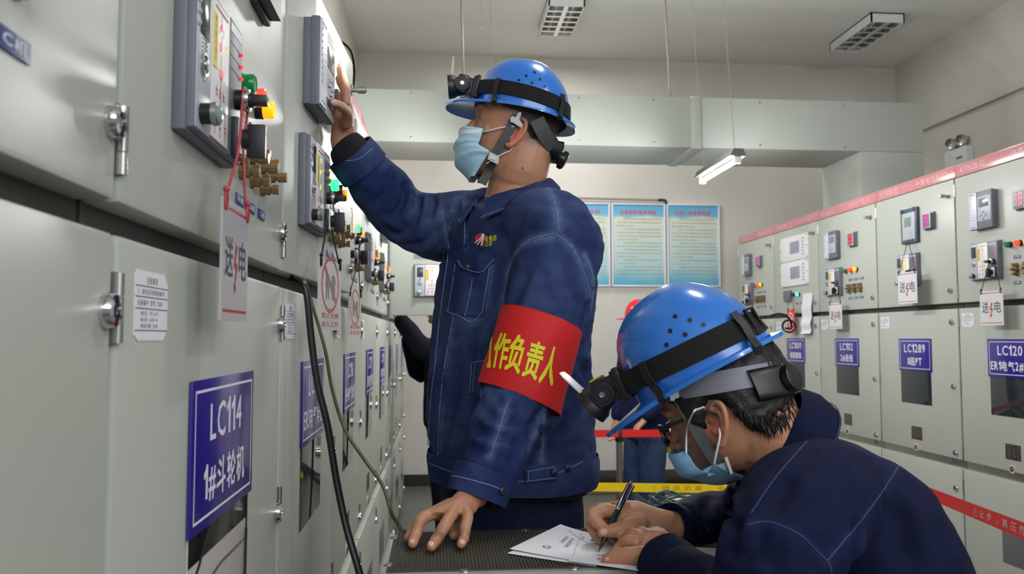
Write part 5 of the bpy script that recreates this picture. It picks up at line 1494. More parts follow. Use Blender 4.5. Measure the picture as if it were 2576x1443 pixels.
if l is not None: j1('button', MB().lathe([(.0062, 0), (.0062, .002), (.004, .003), (.001, .0034)], l, -pray(1176, 672), 14).mesh('button', M_black))
far = patch(bj, bil([(1102, 610), (1128, 620), (1122, 652), (1094, 648)]), 6, 6, .004); j1('pocket_flap', far.mesh('pocket_flap', M_den1, 60))
thread(bj, 'seam', [(1096, 645), (1108, 650), (1122, 650)], M_seam, jo, off=.0055)
wl = patch(bj, bil([(1186, 908), (1222, 902), (1212, 1000), (1180, 985)]), 6, 8, .0022); j1('side_pocket', wl.mesh('side_pocket', M_den1, 60))
for pl in ([(1188, 912), (1184, 960), (1182, 990)], [(1188, 912), (1205, 908), (1220, 906)], [(1198, 912), (1194, 950), (1192, 985)]): thread(bj, 'seam', pl, M_seam, jo, off=.0035)
# hem tab with two press studs, cuff tab with one
tb = patch(bh, bil([(1322, 1182), (1402, 1170), (1402, 1204), (1322, 1212)]), 10, 4, .0035); tbm = tb.mesh('hem_tab', M_den1, 60); j1('hem_tab', tbm)
for pl in ([(1324, 1186), (1395, 1174)], [(1324, 1209), (1395, 1200)], [(1330, 1186), (1329, 1210)]): thread(bh, 'seam', pl, M_seam, jo, off=.0052, smooth=False)
for bvx, x, y, o in ((bh, 1392, 1188, .004), (bh, 1428, 1177, .001), (bcl, 1264, 1234, .001)):
    l, n = cast(bvx, x, y)
    if l is not None:
        d = -pray(x, y); d = (n if n.dot(d) > 0 else -n); j1('press_stud', MB().lathe([(.0085, 0), (.0085, .002), (.006, .0042), (.001, .005)], l + d * o, d, 16).mesh('press_stud', mat('stud', (42, 48, 70), .35, .5)))
# embroidered emblem and lettering on the chest
def disc(px, py, rx, ry, rot=0): return [(px + rx * cos(a) * cos(rot) - ry * sin(a) * sin(rot), py + rx * cos(a) * sin(rot) + ry * sin(a) * cos(rot)) for a in [k * pi / 10 for k in range(20)]]
def decal(bv, poly, m, name, off=.0022, parent=None):
    c = (sum(p[0] for p in poly) / len(poly), sum(p[1] for p in poly) / len(poly)); vs = []
    for x, y in poly + [c]:
        l, n = cast(bv, x, y)
        if l is None: return
        if n.dot(pray(x, y)) > 0: n = -n
        vs.append(l + n * off)
    k = len(poly); return link(name, MB().add(vs, [(i, (i + 1) % k, k) for i in range(k)]).mesh(name, m, 0), parent or jo)
decal(bj, disc(1211, 599, 15, 12, -.3), mat('emblem_red', (196, 30, 44), .7), 'emblem')
M_thw = mat('emblem_white', (222, 222, 226), .7); M_thy = mat('emblem_yellow', (206, 200, 30), .7)
for pl in ([(1217, 588), (1212, 600), (1197, 612)], [(1218, 590), (1214, 604), (1203, 617)], [(1220, 590), (1218, 604), (1213, 618)]): thread(bj, 'emblem_thread', pl, M_thw, jo, .0016, off=.003)
text_on(bj, '能集团', [(1222, 595), (1250, 592), (1249, 606), (1222, 609)], M_thy, 'lettering', jo, .012, .0024)
text_on(bj, '分公司', [(1212, 611), (1240, 607), (1237, 620), (1212, 622)], M_thy, 'lettering', jo, .012, .0024)
# collar: stand and fall as one folded strip around the neck
cc = pt(1292, 487, 1.915); colr = []
N = 36; topr, botr, inr = [], [], []
for i in range(N + 1):
    th = radians(-158 + 316 * i / N)                        # 0 = nape, +-158 = front points
    c, s = cos(th), sin(th); fb = -c                         # fb +1 at the front
    rise = .062 * (1 + c) / 2 - .022
    pz = UP * rise
    topr.append(cc + FAC * (fb * .088) + LEFT * (s * .082) + pz + UP * .000)
    drop = .036 + .024 * max(0, fb) ** 2
    botr.append(cc + FAC * (fb * .114 + .016 * max(0, fb)) + LEFT * (s * .116) + pz - UP * drop)
    inr.append(cc + FAC * (fb * .082) + LEFT * (s * .076) + pz - UP * .05)
mb = MB(); W = N + 1
mid = [t.lerp(b, .5) + (FAC * -cos(radians(-158 + 316 * i / N)) + LEFT * sin(radians(-158 + 316 * i / N))) * .010 for i, (t, b) in enumerate(zip(topr, botr))]
und = [b + UP * .004 - (FAC * -cos(radians(-158 + 316 * i / N)) + LEFT * sin(radians(-158 + 316 * i / N))) * .006 for i, b in enumerate(botr)]
tops = [t + UP * .004 for t in topr]
rows = [inr, [a.lerp(b, .85) for a, b in zip(inr, tops)], tops, [t.lerp(m, .3) + UP * .003 for t, m in zip(tops, mid)], mid, botr, und, [m - UP * .0 - (m - cc) * .12 for m in mid], [t.lerp(m, .4) - (t - cc) * .04 for t, m in zip(topr, mid)]]
vs = [p for r in rows for p in r]; fs = [(k * W + i, k * W + i + 1, (k + 1) * W + i + 1, (k + 1) * W + i) for k in range(len(rows) - 1) for i in range(N)]
fs += [tuple(k * W for k in range(len(rows))), tuple(k * W + N for k in range(len(rows)))[::-1]]
cm = MB().add(vs, fs).mesh('collar', M_den1, 50); wrinkle(cm, .002, 30, 8); co_ = j1('collar', cm)
thr = [b + UP * .006 + (b - cc).normalized() * .0015 for b in botr]; link('seam', MB().tube(thr, .0011, 5).mesh('seam', M_seam), jo)

# red armband with its lettering
ab_c = [pt(1361, 806, 1.682), pt(1350, 850, 1.676), pt(1335, 905, 1.669), pt(1318, 955, 1.662), pt(1306, 1004, 1.656)]
ax = (ab_c[-1] - ab_c[0]).normalized(); av = (V((1, -.12, 0)) - ax * V((1, -.12, 0)).dot(ax)).normalized(); aw = ax.cross(av)
tilt = ax
mb = MB()
def ring(c, ra, rb, sh): return [c + av * ra * cos(t) + aw * rb * sin(t) + ax * sh * cos(t) for t in [2 * pi * i / 64 for i in range(64)]]
R = [(ab_c[0], .0875, .0885, .004), (ab_c[1], .0880, .0885, .005), (ab_c[2], .0885, .0880, .006), (ab_c[3], .0890, .0875, .008), (ab_c[4], .0895, .0870, .010)]
R2 = []
for q in range(17):
    t = q / 4; i = min(3, int(t)); f = t - i; A, B = R[i], R[i + 1]; R2.append((A[0].lerp(B[0], f), *[A[k] * (1 - f) + B[k] * f for k in (1, 2, 3)]))
rowsb = [ring(*r) for r in R2]; inn = [ring(c, a - .0035, b - .0035, s) for c, a, b, s in (R2[-1], R2[0])]
vs = [p for r in rowsb + inn + [rowsb[0]] for p in r]; K = len(rowsb) + 3
fs = [(k * 64 + i, k * 64 + (i + 1) % 64, (k + 1) * 64 + (i + 1) % 64, (k + 1) * 64 + i) for k in range(K - 1) for i in range(64)]
M_band = mat('armband_red', (206, 18, 24), .7, bump=.2, bscale=500)
bm_ = MB().add(vs, fs).mesh('armband', M_band, 60); wrinkle(bm_, .003, 12, 6)
arm = tag(link('armband', bm_), 'red armband with yellow lettering on the standing worker upper arm', 'armband'); bab = bvh_of(bm_)
M_abt = mat('armband_yellow', (226, 214, 20), .6)
for ch, q in (('作', [(1252, 836), (1290, 838), (1272, 930), (1236, 924)]), ('负', [(1292, 838), (1332, 848), (1306, 942), (1268, 930)]), ('责', [(1336, 854), (1376, 866), (1348, 958), (1310, 946)]), ('人', [(1378, 868), (1410, 876), (1388, 972), (1352, 962)])):
    text_on(bab, ch, q, M_abt, 'lettering', arm, .030, .0016)
text_on(bab, '工', [(1228, 850), (1242, 848), (1236, 925), (1226, 925)], M_abt, 'lettering', arm, .03, .0016)

# helmet, head lamp, straps, mask
HC = pt(1320, 293, 1.905); hx = V((-.975, .05, .216)).normalized(); hly = UP.cross(hx).normalized(); hup = hx.cross(hly).normalized()
hr, hs, hbrim = helmet('blue helmet of the standing worker', HC, hx, hly, hup, M_hat)
hr['label'] = 'scuffed blue hard hat worn by the standing worker'
HM = hr.matrix_world.copy(); HMi = HM.inverted()
def hpart(name, mbx, m, sm=50):
    mbx.v = [tuple(HMi @ V(p)) for p in mbx.v]; return link(name, mbx.mesh(name, m, sm), hr)
M_web = mat('webbing_grey', (78, 80, 82), .8, bump=.5, bscale=420); M_webw = mat('strap_plastic', (176, 178, 184), .45)
def sidept(px, py, off=.004, Y=1.83):
    l, n = cast(bvb, px, py)
    if l is None: return pt(px, py, Y)
    d = -pray(px, py); n = n if n.dot(d) > 0 else -n
    return l + n * off
def belt(pixels, w, m, name, off=.005, Y=None, th=.0016, n=6):
    q = [sidept(x, y, off) if Y is None else pt(x, y, Y) for x, y in pixels]; q = catmull(q, n); fr = frames(q); ws, ts = [], []
    for p, (a, b, t) in zip(q, fr):
        nrm = -(p - CAMPOS).normalized(); s = t.cross(nrm).normalized(); ws.append(s * w); ts.append(t.cross(s).normalized() * th if t.cross(s).dot(nrm) > 0 else -t.cross(s).normalized() * th)
    return hpart(name, MB().strip(q, ws, ts), m)
belt([(1300, 292), (1282, 330), (1262, 362), (1243, 398), (1228, 430), (1212, 462)], .0205, M_web, 'chin_strap', .006)
hpart('chin_strap', MB().strip([sidept(1212, 460, .004), hO - hu * .116 + hf * .055, W1(.055, -.035, -.105), W1(.03, -.066, -.06), W1(.0, -.08, .01), W1(-.005, -.088, .05)], [hf * .02] * 6, [-hu * .0016] * 3 + [-hl * .0016] * 3, 5), M_web)
def cl(poly, px, py, name, m, th=.004, off=.006):
    c = sidept(px, py, off); vx = (pt(px + 1, py, 1.83) - pt(px, py, 1.83)); vy = (pt(px, py + 1, 1.83) - pt(px, py, 1.83))
    return hpart(name, MB().prism(poly, c, vx, vy, -(c - CAMPOS).normalized() * th), m)
cl([(-17, -8), (-13, -14), (-4, -10), (3, -22), (10, -24), (10, -17), (5, -6), (14, 8), (11, 16), (4, 12), (-12, 2), (-16, 2)], 1301, 305, 'strap_hook', M_webw)
cl([(-15, 5), (-9, -14), (15, -2), (13, 16), (8, 17)], 1243, 394, 'strap_buckle', M_webw, .005, .009)
cl([(-8, 2), (-5, -7), (9, 0), (7, 7)], 1242, 394, 'strap_slider', mat('strap_white2', (206, 206, 208), .5), .002, .0145)
# nape harness with ratchet knob
hpart('nape_strap', MB().strip(catmull([pt(1350, 300, 1.815), pt(1368, 335, 1.825), pt(1392, 372, 1.86), pt(1402, 386, 1.895)], 4), [V((.030, 0, .016))] * 13, V((0, -.002, 0))), M_web)
hpart('nape_strap', MB().strip(catmull([pt(1360, 300, 1.995), pt(1378, 338, 1.985), pt(1396, 372, 1.95), pt(1402, 386, 1.915)], 4), [V((.028, 0, .016))] * 13, V((0, .002, 0))), M_web)
mb = MB(); mb.loft([(pt(1386, 378, 1.905), V((.012, 0, .018)), V((0, .045, 0)), 3), (pt(1402, 384, 1.905), V((.014, 0, .022)), V((0, .042, 0)), 3), (pt(1408, 390, 1.905), V((.010, 0, .018)), V((0, .036, 0)), 3)], 24); hpart('ratchet_housing', mb, M_black)
mb = MB(); kd = V((.62, 0, -.78)); kc = pt(1404, 396, 1.905)
mb.lathe([(.016, 0), (.016, .006), (.021, .007), (.021, .018), (.018, .021), (.006, .022)], kc, V((.75, -.1, -.45)), 20)
for k in range(10):
    a = 2 * pi * k / 10; d = V((.75, -.1, -.45)).normalized(); e1 = d.orthogonal().normalized(); e2 = d.cross(e1); q = kc + d * .0125 + (e1 * cos(a) + e2 * sin(a)) * .021; mb.cyl(q - d * .005, q + d * .005, .0024, n=6)
hpart('ratchet_knob', mb, M_black)
mb = MB(); NN = 40                                          # headband inside the shell
for i in range(NN): pass
hb_pts = [W1(.084 * cos(2 * pi * i / NN) - .004, .080 * sin(2 * pi * i / NN), .070 + .004 * cos(2 * pi * i / NN)) for i in range(NN + 1)]
hpart('headband', MB().strip(hb_pts, hu * .028, [(p - hO).normalized() * .0015 for p in hb_pts]), M_webw)

prof = [(.122, -.013), (.127, -.028), (.130, -.050), (.1295, -.074), (.123, -.095), (.106, -.116), (.082, -.132)]
edge = [(.071, .067, -.020), (.072, .0685, -.032), (.074, .068, -.048), (.074, .067, -.058), (.049, .071, -.069), (.053, .064, -.083), (.072, .042, -.126)]
mk, mrows = head_mask('light blue surgical mask worn by the standing worker', hO, hf, hl, hu, prof, edge, M_mask)
bmk = bvh_of(mk.data)
wb = patch(bmk, bil([(1156, 326), (1211, 324), (1210, 334), (1154, 338)]), 8, 2, .0006, .0004); link('nose_band', wb.mesh('nose_band', mat('mask_white', (216, 228, 236), .8), 60), mk)
def e1(px, py, o=.004): return sidept(px, py, o)
for q in ([e1(1212, 333, .010), e1(1232, 330, .008), e1(1255, 324, .007), e1(1275, 320, .006), e1(1294, 316, .004)], [e1(1228, 408, .012), e1(1255, 392, .008), e1(1272, 383, .007), e1(1286, 375, .005), W1(-.012, .078, -.02)]):
    link('ear_loop', MB().tube(q, .0017, 6, smooth=4).mesh('ear_loop', M_loop), mk)
for q in ([W1(.07, -.069, -.01), W1(.03, -.078, .0), W1(.0, -.080, .02)], [W1(.055, -.070, -.062), W1(.02, -.074, -.05), W1(-.012, -.078, -.02)]):
    link('ear_loop', MB().tube(q, .0017, 6, smooth=4).mesh('ear_loop', M_loop), mk)

# low step the standing worker stands on
stp = thing('step_platform', 'low insulated step platform under the standing worker', 'step', (.17, 1.95, 0))
link('deck', MB().box(-.34, .42, -.26, .26, .27, .32, .006).mesh('deck', M_rubber), stp)
for sx in (-.28, .36):
    for sy in (-.2, .2): link('leg', MB().box(sx - .025, sx + .025, sy - .025, sy + .025, 0, .27).mesh('leg', M_steel), stp)
# ------------------------------------------------------------------ the bent worker who is writing
P2o = V((.86, 1.28, 0))
P2 = thing('person', 'bent worker in blue helmet and glasses writing with a pen on papers', 'person', P2o)
def p2(name, me, parent=None, **kw): return link(name, me, parent or P2, loc=None if parent else -P2o, **kw)


gh = V((-.85, .53, 0)).normalized(); pa = radians(22)
gf = (gh * cos(pa) - UP * sin(pa)).normalized(); gl = UP.cross(gh).normalized(); gu = gf.cross(gl).normalized()
gO = pt(1836, 1044, 1.335); GS, JAW = 1.0, .80
W2 = lambda x, y, z: gO + (gf * x + gl * y + gu * (z if z > 0 else z * JAW)) * GS
FA2 = V((-.95, .10, 0)).normalized()
mb = MB()
head(mb, gO, gf, gl, gu, GS, JAW)
for sy in (-1, 1): ear(mb, gO, gf, gl, gu, sy, 1.04, .50, .020, -.008)
limb(mb, [gO - gf * .045 + gu * .0, gO - gf * .045 - gu * .055, pt(1935, 1110, 1.33), pt(1990, 1165, 1.325), pt(2070, 1260, 1.32)], [.060, .062, .064, .068, .085], 22, 4)
spn = (pt(2215, 1600, 1.30) - pt(2040, 1180, 1.30)).normalized(); per = V((0, 1, 0)).cross(spn).normalized()
lof = lambda px, py, Y, d, w, pw=2: (pt(px, py, Y), per * d, V((0, 1, 0)) * w, pw)
mb.loft([lof(2030, 1190, 1.32, .05, .08), lof(2085, 1290, 1.31, .08, .15), lof(2140, 1420, 1.30, .10, .17), lof(2200, 1600, 1.30, .10, .15), lof(2260, 1800, 1.30, .10, .16)], 24)
lsh, lel, lwr = pt(2010, 1290, 1.105), pt(1905, 1560, 1.06), pt(1668, 1420, 1.262)
rsh, rel, rwr = pt(1985, 1240, 1.50), pt(1905, 1345, 1.60), pt(1690, 1325, 1.425)
limb(mb, [pt(2050, 1260, 1.25), lsh, lel, pt(1740, 1470, 1.20), lwr], [.06, .055, .042, .034, .029]); limb(mb, [pt(2050, 1260, 1.38), rsh, rel, pt(1760, 1330, 1.47), rwr], [.06, .055, .042, .034, .028])
h2 = pt(2290, 1830, 1.30)
for sgn in (1, -1):
    h = V((h2.x + .02, 1.29 - sgn * .10, .84)); limb(mb, [h, V((h.x - .02, h.y, .46)), V((h.x + .03, h.y, .10))], [.08, .055, .04]); limb(mb, [V((h.x + .03, h.y, .09)), V((h.x - .02, h.y, .055)), V((h.x - .13, h.y, .035))], [.042, .04, .03])
TZ2 = 1.066
# right hand: curled around the pen
R = lambda px, py, Y: pt(px, py, Y)
mb.loft([(R(1690, 1323, 1.425), V((.004, .022, .004)), V((.004, -.006, .026))), (R(1650, 1322, 1.425), V((.002, .024, .004)), V((.002, -.006, .031))), (R(1600, 1308, 1.430), V((0, .030, .006)), V((.004, -.004, .033))), (R(1555, 1300, 1.430), V((0, .032, .008)), V((.004, -.004, .027))), (R(1540, 1297, 1.430), V((0, .028, .008)), V((.004, 0, .020)))], 20)
finger(mb, [R(1560, 1290, 1.415), R(1520, 1284, 1.405), R(1490, 1294, 1.400), R(1503, 1314, 1.392), R(1520, 1328, 1.386)], .0125, .0092)
finger(mb, [R(1560, 1300, 1.430), R(1515, 1304, 1.425), R(1489, 1316, 1.420), R(1500, 1342, 1.410), R(1518, 1362, 1.402)], .0122, .0092)
finger(mb, [R(1565, 1308, 1.450), R(1525, 1318, 1.448), R(1502, 1340, 1.444), R(1515, 1366, 1.434), R(1538, 1376, 1.428)], .0118, .0090)
finger(mb, [R(1575, 1320, 1.465), R(1545, 1340, 1.465), R(1530, 1362, 1.458), R(1548, 1378, 1.448), R(1568, 1380, 1.442)], .0108, .0084)
finger(mb, [R(1612, 1312, 1.402), R(1580, 1322, 1.386), R(1545, 1334, 1.376), R(1516, 1338, 1.376)], .0150, .0098)
mb.ball(R(1580, 1340, 1.425), (.030, .022, .020)); mb.ball(R(1610, 1345, 1.43), (.034, .022, .018))
# left hand resting on the sheet
mb.loft([(R(1672, 1425, 1.262), V((.022, .010, .012)), V((-.010, .016, .010))), (R(1655, 1395, 1.288), V((.026, .010, .014)), V((-.010, .018, .008))), (R(1640, 1372, 1.312), V((.033, .008, .018)), V((-.012, .020, .006))), (R(1622, 1354, 1.338), V((.032, .012, .018)), V((-.010, .014, .002))), (R(1612, 1349, 1.350), V((.027, .010, .014)), V((-.008, .012, 0)))], 20)
finger(mb, [R(1650, 1350, 1.33), R(1640, 1343, 1.358), R(1622, 1350, 1.385), R(1606, 1372, 1.388)], .0115, .0092)
finger(mb, [R(1632, 1350, 1.335), R(1612, 1341, 1.358), R(1594, 1352, 1.382), R(1580, 1376, 1.382)], .0120, .0094)
finger(mb, [R(1610, 1358, 1.330), R(1592, 1346, 1.345), R(1574, 1362, 1.362), R(1560, 1384, 1.358), R(1548, 1394, 1.350)], .0122, .0094)
finger(mb, [R(1602, 1366, 1.318), R(1580, 1362, 1.326), R(1560, 1378, 1.334), R(1545, 1394, 1.326)], .0120, .0092)
finger(mb, [R(1640, 1398, 1.290), R(1612, 1398, 1.285), R(1575, 1398, 1.292), R(1545, 1402, 1.298), R(1528, 1406, 1.300)], .0165, .0100)
b2 = remesh(mb, .0027, 3)
def W2s(x, y, z): return W2(x, y, z)
skin_colour(b2, (182, 130, 101), [(W2(.014, .084, -.008), .04, (206, 116, 96), .65), (W2(.016, .080, -.002), .014, (110, 58, 48), .7), (W2(.094, .034, .037), ((gf, gl, gu), (.02, .022, .006)), (30, 25, 24), .9), (W2(.06, .06, -.03), .05, (176, 112, 84), .5), (W2(.02, .05, -.08), .05, (160, 106, 80), .5)])
b2.materials.append(M_skin); p2('body', b2); bv2 = bvh_of(b2)
for sy in (-1, 1):
    eo = p2('eye', MB().ball(W2(.0725, sy * .032, .016), .0112, 16, 12).mesh('eye', mat('eye_white', (212, 208, 202), .2), 180))
    link('iris', MB().lathe([(.0052, .0096), (.0048, .0110), (.001, .0114)], W2(.0725, sy * .032, .016), gf, 14).mesh('iris', M_black), eo)
nail(p2, 1519, 1337, 9, 8, -.2, bv2); nail(p2, 1528, 1405, 5, 4, 0, bv2)
# hair
def mask2(x, y, z):
    zb = np.interp(x, [-.105, -.09, -.07, -.052, -.035, -.02, .0, .018, .026, .040, .048, .062, .080, .095], [-.050, -.064, -.070, -.066, -.035, .020, .034, .030, -.004, .0, .030, .050, .058, .064])
    return sstep(-.010, .010, z - zb + .007 * mnoise.noise(V((x * 150, y * 150, z * 20))))
p2('hair', hair_cap(gO, gf, gl, gu, GS, mask2, .0145, JAW, rough=.004).mesh('hair', M_hair, 180))
mb = MB(); rnd = random.Random(4)
for k in range(230):                                         # loose strands along the nape and above the ear
    a = radians(rnd.uniform(95, 176)); x0, y0 = .096 * cos(a), .078 * sin(a); z0 = np.interp(x0, [-.105, -.09, -.07, -.052, -.035, -.02, .0, .02], [-.050, -.064, -.070, -.066, -.035, .020, .034, .030]) + rnd.uniform(.022, .055)
    dr = V((rnd.uniform(-.1, .25), rnd.uniform(-.1, .1), -1)).normalized(); o = V((x0, y0, 0)).normalized() * rnd.uniform(.006, .012); q = [V((x0, y0, z0)) + o, V((x0, y0, z0)) + o * .9 + dr * .016, V((x0, y0, z0)) + o * .5 + dr * rnd.uniform(.026, .034)]
    mb.tube([W2(v.x, v.y, v.z) for v in q], [.0009, .0008, .0002], 4)
st = p2('loose_hair', mb.mesh('loose_hair', M_hair, 180)); st['kind'] = 'stuff'

# trousers and boots
mb = MB()
mb.loft([lof(2230, 1700, 1.30, .135, .185), lof(2265, 1800, 1.30, .145, .20), (V((h2.x + .03, 1.30, .80)), V((.13, 0, 0)), V((0, .20, 0)), 2)], 26)
for sgn in (1, -1):
    h = V((h2.x + .02, 1.29 - sgn * .10, .84)); limb(mb, [h, V((h.x - .02, h.y, .46)), V((h.x + .03, h.y, .11))], [.105, .085, .07], 22)
t2 = remesh(mb, .009, 4); wrinkle(t2, .006, 9, 3, (1, 1, .5)); t2.materials.append(M_trou); p2('trousers', t2)
for sgn in (1, -1):
    h = V((h2.x + .05, 1.29 - sgn * .10, 0)); mb = MB(); limb(mb, [V((h.x, h.y, .12)), V((h.x - .03, h.y, .055)), V((h.x - .17, h.y, .042))], [.05, .05, .04], 16); mb.box(h.x - .05, h.x + .04, h.y - .045, h.y + .045, .001, .03)
    bo = remesh(mb, .006, 3); bo.materials.append(M_rubber); p2('boot', bo)

# jacket
M_den2 = denim('denim_dark', (13, 20, 50), (30, 40, 80), 5, .35)
mb = MB()
mb.loft([lof(1985, 1130, 1.33, .066, .085), lof(2015, 1165, 1.325, .09, .12), lof(2058, 1210, 1.32, .112, .175, 2.2), lof(2098, 1275, 1.31, .130, .205, 2.3), lof(2130, 1360, 1.30, .140, .215, 2.3), lof(2165, 1470, 1.30, .145, .212, 2.3), lof(2205, 1600, 1.30, .148, .205, 2.3), lof(2245, 1720, 1.30, .152, .205, 2.3), lof(2270, 1790, 1.30, .155, .21, 2.3)], 40)
limb(mb, [pt(2075, 1250, 1.20), pt(2020, 1290, 1.115), pt(1960, 1400, 1.055), pt(1915, 1520, 1.045), pt(1880, 1565, 1.06), pt(1800, 1520, 1.13), pt(1705, 1448, 1.225)], [.09, .088, .076, .072, .068, .058, .048], 26, 5)
limb(mb, [pt(2060, 1240, 1.42), pt(1990, 1235, 1.50), pt(1930, 1300, 1.57), pt(1890, 1325, 1.585), pt(1800, 1318, 1.52), pt(1712, 1330, 1.438)], [.09, .085, .070, .066, .060, .045], 26, 5)
mb.ball(pt(1872, 1250, 1.50), (.035, .05, .04))
j2 = remesh(mb, .0055, 5); bb = bvh_of(j2)
creases(j2, bb, [([(1860, 1300), (1850, 1350), (1830, 1420)], .012, .006), ([(1940, 1330), (1900, 1380), (1850, 1420)], .015, .006), ([(2060, 1340), (2040, 1400), (2035, 1440)], .014, .005), ([(2160, 1300), (2150, 1360), (2140, 1430)], .016, .006), ([(2230, 1240), (2260, 1320), (2280, 1420)], .018, .005), ([(1830, 1225), (1840, 1270), (1830, 1330)], .010, .007), ([(1780, 1245), (1775, 1290), (1790, 1340)], .010, .006), ([(1735, 1275), (1730, 1310), (1740, 1350)], .008, .004), ([(2000, 1190), (1960, 1240), (1920, 1290)], .016, .006), ([(2080, 1120), (2060, 1180), (2000, 1270)], .014, -.003), ([(1990, 1380), (1950, 1410), (1920, 1440)], .014, .005)])
wrinkle(j2, .0065, 10, 2); wrinkle(j2, .0028, 26, 7)
wear(j2, bvh_of(j2), [[(2274, 1148), (2240, 1205), (2176, 1295), (2123, 1359), (2082, 1408)], [(1875, 1321), (1910, 1313), (1950, 1316), (2011, 1344), (2056, 1385), (2084, 1415)], [(2176, 1340), (2170, 1390)], [(2091, 1045), (2138, 1056)]], .008)
j2.materials.append(M_den2); shade(j2, 180); jo2 = p2('jacket', j2); bj2 = bvh_of(j2)
M_seam2 = mat('seam_thread_navy', (52, 62, 102), .8)
for pl in ([(2274, 1148), (2240, 1205), (2176, 1295), (2123, 1359), (2082, 1408)], [(1875, 1321), (1910, 1313), (1950, 1316), (2011, 1344), (2056, 1385), (2084, 1415), (2092, 1440)], [(2030, 1110), (1985, 1160), (1940, 1215), (1890, 1290)]): thread(bj2, 'seam', pl, M_seam2, jo2, .0009, .0004)
# cuffs
c2 = cuffmb(pt(1718, 1455, 1.218), pt(1660, 1405, 1.275) - pt(1718, 1455, 1.218), .0440, .056).mesh('cuff', M_den2, 60); wrinkle(c2, .003, 25, 2); link('cuff', c2, jo2)
c3 = cuffmb(pt(1730, 1330, 1.455), pt(1676, 1322, 1.412) - pt(1730, 1330, 1.455), .0375, .058).mesh('cuff', M_den2, 60); wrinkle(c3, .003, 25, 4); link('cuff', c3, jo2)
# collar
cc2 = pt(1976, 1126, 1.33); ca = spn * -1; cax = (pt(1940, 1080, 1.33) - pt(2010, 1160, 1.33)).normalized()
ce = V((0, 1, 0)).cross(cax).normalized(); ce = -ce if ce.x < 0 else ce     # towards the nape
cs = V((0, -1, 0)); topr, botr, inr, N = [], [], [], 36
for i in range(N + 1):
    th = radians(-155 + 310 * i / N); c, s_ = cos(th), sin(th)
    lift = cax * (.030 + .030 * (1 + c) / 2)
    topr.append(cc2 + ce * (c * .078) + cs * (s_ * .084) + lift)
    botr.append(cc2 + ce * (c * .102 - .012 * max(0, -c)) + cs * (s_ * .118) + lift - cax * (.058 + .018 * max(0, -c)))
    inr.append(cc2 + ce * (c * .072) + cs * (s_ * .078) + lift - cax * .06)
rad = [(ce * cos(radians(-155 + 310 * i / N)) + cs * sin(radians(-155 + 310 * i / N))) for i in range(N + 1)]
mid = [t.lerp(b, .5) + r * .009 for t, b, r in zip(topr, botr, rad)]; tops = [t + cax * .004 for t in topr]; und = [b + cax * .004 - r * .008 for b, r in zip(botr, rad)]
rows = [inr, [a.lerp(b, .85) for a, b in zip(inr, tops)], tops, [t.lerp(m, .3) + cax * .003 for t, m in zip(tops, mid)], mid, botr, und, [m - r * .012 for m, r in zip(mid, rad)], [t.lerp(m, .4) - r * .006 for t, m, r in zip(topr, mid, rad)]]
W = N + 1; vs = [p for r in rows for p in r]; fs = [(k * W + i, k * W + i + 1, (k + 1) * W + i + 1, (k + 1) * W + i) for k in range(len(rows) - 1) for i in range(N)] + [tuple(k * W for k in range(len(rows))), tuple(k * W + N for k in range(len(rows)))[::-1]]
cm2 = MB().add(vs, fs).mesh('collar', M_den2, 50); wrinkle(cm2, .002, 30, 8); link('collar', cm2, jo2)
link('seam', MB().tube([b + cax * .006 + r * .002 for b, r in zip(botr, rad)], .0010, 5).mesh('seam', M_seam2), jo2)

# helmet, harness, head lamp
kh = V((-.94, .34, 0)).normalized(); kf = (kh * cos(radians(29)) - UP * sin(radians(29))).normalized(); kl = UP.cross(kh).normalized(); ku = kf.cross(kl).normalized()
KC = pt(1778, 922, 1.335); KS = 1.08
kr, ks, kb = helmet('blue helmet of the writing worker', KC, kf * KS, kl * KS, ku * KS, M_hat, lampyel=True, vs_=1.0)
kr['label'] = 'glossy blue hard hat worn by the bent writing worker'
KM = kr.matrix_world.copy(); KMi = KM.inverted()
def kpart(name, mbx, m, sm=50):
    mbx.v = [tuple(KMi @ V(p)) for p in mbx.v]; return link(name, mbx.mesh(name, m, sm), kr)
hl2 = bpy.data.objects['head_lamp.001']
# buckle and wire hook at the back of the elastic band
KW = lambda x, y, z: KM @ V((x, y, z))
x0, y0 = dome_pt(radians(152), .030, off=.004)
def lampart(name, mbx, m):
    mbx.v = [tuple(KMi @ V(p)) for p in mbx.v]; return link(name, mbx.mesh(name, m, 50), hl2)
lampart('strap_slider', MB().box(-.002, .002, -.010, .010, -.021, .021), M_black) if False else None
mbs = MB(); mbs.T = KM @ Matrix.Translation((x0, y0, .027)) @ Matrix.Rotation(radians(152), 4, 'Z'); mbs.box(-.002, .003, -.014, -.010, -.020, .020, .001); mbs.box(-.002, .003, .010, .014, -.020, .020, .001); mbs.box(-.002, .003, -.014, .014, .017, .021, .001); mbs.box(-.002, .003, -.014, .014, -.021, -.017, .001); mbs.T = None
lampart('strap_slider', mbs, M_black)
mbs = MB(); mbs.tube([KW(*q) for q in ((-.118, .030, .022), (-.132, .028, .018), (-.140, .026, .006), (-.136, .024, -.008), (-.128, .026, -.004))], .0016, 6, smooth=4); mbs.tube([KW(-.134 + .009 * cos(a), .026, -.004 + .009 * sin(a)) for a in [k * pi / 6 for k in range(12)]], .0016, 6, closed=True)
lampart('rim_hook', mbs, M_black)
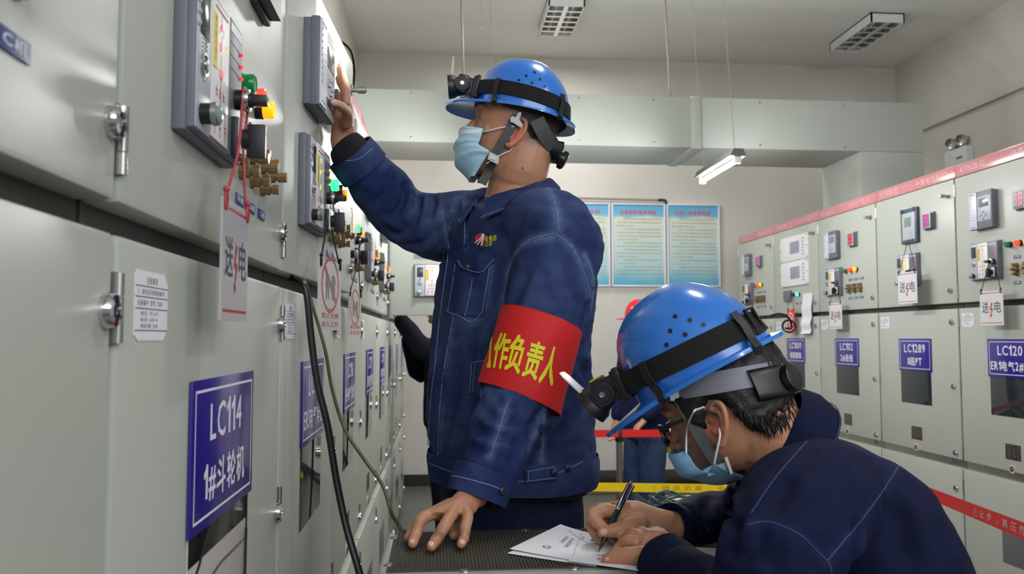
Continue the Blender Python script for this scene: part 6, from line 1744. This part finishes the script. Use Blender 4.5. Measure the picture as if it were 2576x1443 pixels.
# inner headband, nape block with ratchet, chin strap
hbp = [W2(.104 * cos(2 * pi * i / 40) - .010, .095 * sin(2 * pi * i / 40), .056 + .020 * cos(2 * pi * i / 40)) for i in range(41)]
kpart('headband', MB().strip(hbp, gu * .034, [(p - gO).normalized() * .0015 for p in hbp]), mat('headband_grey', (128, 128, 138), .5))
nbk = W2(-.112, .012, .022)
mb = MB(); mb.loft([(W2(-.066, .074, .030), gu * .026, gl * .012 + gf * -.008, 4), (W2(-.090, .058, .026), gu * .026, gl * .014 - gf * .006, 4), (W2(-.108, .030, .022), gu * .026, gl * .006 - gf * .011, 4), (W2(-.114, .0, .022), gu * .026, gf * .010, 4)], 20); kpart('nape_block', mb, M_black)
mb = MB(); mb.lathe([(.016, 0), (.016, .008), (.0225, .009), (.0225, .019), (.020, .021), (.001, .0215)], W2(-.108, .032, .022), -gf * .95 + gl * .3, 26); kpart('ratchet_knob', mb, M_black)
def side2(px, py, off=.004, Y=1.26):
    l, n = cast(bv2, px, py)
    if l is None: return pt(px, py, Y)
    d = -pray(px, py); n = n if n.dot(d) > 0 else -n
    return l + n * off
_sp, _hp = sidept, hpart
sidept = side2; hpart = kpart
belt([(1712, 992), (1728, 1020), (1750, 1060), (1775, 1105), (1800, 1145), (1816, 1168)], .0190, M_web, 'chin_strap', .009)
kpart('chin_strap', MB().strip(catmull([side2(1814, 1164, .008), side2(1836, 1186, .008), W2(.030, .030, -.122), W2(.045, -.03, -.122), W2(.02, -.076, -.05), W2(.03, -.086, .05)], 5), gf * .018, V((0, 0, -.0016))), M_web)
cl([(-12, 12), (-14, 3), (-6, -2), (-4, -10), (-10, -20), (-3, -26), (5, -25), (7, -16), (3, -8), (7, 0), (16, -3), (18, 8), (12, 10), (10, 4), (-4, 8), (-6, 12)], 1716, 990, 'strap_hook', M_webw, .004, .012)
cl([(-26, 2), (14, -14), (18, -2), (-22, 14)], 1815, 1165, 'strap_buckle', M_webw, .006, .012); cl([(-3, -16), (2, -18), (12, 10), (8, 14)], 1828, 1160, 'strap_slider', mat('strap_white2', (206, 206, 208), .5), .005, .014)
sidept, hpart = _sp, _hp

# glasses
gl_o = thing('eyeglasses', 'black framed glasses worn by the bent writing worker', 'glasses', W2(.098, 0, .01))
gi = Matrix.Translation(-W2(.098, 0, .01))
M_frame = mat('glasses_frame', (14, 14, 16), .2)
def gpart(name, mbx, m, sm=50): mbx.v = [tuple(gi @ V(p)) for p in mbx.v]; return link(name, mbx.mesh(name, m, sm), gl_o)
for sy in (-1, 1):
    ctr = (.112, sy * .036, .004); rim = []
    for k in range(24):
        a = 2 * pi * k / 24; cx_, cz_ = math.copysign(abs(cos(a)) ** .6, cos(a)) * .027, math.copysign(abs(sin(a)) ** .6, sin(a)) * .0195
        rim.append(W2(ctr[0] - .010 * (abs(ctr[1] + cx_ * 1) / .06) ** 2 + .012 * (cz_ * 0), ctr[1] + cx_, ctr[2] + cz_))
    gpart('rim', MB().tube(rim, .0023, 8, closed=True), M_frame)
    gpart('lens', MB().add(rim, [tuple(range(24))]), mat('lens_glass', (235, 240, 245), .02, trans=1.0, spec=.6), 0)
    gpart('temple_arm', MB().strip([W2(.102, sy * .062, .017), W2(.060, sy * .078, .018), W2(.015, sy * .084, .018), W2(.008, sy * .084, .016), W2(-.004, sy * .082, .002)], gu * .006, gl * sy * .002, 4), M_frame)
gpart('bridge', MB().tube([W2(.111, -.010, .010), W2(.115, 0, .013), W2(.111, .010, .010)], .002, 8, smooth=4), M_frame)

# mask pulled loosely over mouth and chin
def onplane(px, py, O, n): d = pray(px, py); return CAMPOS + d * ((O - CAMPOS).dot(n) / d.dot(n))
def loc2(p): q = p - gO; return (q.dot(gf), q.dot(gl), q.dot(gu))
prof2 = []
for x, y in ((1694, 1128), (1700, 1150), (1716, 1176), (1742, 1198), (1776, 1212), (1820, 1219), (1872, 1203)): l_ = loc2(onplane(x, y, gO, gl)); prof2.append((l_[0], l_[2]))
edge2 = [loc2(pt(x, y, Y)) for x, y, Y in ((1722, 1134, 1.285), (1736, 1152, 1.272), (1752, 1176, 1.268), (1778, 1188, 1.266), (1797, 1168, 1.262), (1822, 1180, 1.268), (1876, 1200, 1.30))]
mk2, _ = head_mask('light blue surgical mask worn loosely by the bent writing worker', gO, gf, gl, gu, prof2, edge2, mat('mask_blue_b', (128, 180, 214), .85, bump=.25, bscale=300, bdist=.0008), .5)
for q in ([pt(1726, 1140, 1.276), side2(1734, 1098, .010), side2(1742, 1058, .012), pt(1746, 1034, 1.243), W2(.022, .092, .026), W2(.012, .086, .026)], [pt(1797, 1166, 1.258), pt(1802, 1140, 1.252), pt(1811, 1098, 1.247), W2(.004, .084, -.016)]):
    link('ear_loop', MB().tube(q, .0016, 6, smooth=4).mesh('ear_loop', M_loop), mk2)

# pen
pa_, pb_ = pt(1588, 1212, 1.432), pt(1506, 1386, 1.372); pb_ = onz(1506, 1386, 1.0685)
pen = thing('pen', 'dark green ballpoint pen with a silver upper half in the writing hand', 'pen', pb_)
pd = (pa_ - pb_); pl_ = pd.length; pdn = pd.normalized()
link('tip', MB().lathe([(.0008, 0), (.0022, .010), (.0044, .024)], (0, 0, 0), pdn, 14).mesh('tip', M_black), pen)
link('barrel', MB().lathe([(.0044, .024), (.0054, .034), (.0056, pl_ * .56), (.005, pl_ * .57)], (0, 0, 0), pdn, 16).mesh('barrel', mat('pen_green', (14, 44, 44), .25)), pen)
mb = MB(); mb.lathe([(.0056, pl_ * .57), (.0060, pl_ * .60), (.0060, pl_ * .94), (.0045, pl_ * .97), (.0036, pl_)], (0, 0, 0), pdn, 16); link('cap', mb.mesh('cap', M_chrome), pen)
cd_ = V((.8, -.6, .2)); cd_ = (cd_ - pdn * cd_.dot(pdn)).normalized()
link('clip', MB().strip([pdn * pl_ * .96 + cd_ * .005, pdn * pl_ * .95 + cd_ * .0085, pdn * pl_ * .74 + cd_ * .0078], pdn.cross(cd_) * .0035, cd_ * .001).mesh('clip', M_chrome), pen)
# ------------------------------------------------------------------ trolley with ribbed rubber top
tr0 = thing('equipment_trolley', 'steel equipment trolley with ribbed dark rubber top under the papers', 'trolley', (.28, 1.415, 0))
def tp(name, mbx, m, sm=35): 
    mbx.v = [(a - .28, b - 1.415, c) for a, b, c in mbx.v]; return link(name, mbx.mesh(name, m, sm), tr0)
TX0, TX1, TY0, TY1, TT = -.088, .52, 1.282, 1.556, 1.060
M_trol = mat('trolley_paint', (150, 152, 146), .4, bump=.1, bscale=60, var=.12, vscale=25)
M_rib = mat('ribbed_rubber', (66, 63, 54), .62, var=.16, vscale=14)
tp('tray', MB().box(TX0, TX1, TY0, TY1, TT - .075, TT - .004, .004), M_trol)
tp('rim', MB().box(TX0, TX1, TY0 - .004, TY0 + .014, TT - .03, TT, .003), M_trol); tp('rim', MB().box(TX0, TX0 + .012, TY0 + .014, TY1, TT - .03, TT, .003), M_trol); tp('rim', MB().box(TX0, TX1, TY1 - .008, TY1, TT - .03, TT - .001, .003), M_trol)
tp('rubber_mat', MB().box(TX0 + .010, TX1 - .004, TY0 + .012, TY1 - .006, TT - .006, TT + .001, .001), M_rib)
mb = MB(); x = TX0 + .016
while x < TX1 - .012: mb.prism([(0, 0), (.0030, 0), (.0024, .0022), (.0006, .0022)], (x, TY0 + .015, TT + .0008), (1, 0, 0), (0, 0, 1), (0, TY1 - TY0 - .024, 0)); x += .0055
rb = tp('rib', mb, M_rib); rb['kind'] = 'stuff'
for (x, y) in ((TX0 + .012, TY0 + .055), (TX0 + .012, TY1 - .04), (TX0 + .13, TY0 + .010), (TX0 + .30, TY0 + .010), (TX0 + .46, TY0 + .010), (TX0 + .25, TY1 - .008)):
    tp('rivet', MB().lathe([(.009, 0), (.008, .002), (.004, .0034), (.001, .0036)], (x, y, TT), (0, 0, 1), 14), M_steel)
for x in (.05, .12, .21): tp('edge_hole', MB().cyl((x, TY0 - .0035, TT - .012), (x, TY0 - .0046, TT - .012), .0035, n=10), M_black)
for x in (TX0 + .03, TX1 - .03):
    for y in (TY0 + .03, TY1 - .03):
        tp('leg', MB().box(x - .018, x + .018, y - .018, y + .018, .10, TT - .07), M_trol); tp('castor', MB().cyl((x - .012, y, .05), (x + .012, y, .05), .05, n=20).box(x - .02, x + .02, y - .015, y + .015, .05, .105), M_rubber)
tp('shelf', MB().box(TX0 + .015, TX1 - .015, TY0 + .015, TY1 - .015, .30, .325, .003), M_trol)

# ------------------------------------------------------------------ papers
ZP = TT + .0034
def sheet(label, corners, z, curl=.0, nu=14, nv=14, lines=None, prints=None, cname='paper_sheet', cat='paper', bow=0):
    """corners in photo pixels: far left, far right, near right, near left, found on the trolley top"""
    P = [onz(x, y, z) for x, y in corners]; o = sum(P, V((0, 0, 0))) / 4
    S = lambda u, v: (P[0] * (1 - u) + P[1] * u) * (1 - v) + (P[3] * (1 - u) + P[2] * u) * v + UP * (curl * ((1 - u) ** 2) * (1 - .5 * v) + bow * sin(pi * u) * sin(pi * v))
    W = nu + 1; top = [S(i / nu, j / nv) - o for j in range(W) for i in range(nu + 1)]; bot = [p - UP * .0003 for p in top]; N = len(top); fs = []
    for j in range(nv):
        for i in range(nu):
            q = (j * W + i, j * W + i + 1, (j + 1) * W + i + 1, (j + 1) * W + i); fs += [q, tuple(N + k for k in q[::-1])]
    ed = list(range(W)) + [j * W + nu for j in range(1, nv + 1)] + [nv * W + i for i in range(nu - 1, -1, -1)] + [j * W for j in range(nv - 1, 0, -1)]
    fs += [(a, b, N + b, N + a) for a, b in zip(ed, ed[1:] + ed[:1])]
    root = tag(link(cname, MB().add(top + bot, fs).mesh(cname, M_paper, 60), loc=o), label, cat)
    if lines or prints:
        mb = MB()
        for (a, b, w) in (lines or []):
            n = 12; A = [S(a[0] + (b[0] - a[0]) * t / n, a[1] + (b[1] - a[1]) * t / n) - o + UP * .0006 for t in range(n + 1)]; d = (A[-1] - A[0]).normalized(); s_ = d.cross(UP) * w / 2
            mb.add([q for p in A for q in (p - s_, p + s_)], [(2 * k, 2 * k + 1, 2 * k + 3, 2 * k + 2) for k in range(n)])
        for s, q in (prints or []):
            a, f, asp = text2d(s); g = bil(q); mb.add([S(*g(u, 1 - v)) - o + UP * .0007 for u, v, l in a], f)
        link('print', mb.mesh('print', mat('print_grey', (104, 102, 122), .7), 0), root)
    return root


sheet('lower white sheet whose corner peeks out under the printed form', [(1395, 1342), (1520, 1362), (1500, 1424), (1276, 1392)], ZP, .002)
sheet('printed form with a dark logo lying left of the writing hand', [(1410, 1326), (1510, 1345), (1540, 1424), (1282, 1384)], ZP + .0012, .006, prints=[('工作票签发', [(.36, .56), (.36, .32), (.42, .32), (.42, .56)]), ('停电检修申请', [(.46, .66), (.46, .34), (.52, .34), (.52, .66)]), ('G', [(.24, .72), (.34, .72), (.34, .80), (.24, .80)]), ('日期', [(.62, .3), (.62, .2), (.66, .2), (.66, .3)])], lines=[((.3, .1), (.9, .5), .0007), ((.58, .1), (.62, .9), .0005)])
sheet('upper white sheet under the pen tip', [(1492, 1350), (1640, 1362), (1620, 1436), (1428, 1410)], ZP + .0030, .0, prints=[('设备运行记录', [(.30, .66), (.62, .60), (.62, .66), (.30, .72)]), ('操作人  监护人', [(.34, .78), (.72, .70), (.72, .76), (.34, .84)]), ('时间', [(.42, .88), (.58, .85), (.58, .90), (.42, .93)])])
sheet('open lined notebook page under the writing worker left sleeve', [(1716, 1374), (1850, 1380), (1880, 1446), (1700, 1446)], ZP + .0006, .0, lines=[((.08, k / 9), (.98, k / 9), .0007) for k in range(1, 9)] + [((.06, .02), (.06, .98), .0007)], cname='notebook', cat='notebook')

# ------------------------------------------------------------------ cables from the gap between the doors
def cable(name, label, pts, r, m, cat='cable'):
    P = [V(p) for p in pts]; o = P[-1].copy()
    return tag(link(name, MB().tube([p - o for p in P], r, 10, smooth=8).mesh(name, m), loc=o), label, cat)


M_cable = mat('cable_black', (12, 12, 13), .35); M_gy = mat('cable_green_yellow', (58, 74, 40), .35, var=.5, vscale=18)
cable('power_cable', 'thick black cable sagging from the gap above sign LC115', [pt(735, 700, 1.735), pt(752, 706, 1.70), pt(771, 735, 1.69), pt(783, 850, 1.69), pt(798, 960, 1.69), pt(824, 1070, 1.69), pt(845, 1200, 1.69), pt(870, 1320, 1.68), pt(905, 1443, 1.66), pt(945, 1600, 1.64), pt(950, 2300, 1.64), V((-.10, 1.66, .012)), V((-.02, 1.9, .012))], .0072, M_cable)
cable('earth_cable', 'thin green and yellow earth wire hanging beside the black cable', [pt(752, 702, 1.755), pt(768, 712, 1.72), pt(790, 780, 1.71), pt(818, 880, 1.71), pt(836, 980, 1.71), pt(868, 1080, 1.70), pt(920, 1160, 1.69), pt(962, 1220, 1.68), pt(985, 1290, 1.66), pt(1010, 1338, 1.62), pt(1022, 1420, 1.60), pt(1020, 2200, 1.60), V((-.05, 1.7, .006)), V((-.0, 2.0, .006))], .0035, M_gy)

# ------------------------------------------------------------------ people in the background
def figure(label, base, fdir, height, jacket, trouser, armR, armL, cover=.02, lean=0):
    """a whole standing figure; arm* = (elbow offset, wrist offset) from the shoulder in (forward, left, up)"""
    k = height / 1.72; f = V(fdir).normalized(); l = UP.cross(f)
    root = thing('person', label, 'person', base); B = V(base)
    Q = lambda a, b, c: B + (f * a + l * b) * k + UP * c * k
    O = Q(.03 + lean, 0, 1.595); mb = MB(); head(mb, O, f, l, UP, k)
    for sy in (-1, 1): ear(mb, O, f, l, UP, sy, k)
    limb(mb, [O - UP * .06 * k - f * .03 * k, Q(lean * .9 - .01, 0, 1.45), Q(lean * .8, 0, 1.36)], [.06 * k, .062 * k, .08 * k], 18, 3)
    mb.loft([(Q(lean * .8, 0, 1.40), f * .06, l * .10), (Q(lean * .6, 0, 1.25), f * .10, l * .15), (Q(0, 0, .98), f * .10, l * .14), (Q(0, 0, .86), f * .09, l * .14)], 20)
    arms = []
    for sg, (e, w) in ((-1, armR), (1, armL)):
        s = Q(lean * .7, sg * .185, 1.385); el = s + (f * e[0] + l * e[1]) * k + UP * e[2] * k; wr = s + (f * w[0] + l * w[1]) * k + UP * w[2] * k; arms.append((s, el, wr)); limb(mb, [s, el, wr], [.05, .042, .028])
        d = (wr - el).normalized(); a = d.cross(UP).normalized() if abs(d.z) < .95 else l; b = d.cross(a)
        mb.loft([(wr, a * .028, b * .02), (wr + d * .05, a * .040, b * .018), (wr + d * .085, a * .040, b * .015)], 14)
        for q in range(4): p0 = wr + d * .078 + a * (-.030 + .020 * q); finger(mb, [p0, p0 + d * .035, p0 + d * .062 - b * .012, p0 + d * (.082 if q in (1, 2) else .07) - b * .028], .010, .008)
        p0 = wr + d * .03 + a * .036 * sg; finger(mb, [p0, p0 + d * .03 + a * .02 * sg, p0 + d * .055 + a * .026 * sg], .012, .009)
    for sg in (1, -1): h = Q(0, sg * .09, .86); limb(mb, [h, Q(.02, sg * .09, .47), Q(-.02, sg * .09, .07)], [.08, .055, .04]); limb(mb, [Q(-.02, sg * .09, .07), Q(.02, sg * .09, .035), Q(.12, sg * .10, .025)], [.04, .04, .03])
    bd = remesh(mb, .006, 3); skin_colour(bd, (188, 138, 108), []); bd.materials.append(M_skin)
    P = lambda n, me, **kw: link(n, me, root, loc=-B, **kw)
    P('body', bd)
    mb = MB(); J = lambda a, b, c, d, w: (Q(a, b, c), f * d * k, l * w * k, 2.2)
    mb.loft([J(0, 0, .84, .150, .195), J(0, 0, .88, .156, .20), J(0, 0, .98, .150, .195), J(lean * .4, 0, 1.12, .148, .20), J(lean * .6, 0, 1.25, .142, .21), J(lean * .8, 0, 1.36, .115, .19), J(lean * .85, 0, 1.42, .08, .12), J(lean * .9, 0, 1.46, .07, .085)], 32)
    for s, e, w in arms: limb(mb, [s - l * 0, e, w + (w - e).normalized() * (cover if cover > .05 else -cover)], [.088, .070, .050], 20)
    jk_ = remesh(mb, .010, 4); wrinkle(jk_, .008, 9, 4); jk_.materials.append(jacket); P('jacket', jk_)
    mb = MB(); mb.loft([J(0, 0, .95, .13, .18), J(0, 0, .84, .14, .19), J(0, 0, .76, .12, .18)], 24)
    for sg in (1, -1): h = Q(0, sg * .095, .84); limb(mb, [h, Q(.02, sg * .095, .47), Q(-.02, sg * .095, .07)], [.105, .085, .075], 20)
    tr_ = remesh(mb, .010, 4); wrinkle(tr_, .008, 8, 6); tr_.materials.append(trouser); P('trousers', tr_)
    for sg in (1, -1):
        mb = MB(); limb(mb, [Q(-.02, sg * .095, .07), Q(.02, sg * .095, .045), Q(.14, sg * .10, .035)], [.05, .05, .04], 14); c = Q(0, sg * .095, 0); mb.box(c.x - .045, c.x + .045, c.y - .045, c.y + .045, .001, .03)
        b_ = remesh(mb, .008, 3); b_.materials.append(M_rubber); P('boot', b_)
    def mk_(x, y, z): return sstep(-.01, .01, z - np.interp(x, [-.1, -.05, -.02, .03, .06], [-.05, -.04, .02, .03, .06]))
    P('hair', hair_cap(O, f, l, UP, k, mk_, .006, n=48, m=40).mesh('hair', M_hair, 180))
    return root, O, f, l


# third worker, mostly hidden by the standing one: his arm reaches into the row under the open door
M_denb = denim('denim_black', (14, 17, 28), (30, 34, 48), 5, .3)
figure('worker in dark clothes behind the standing worker, one arm reaching to the cabinets', (.06, 5.36, 0), (-1, -.06, 0), 1.74, M_denb, M_denb, ((.16, -.08, -.22), (.22, .02, -.06)), ((.15, .10, -.06), (.25, .02, .06)), cover=.09)
M_jean = denim('blue_jeans', (44, 62, 98), (90, 108, 142), 4, .5); M_navy = denim('navy_jacket', (24, 30, 66), (50, 60, 100), 5, .3)
fr_, fO, ff, fl_ = figure('worker in blue jeans and a red helmet standing behind the barrier tapes', (1.46, 5.75, 0), (-.9, -.42, 0), 1.60, M_navy, M_jean, ((.03, -.05, -.29), (.10, -.04, -.50)), ((.02, .06, -.29), (.16, .0, -.46)))
r4, _, _ = helmet('red helmet', fO + UP * .062 + ff * .012, (ff * cos(.1) + UP * sin(.1)), fl_, (UP * cos(.1) - ff * sin(.1)), mat('hat_red', (196, 26, 32), .25, coat=.4), lamp=False, vs_=1.0)
r4['label'] = 'red hard hat worn by the worker in jeans behind the tapes'

# ------------------------------------------------------------------ barrier tapes on posts
M_post = mat('post_steel', (120, 116, 108), .4, .7)
def post(label, x, y, h):
    r = thing('barrier_post', label, 'post', (x, y, 0), group=None)
    link('base', MB().lathe([(.15, 0), (.15, .012), (.05, .035), (.024, .04)], (0, 0, 0), (0, 0, 1), 28).mesh('base', M_black), r)
    link('pole', MB().cyl((0, 0, .038), (0, 0, h), .021, n=18).mesh('pole', M_post), r); link('cap', MB().lathe([(.026, h - .09), (.028, h - .08), (.028, h), (.020, h + .012), (.001, h + .014)], (0, 0, 0), (0, 0, 1), 18).mesh('cap', M_black), r)
def tape(label, P, w, m, sag=.0, text=None, tmat=None, mirror=False, seg=0):
    P = [V(p) for p in P]; q = []; n = 14
    for a, b in zip(P, P[1:]):
        for i in range(n): t = i / n; q.append(a.lerp(b, t) - UP * sag * 4 * t * (1 - t))
    q.append(P[-1]); o = P[0].copy(); d = (P[-1] - P[0]); nn = V((d.y, -d.x, 0)).normalized()
    root = tag(link('barrier_tape', MB().strip([p - o for p in q], UP * w, nn * .0006).mesh('barrier_tape', m), loc=o), label, 'tape')
    if text:
        mb = MB()
        for s, t0, ln in text:
            A_, B_ = P[seg], P[seg + 1]; d = B_ - A_; nn = V((d.y, -d.x, 0)).normalized()
            a = A_.lerp(B_, t0) - o - UP * sag * 4 * t0 * (1 - t0); dd = d.normalized(); c = V((0, 0, -w * .30))
            side = nn if nn.dot(P[0] - CAMPOS) < 0 else -nn
            put_text(mb, s, a + c + side * .0016, dd * ln, UP * w * .6, .008, mirror)
        link('lettering', mb.mesh('lettering', tmat, 0), root)
    return root


M_ty = mat('tape_yellow', (252, 216, 8), .4); M_tr = mat('tape_red', (206, 34, 40), .45); M_tro = mat('tape_red_bright', (230, 26, 24), .45)
post('steel barrier post at the left end of the red tape', 1.16, 5.25, .84)
post('steel barrier post hidden behind the standing worker', .72, 4.75, .66)
post('steel barrier post hidden behind the writing worker', 1.92, 4.55, .66)
post('steel barrier post behind the writing worker, at the back', 2.35, 5.35, .80)
tape('bright red barrier tape between the two workers, in front of the man in jeans', [(.62, 5.22, .805), (1.16, 5.225, .805), (2.35, 5.33, .78)], .047, M_tro)
tape('yellow barrier tape with mirrored warning text, nearest of the two yellow ones', [(.72, 4.73, .565), (1.92, 4.53, .565)], .050, M_ty, 0, [('⚠ 止 步 ， 高 压 危 险 ！', .42, .52)], mat('tape_print', (196, 150, 20), .6), True)
tape('yellow barrier tape running slanted behind the glasses of the writing worker', [pt(1640, 1112, 5.9), pt(1880, 1212, 4.56)], .050, M_ty)
tape('red barrier tape with white warning text in front of the right cabinets', [(1.92, 4.52, .64), pt(2330, 1237, 3.62), pt(2600, 1345, 2.3), pt(2900, 1465, 1.75)], .052, M_tr, 0, [('⚠ 止 步 ， 高 压 危 险 ！', .55, .72)], mat('tape_print_white', (214, 170, 172), .6), False, 1)

# ------------------------------------------------------------------ tester with open lid and a coil of wire on a small table
tbx = thing('side_table', 'small grey table behind the trolley carrying the tester', 'table', (.80, 2.36, 0))
link('top', MB().box(-.26, .34, -.18, .24, .845, .87, .004).mesh('top', M_trol), tbx)
for sx in (-.23, .31):
    for sy in (-.15, .21): link('leg', MB().box(sx - .015, sx + .015, sy - .015, sy + .015, 0, .845).mesh('leg', M_trol), tbx)
tst = thing('tester_case', 'white tester case with a tilted aluminium lid on the side table', 'case', (.80, 2.36, .871))
link('case_body', MB().box(-.10, .26, -.13, .17, 0, .060, .006).mesh('case_body', mat('case_white', (196, 198, 206), .4)), tst)
a_, b_ = pt(1594, 1242, 2.30), pt(1694, 1316, 2.24); q_ = V((.80, 2.36, .871))
mb = MB(); ld = (b_ - a_); up_ = V((0.0, .10, -.16)).normalized() * .20
mb.prism([(0, 0), (1, 0), (1, 1), (0, 1)], a_ - q_, ld * 1.0, V((.03, .08, -.10)), V((.004, -.004, .008))); link('lid', mb.mesh('lid', mat('lid_aluminium', (168, 168, 164), .35, .6)), tst)
coil = MB(); rnd = random.Random(7)
for k in range(6):
    c = V((0, 0, .004 + .0035 * k)); r1, r2 = .060 + rnd.uniform(-.012, .012), .032 + rnd.uniform(-.006, .008); ph = rnd.uniform(-.4, .4); coil.tube([c + V((r1 * cos(t + ph) + rnd.uniform(-.002, .002), r2 * sin(t), .012 * sin(t * 2 + k))) for t in [i * pi / 10 for i in range(20)]], .0022, 6, closed=True)
coil.tube([(.058, 0, .006), (.10, -.02, .012), (.15, -.01, .004), (.19, .02, .004)], .0022, 6, smooth=5)
c0 = pt(1690, 1282, 2.38); tag(link('wire_coil', coil.mesh('wire_coil', mat('wire_green', (52, 80, 60), .4, var=.5, vscale=12)), loc=(c0.x, 2.38, .934)), 'coil of green and yellow test wire on the white tester case', 'wire')

# ------------------------------------------------------------------ office chair behind the writing worker, boards, mats, floor marks
ch = thing('office_chair', 'black padded chair whose back edge shows below the right cabinets', 'chair', (1.285, 2.30, 0))
mb = MB(); mb.box(-.22, .20, -.025, .025, .46, .775, .024); link('backrest', mb.mesh('backrest', M_rubber, 60), ch)
link('seat', MB().box(-.23, .22, -.48, -.04, .42, .48, .022).mesh('seat', M_rubber, 60), ch); link('column', MB().cyl((0, -.26, .08), (0, -.26, .42), .025).mesh('column', M_steel), ch)
link('back_bracket', MB().box(-.03, .03, -.06, .03, .38, .56, .005).mesh('back_bracket', M_black), ch)
for k in range(5):
    a = 2 * pi * k / 5; e_ = V((.27 * cos(a), -.26 + .27 * sin(a), .055)); link('foot', MB().tube([(0, -.26, .085), e_ + V((0, 0, .01))], [.018, .014], 8).cyl(e_ - V((.012, 0, .027)), e_ + V((.012, 0, -.027)), .0275, n=14).mesh('foot', M_black), ch)

M_alu = mat('frame_white', (222, 220, 228), .35)
def board(label, x0, x1, z0, z1, title):
    r = thing('notice_board', label, 'board', ((x0 + x1) / 2, 7.98, z0)); w, h = x1 - x0, z1 - z0; u0 = -w / 2; y = -.006
    link('panel', MB().box(u0 + .008, -u0 - .008, -.006, .016, .008, h - .008).mesh('panel', board_mat(w, h)), r)
    for a in ((u0, u0 + .016, 0, h), (-u0 - .016, -u0, 0, h), (u0 + .0162, -u0 - .0162, 0, .016), (u0 + .0162, -u0 - .0162, h - .016, h)): link('frame_bar', MB().box(a[0], a[1], -.016, .018, a[2], a[3], .002).mesh('frame_bar', M_alu), r)
    mb = MB(); put_text(mb, title, (u0 + w * .15, y - .0012, h * .865), (w * .68, 0, 0), (0, 0, h * .052), .02); link('title', mb.mesh('title', mat('title_red', (216, 88, 80), .6), 0), r)
    mb = MB(); rnd = random.Random(int(x0 * 100)); body = '设备管理制度运行人员应认真执行巡视检查维护记录缺陷分类处理上报班长值班安全工具仪表使用前试验合格'
    for k in range(17):
        z = h * (.80 - k * .041); st = .22 if k in (0, 3, 7, 9, 12, 14) else .10; en = .92 if k not in (2, 6, 11, 13) else rnd.uniform(.35, .6)
        n = int((en - st) / .030); i0 = rnd.randrange(20); put_text(mb, (body * 2)[i0:i0 + n], (u0 + w * st, y - .0012, z), (w * (en - st), 0, 0), (0, 0, h * .020))
    link('body_text', mb.mesh('body_text', mat('board_ink', (158, 160, 140), .7), 0), r)
def board_mat(w, h):
    if 'board_print' in MATS: return MATS['board_print']
    m = mat('board_print', (190, 210, 205), .5); nt = m.node_tree; b = nt.nodes['Principled BSDF']; tc = nt.nodes.new('ShaderNodeTexCoord'); sx = nt.nodes.new('ShaderNodeSeparateXYZ'); nt.links.new(tc.outputs['Generated'], sx.inputs[0])
    nz = nt.nodes.new('ShaderNodeTexNoise'); nz.inputs['Scale'].default_value = 2.2; nt.links.new(tc.outputs['Generated'], nz.inputs['Vector'])
    ad = nt.nodes.new('ShaderNodeMath'); ad.operation = 'MULTIPLY_ADD'; ad.inputs[1].default_value = .16; nt.links.new(nz.outputs['Fac'], ad.inputs[0]); nt.links.new(sx.outputs['Z'], ad.inputs[2])
    cr = nt.nodes.new('ShaderNodeValToRGB'); cr.color_ramp.elements[0].position = .08; cr.color_ramp.elements[0].color = (*s2l((70, 156, 192)), 1); cr.color_ramp.elements[1].position = 1.0; cr.color_ramp.elements[1].color = (*s2l((96, 176, 214)), 1)
    for p, c in ((.17, (110, 176, 196)), (.30, (168, 200, 204)), (.62, (196, 212, 204)), (.90, (214, 216, 196)), (.935, (120, 186, 216))): e = cr.color_ramp.elements.new(p); e.color = (*s2l(c), 1)
    nt.links.new(ad.outputs[0], cr.inputs['Fac']); nt.links.new(cr.outputs['Color'], b.inputs['Base Color']); return m
for x0, x1, ti, la in ((1.12, 1.685, '安全操作规程', 'blue framed rules board partly behind the standing worker'), (1.70, 2.245, '设备缺陷管理制度', 'blue framed rules board in the middle of the back wall trio'), (2.258, 2.80, '仪表工具管理制度', 'blue framed rules board nearest the opposite cabinets')): board(la, x0, x1, 1.915, 2.745, ti)
bp = thing('wall_pipe', 'thin grey pipe above the notice boards with a dark bent end', 'pipe', (1.7, 7.97, 2.78))
link('pipe_run', MB().tube([(-.9, 0, .015), (.50, 0, .0)], .012, 8).mesh('pipe_run', M_cond), bp); link('bent_end', MB().tube([(.47, 0, 0), (.53, 0, .0), (.55, 0, -.012), (.553, 0, -.035)], .014, 8, smooth=4).mesh('bent_end', mat('rust_dark', (62, 48, 42), .7)), bp)
mr_ = thing('rubber_mat_roll', 'dark rolled rubber mat lying on the floor along the back wall', 'mat', (1.95, 7.72, 0))
mb = MB(); sp = [V((0, .085 * (1 - k / 60) * cos(k * .5) * 1.0, .088 + .085 * (1 - k / 60) * sin(k * .5))) for k in range(45)]
mb.strip(sp, V((1.5, 0, 0)), [V((0, -cos(k * .5), -sin(k * .5))) * .004 for k in range(45)]); link('roll', mb.mesh('roll', mat('mat_dark', (38, 34, 30), .8)), mr_)
link('loose_flap', MB().box(-.75, .75, -.30, -.02, .0015, .008, .002).mesh('loose_flap', mat('mat_brown', (74, 64, 54), .8)), mr_)
fm_ = mat('floor_yellow', (176, 146, 52), .55, var=.25, vscale=20)
fmk = thing('floor_marking', 'worn yellow chevron stripes painted on the floor behind the tapes', 'marking', (1.52, 6.85, 0))
for k in range(3): link('stripe', MB().prism([(0, 0), (.26, .10), (.26, .17), (0, .07)], (-.16, -.28 + .20 * k, .0005), (1, 0, 0), (0, 1, 0), (0, 0, .0008)).mesh('stripe', fm_), fmk)
# loose signal wire over the top of cabinet row
cable('signal_wire', 'thin black wire looped over the top edge of the long cabinet row', [(-.40, 2.4, 2.315), (-.33, 2.52, 2.34), (-.285, 2.60, 2.33), (-.275, 2.64, 2.28), (-.280, 2.66, 2.22)], .004, M_cable, 'wire')
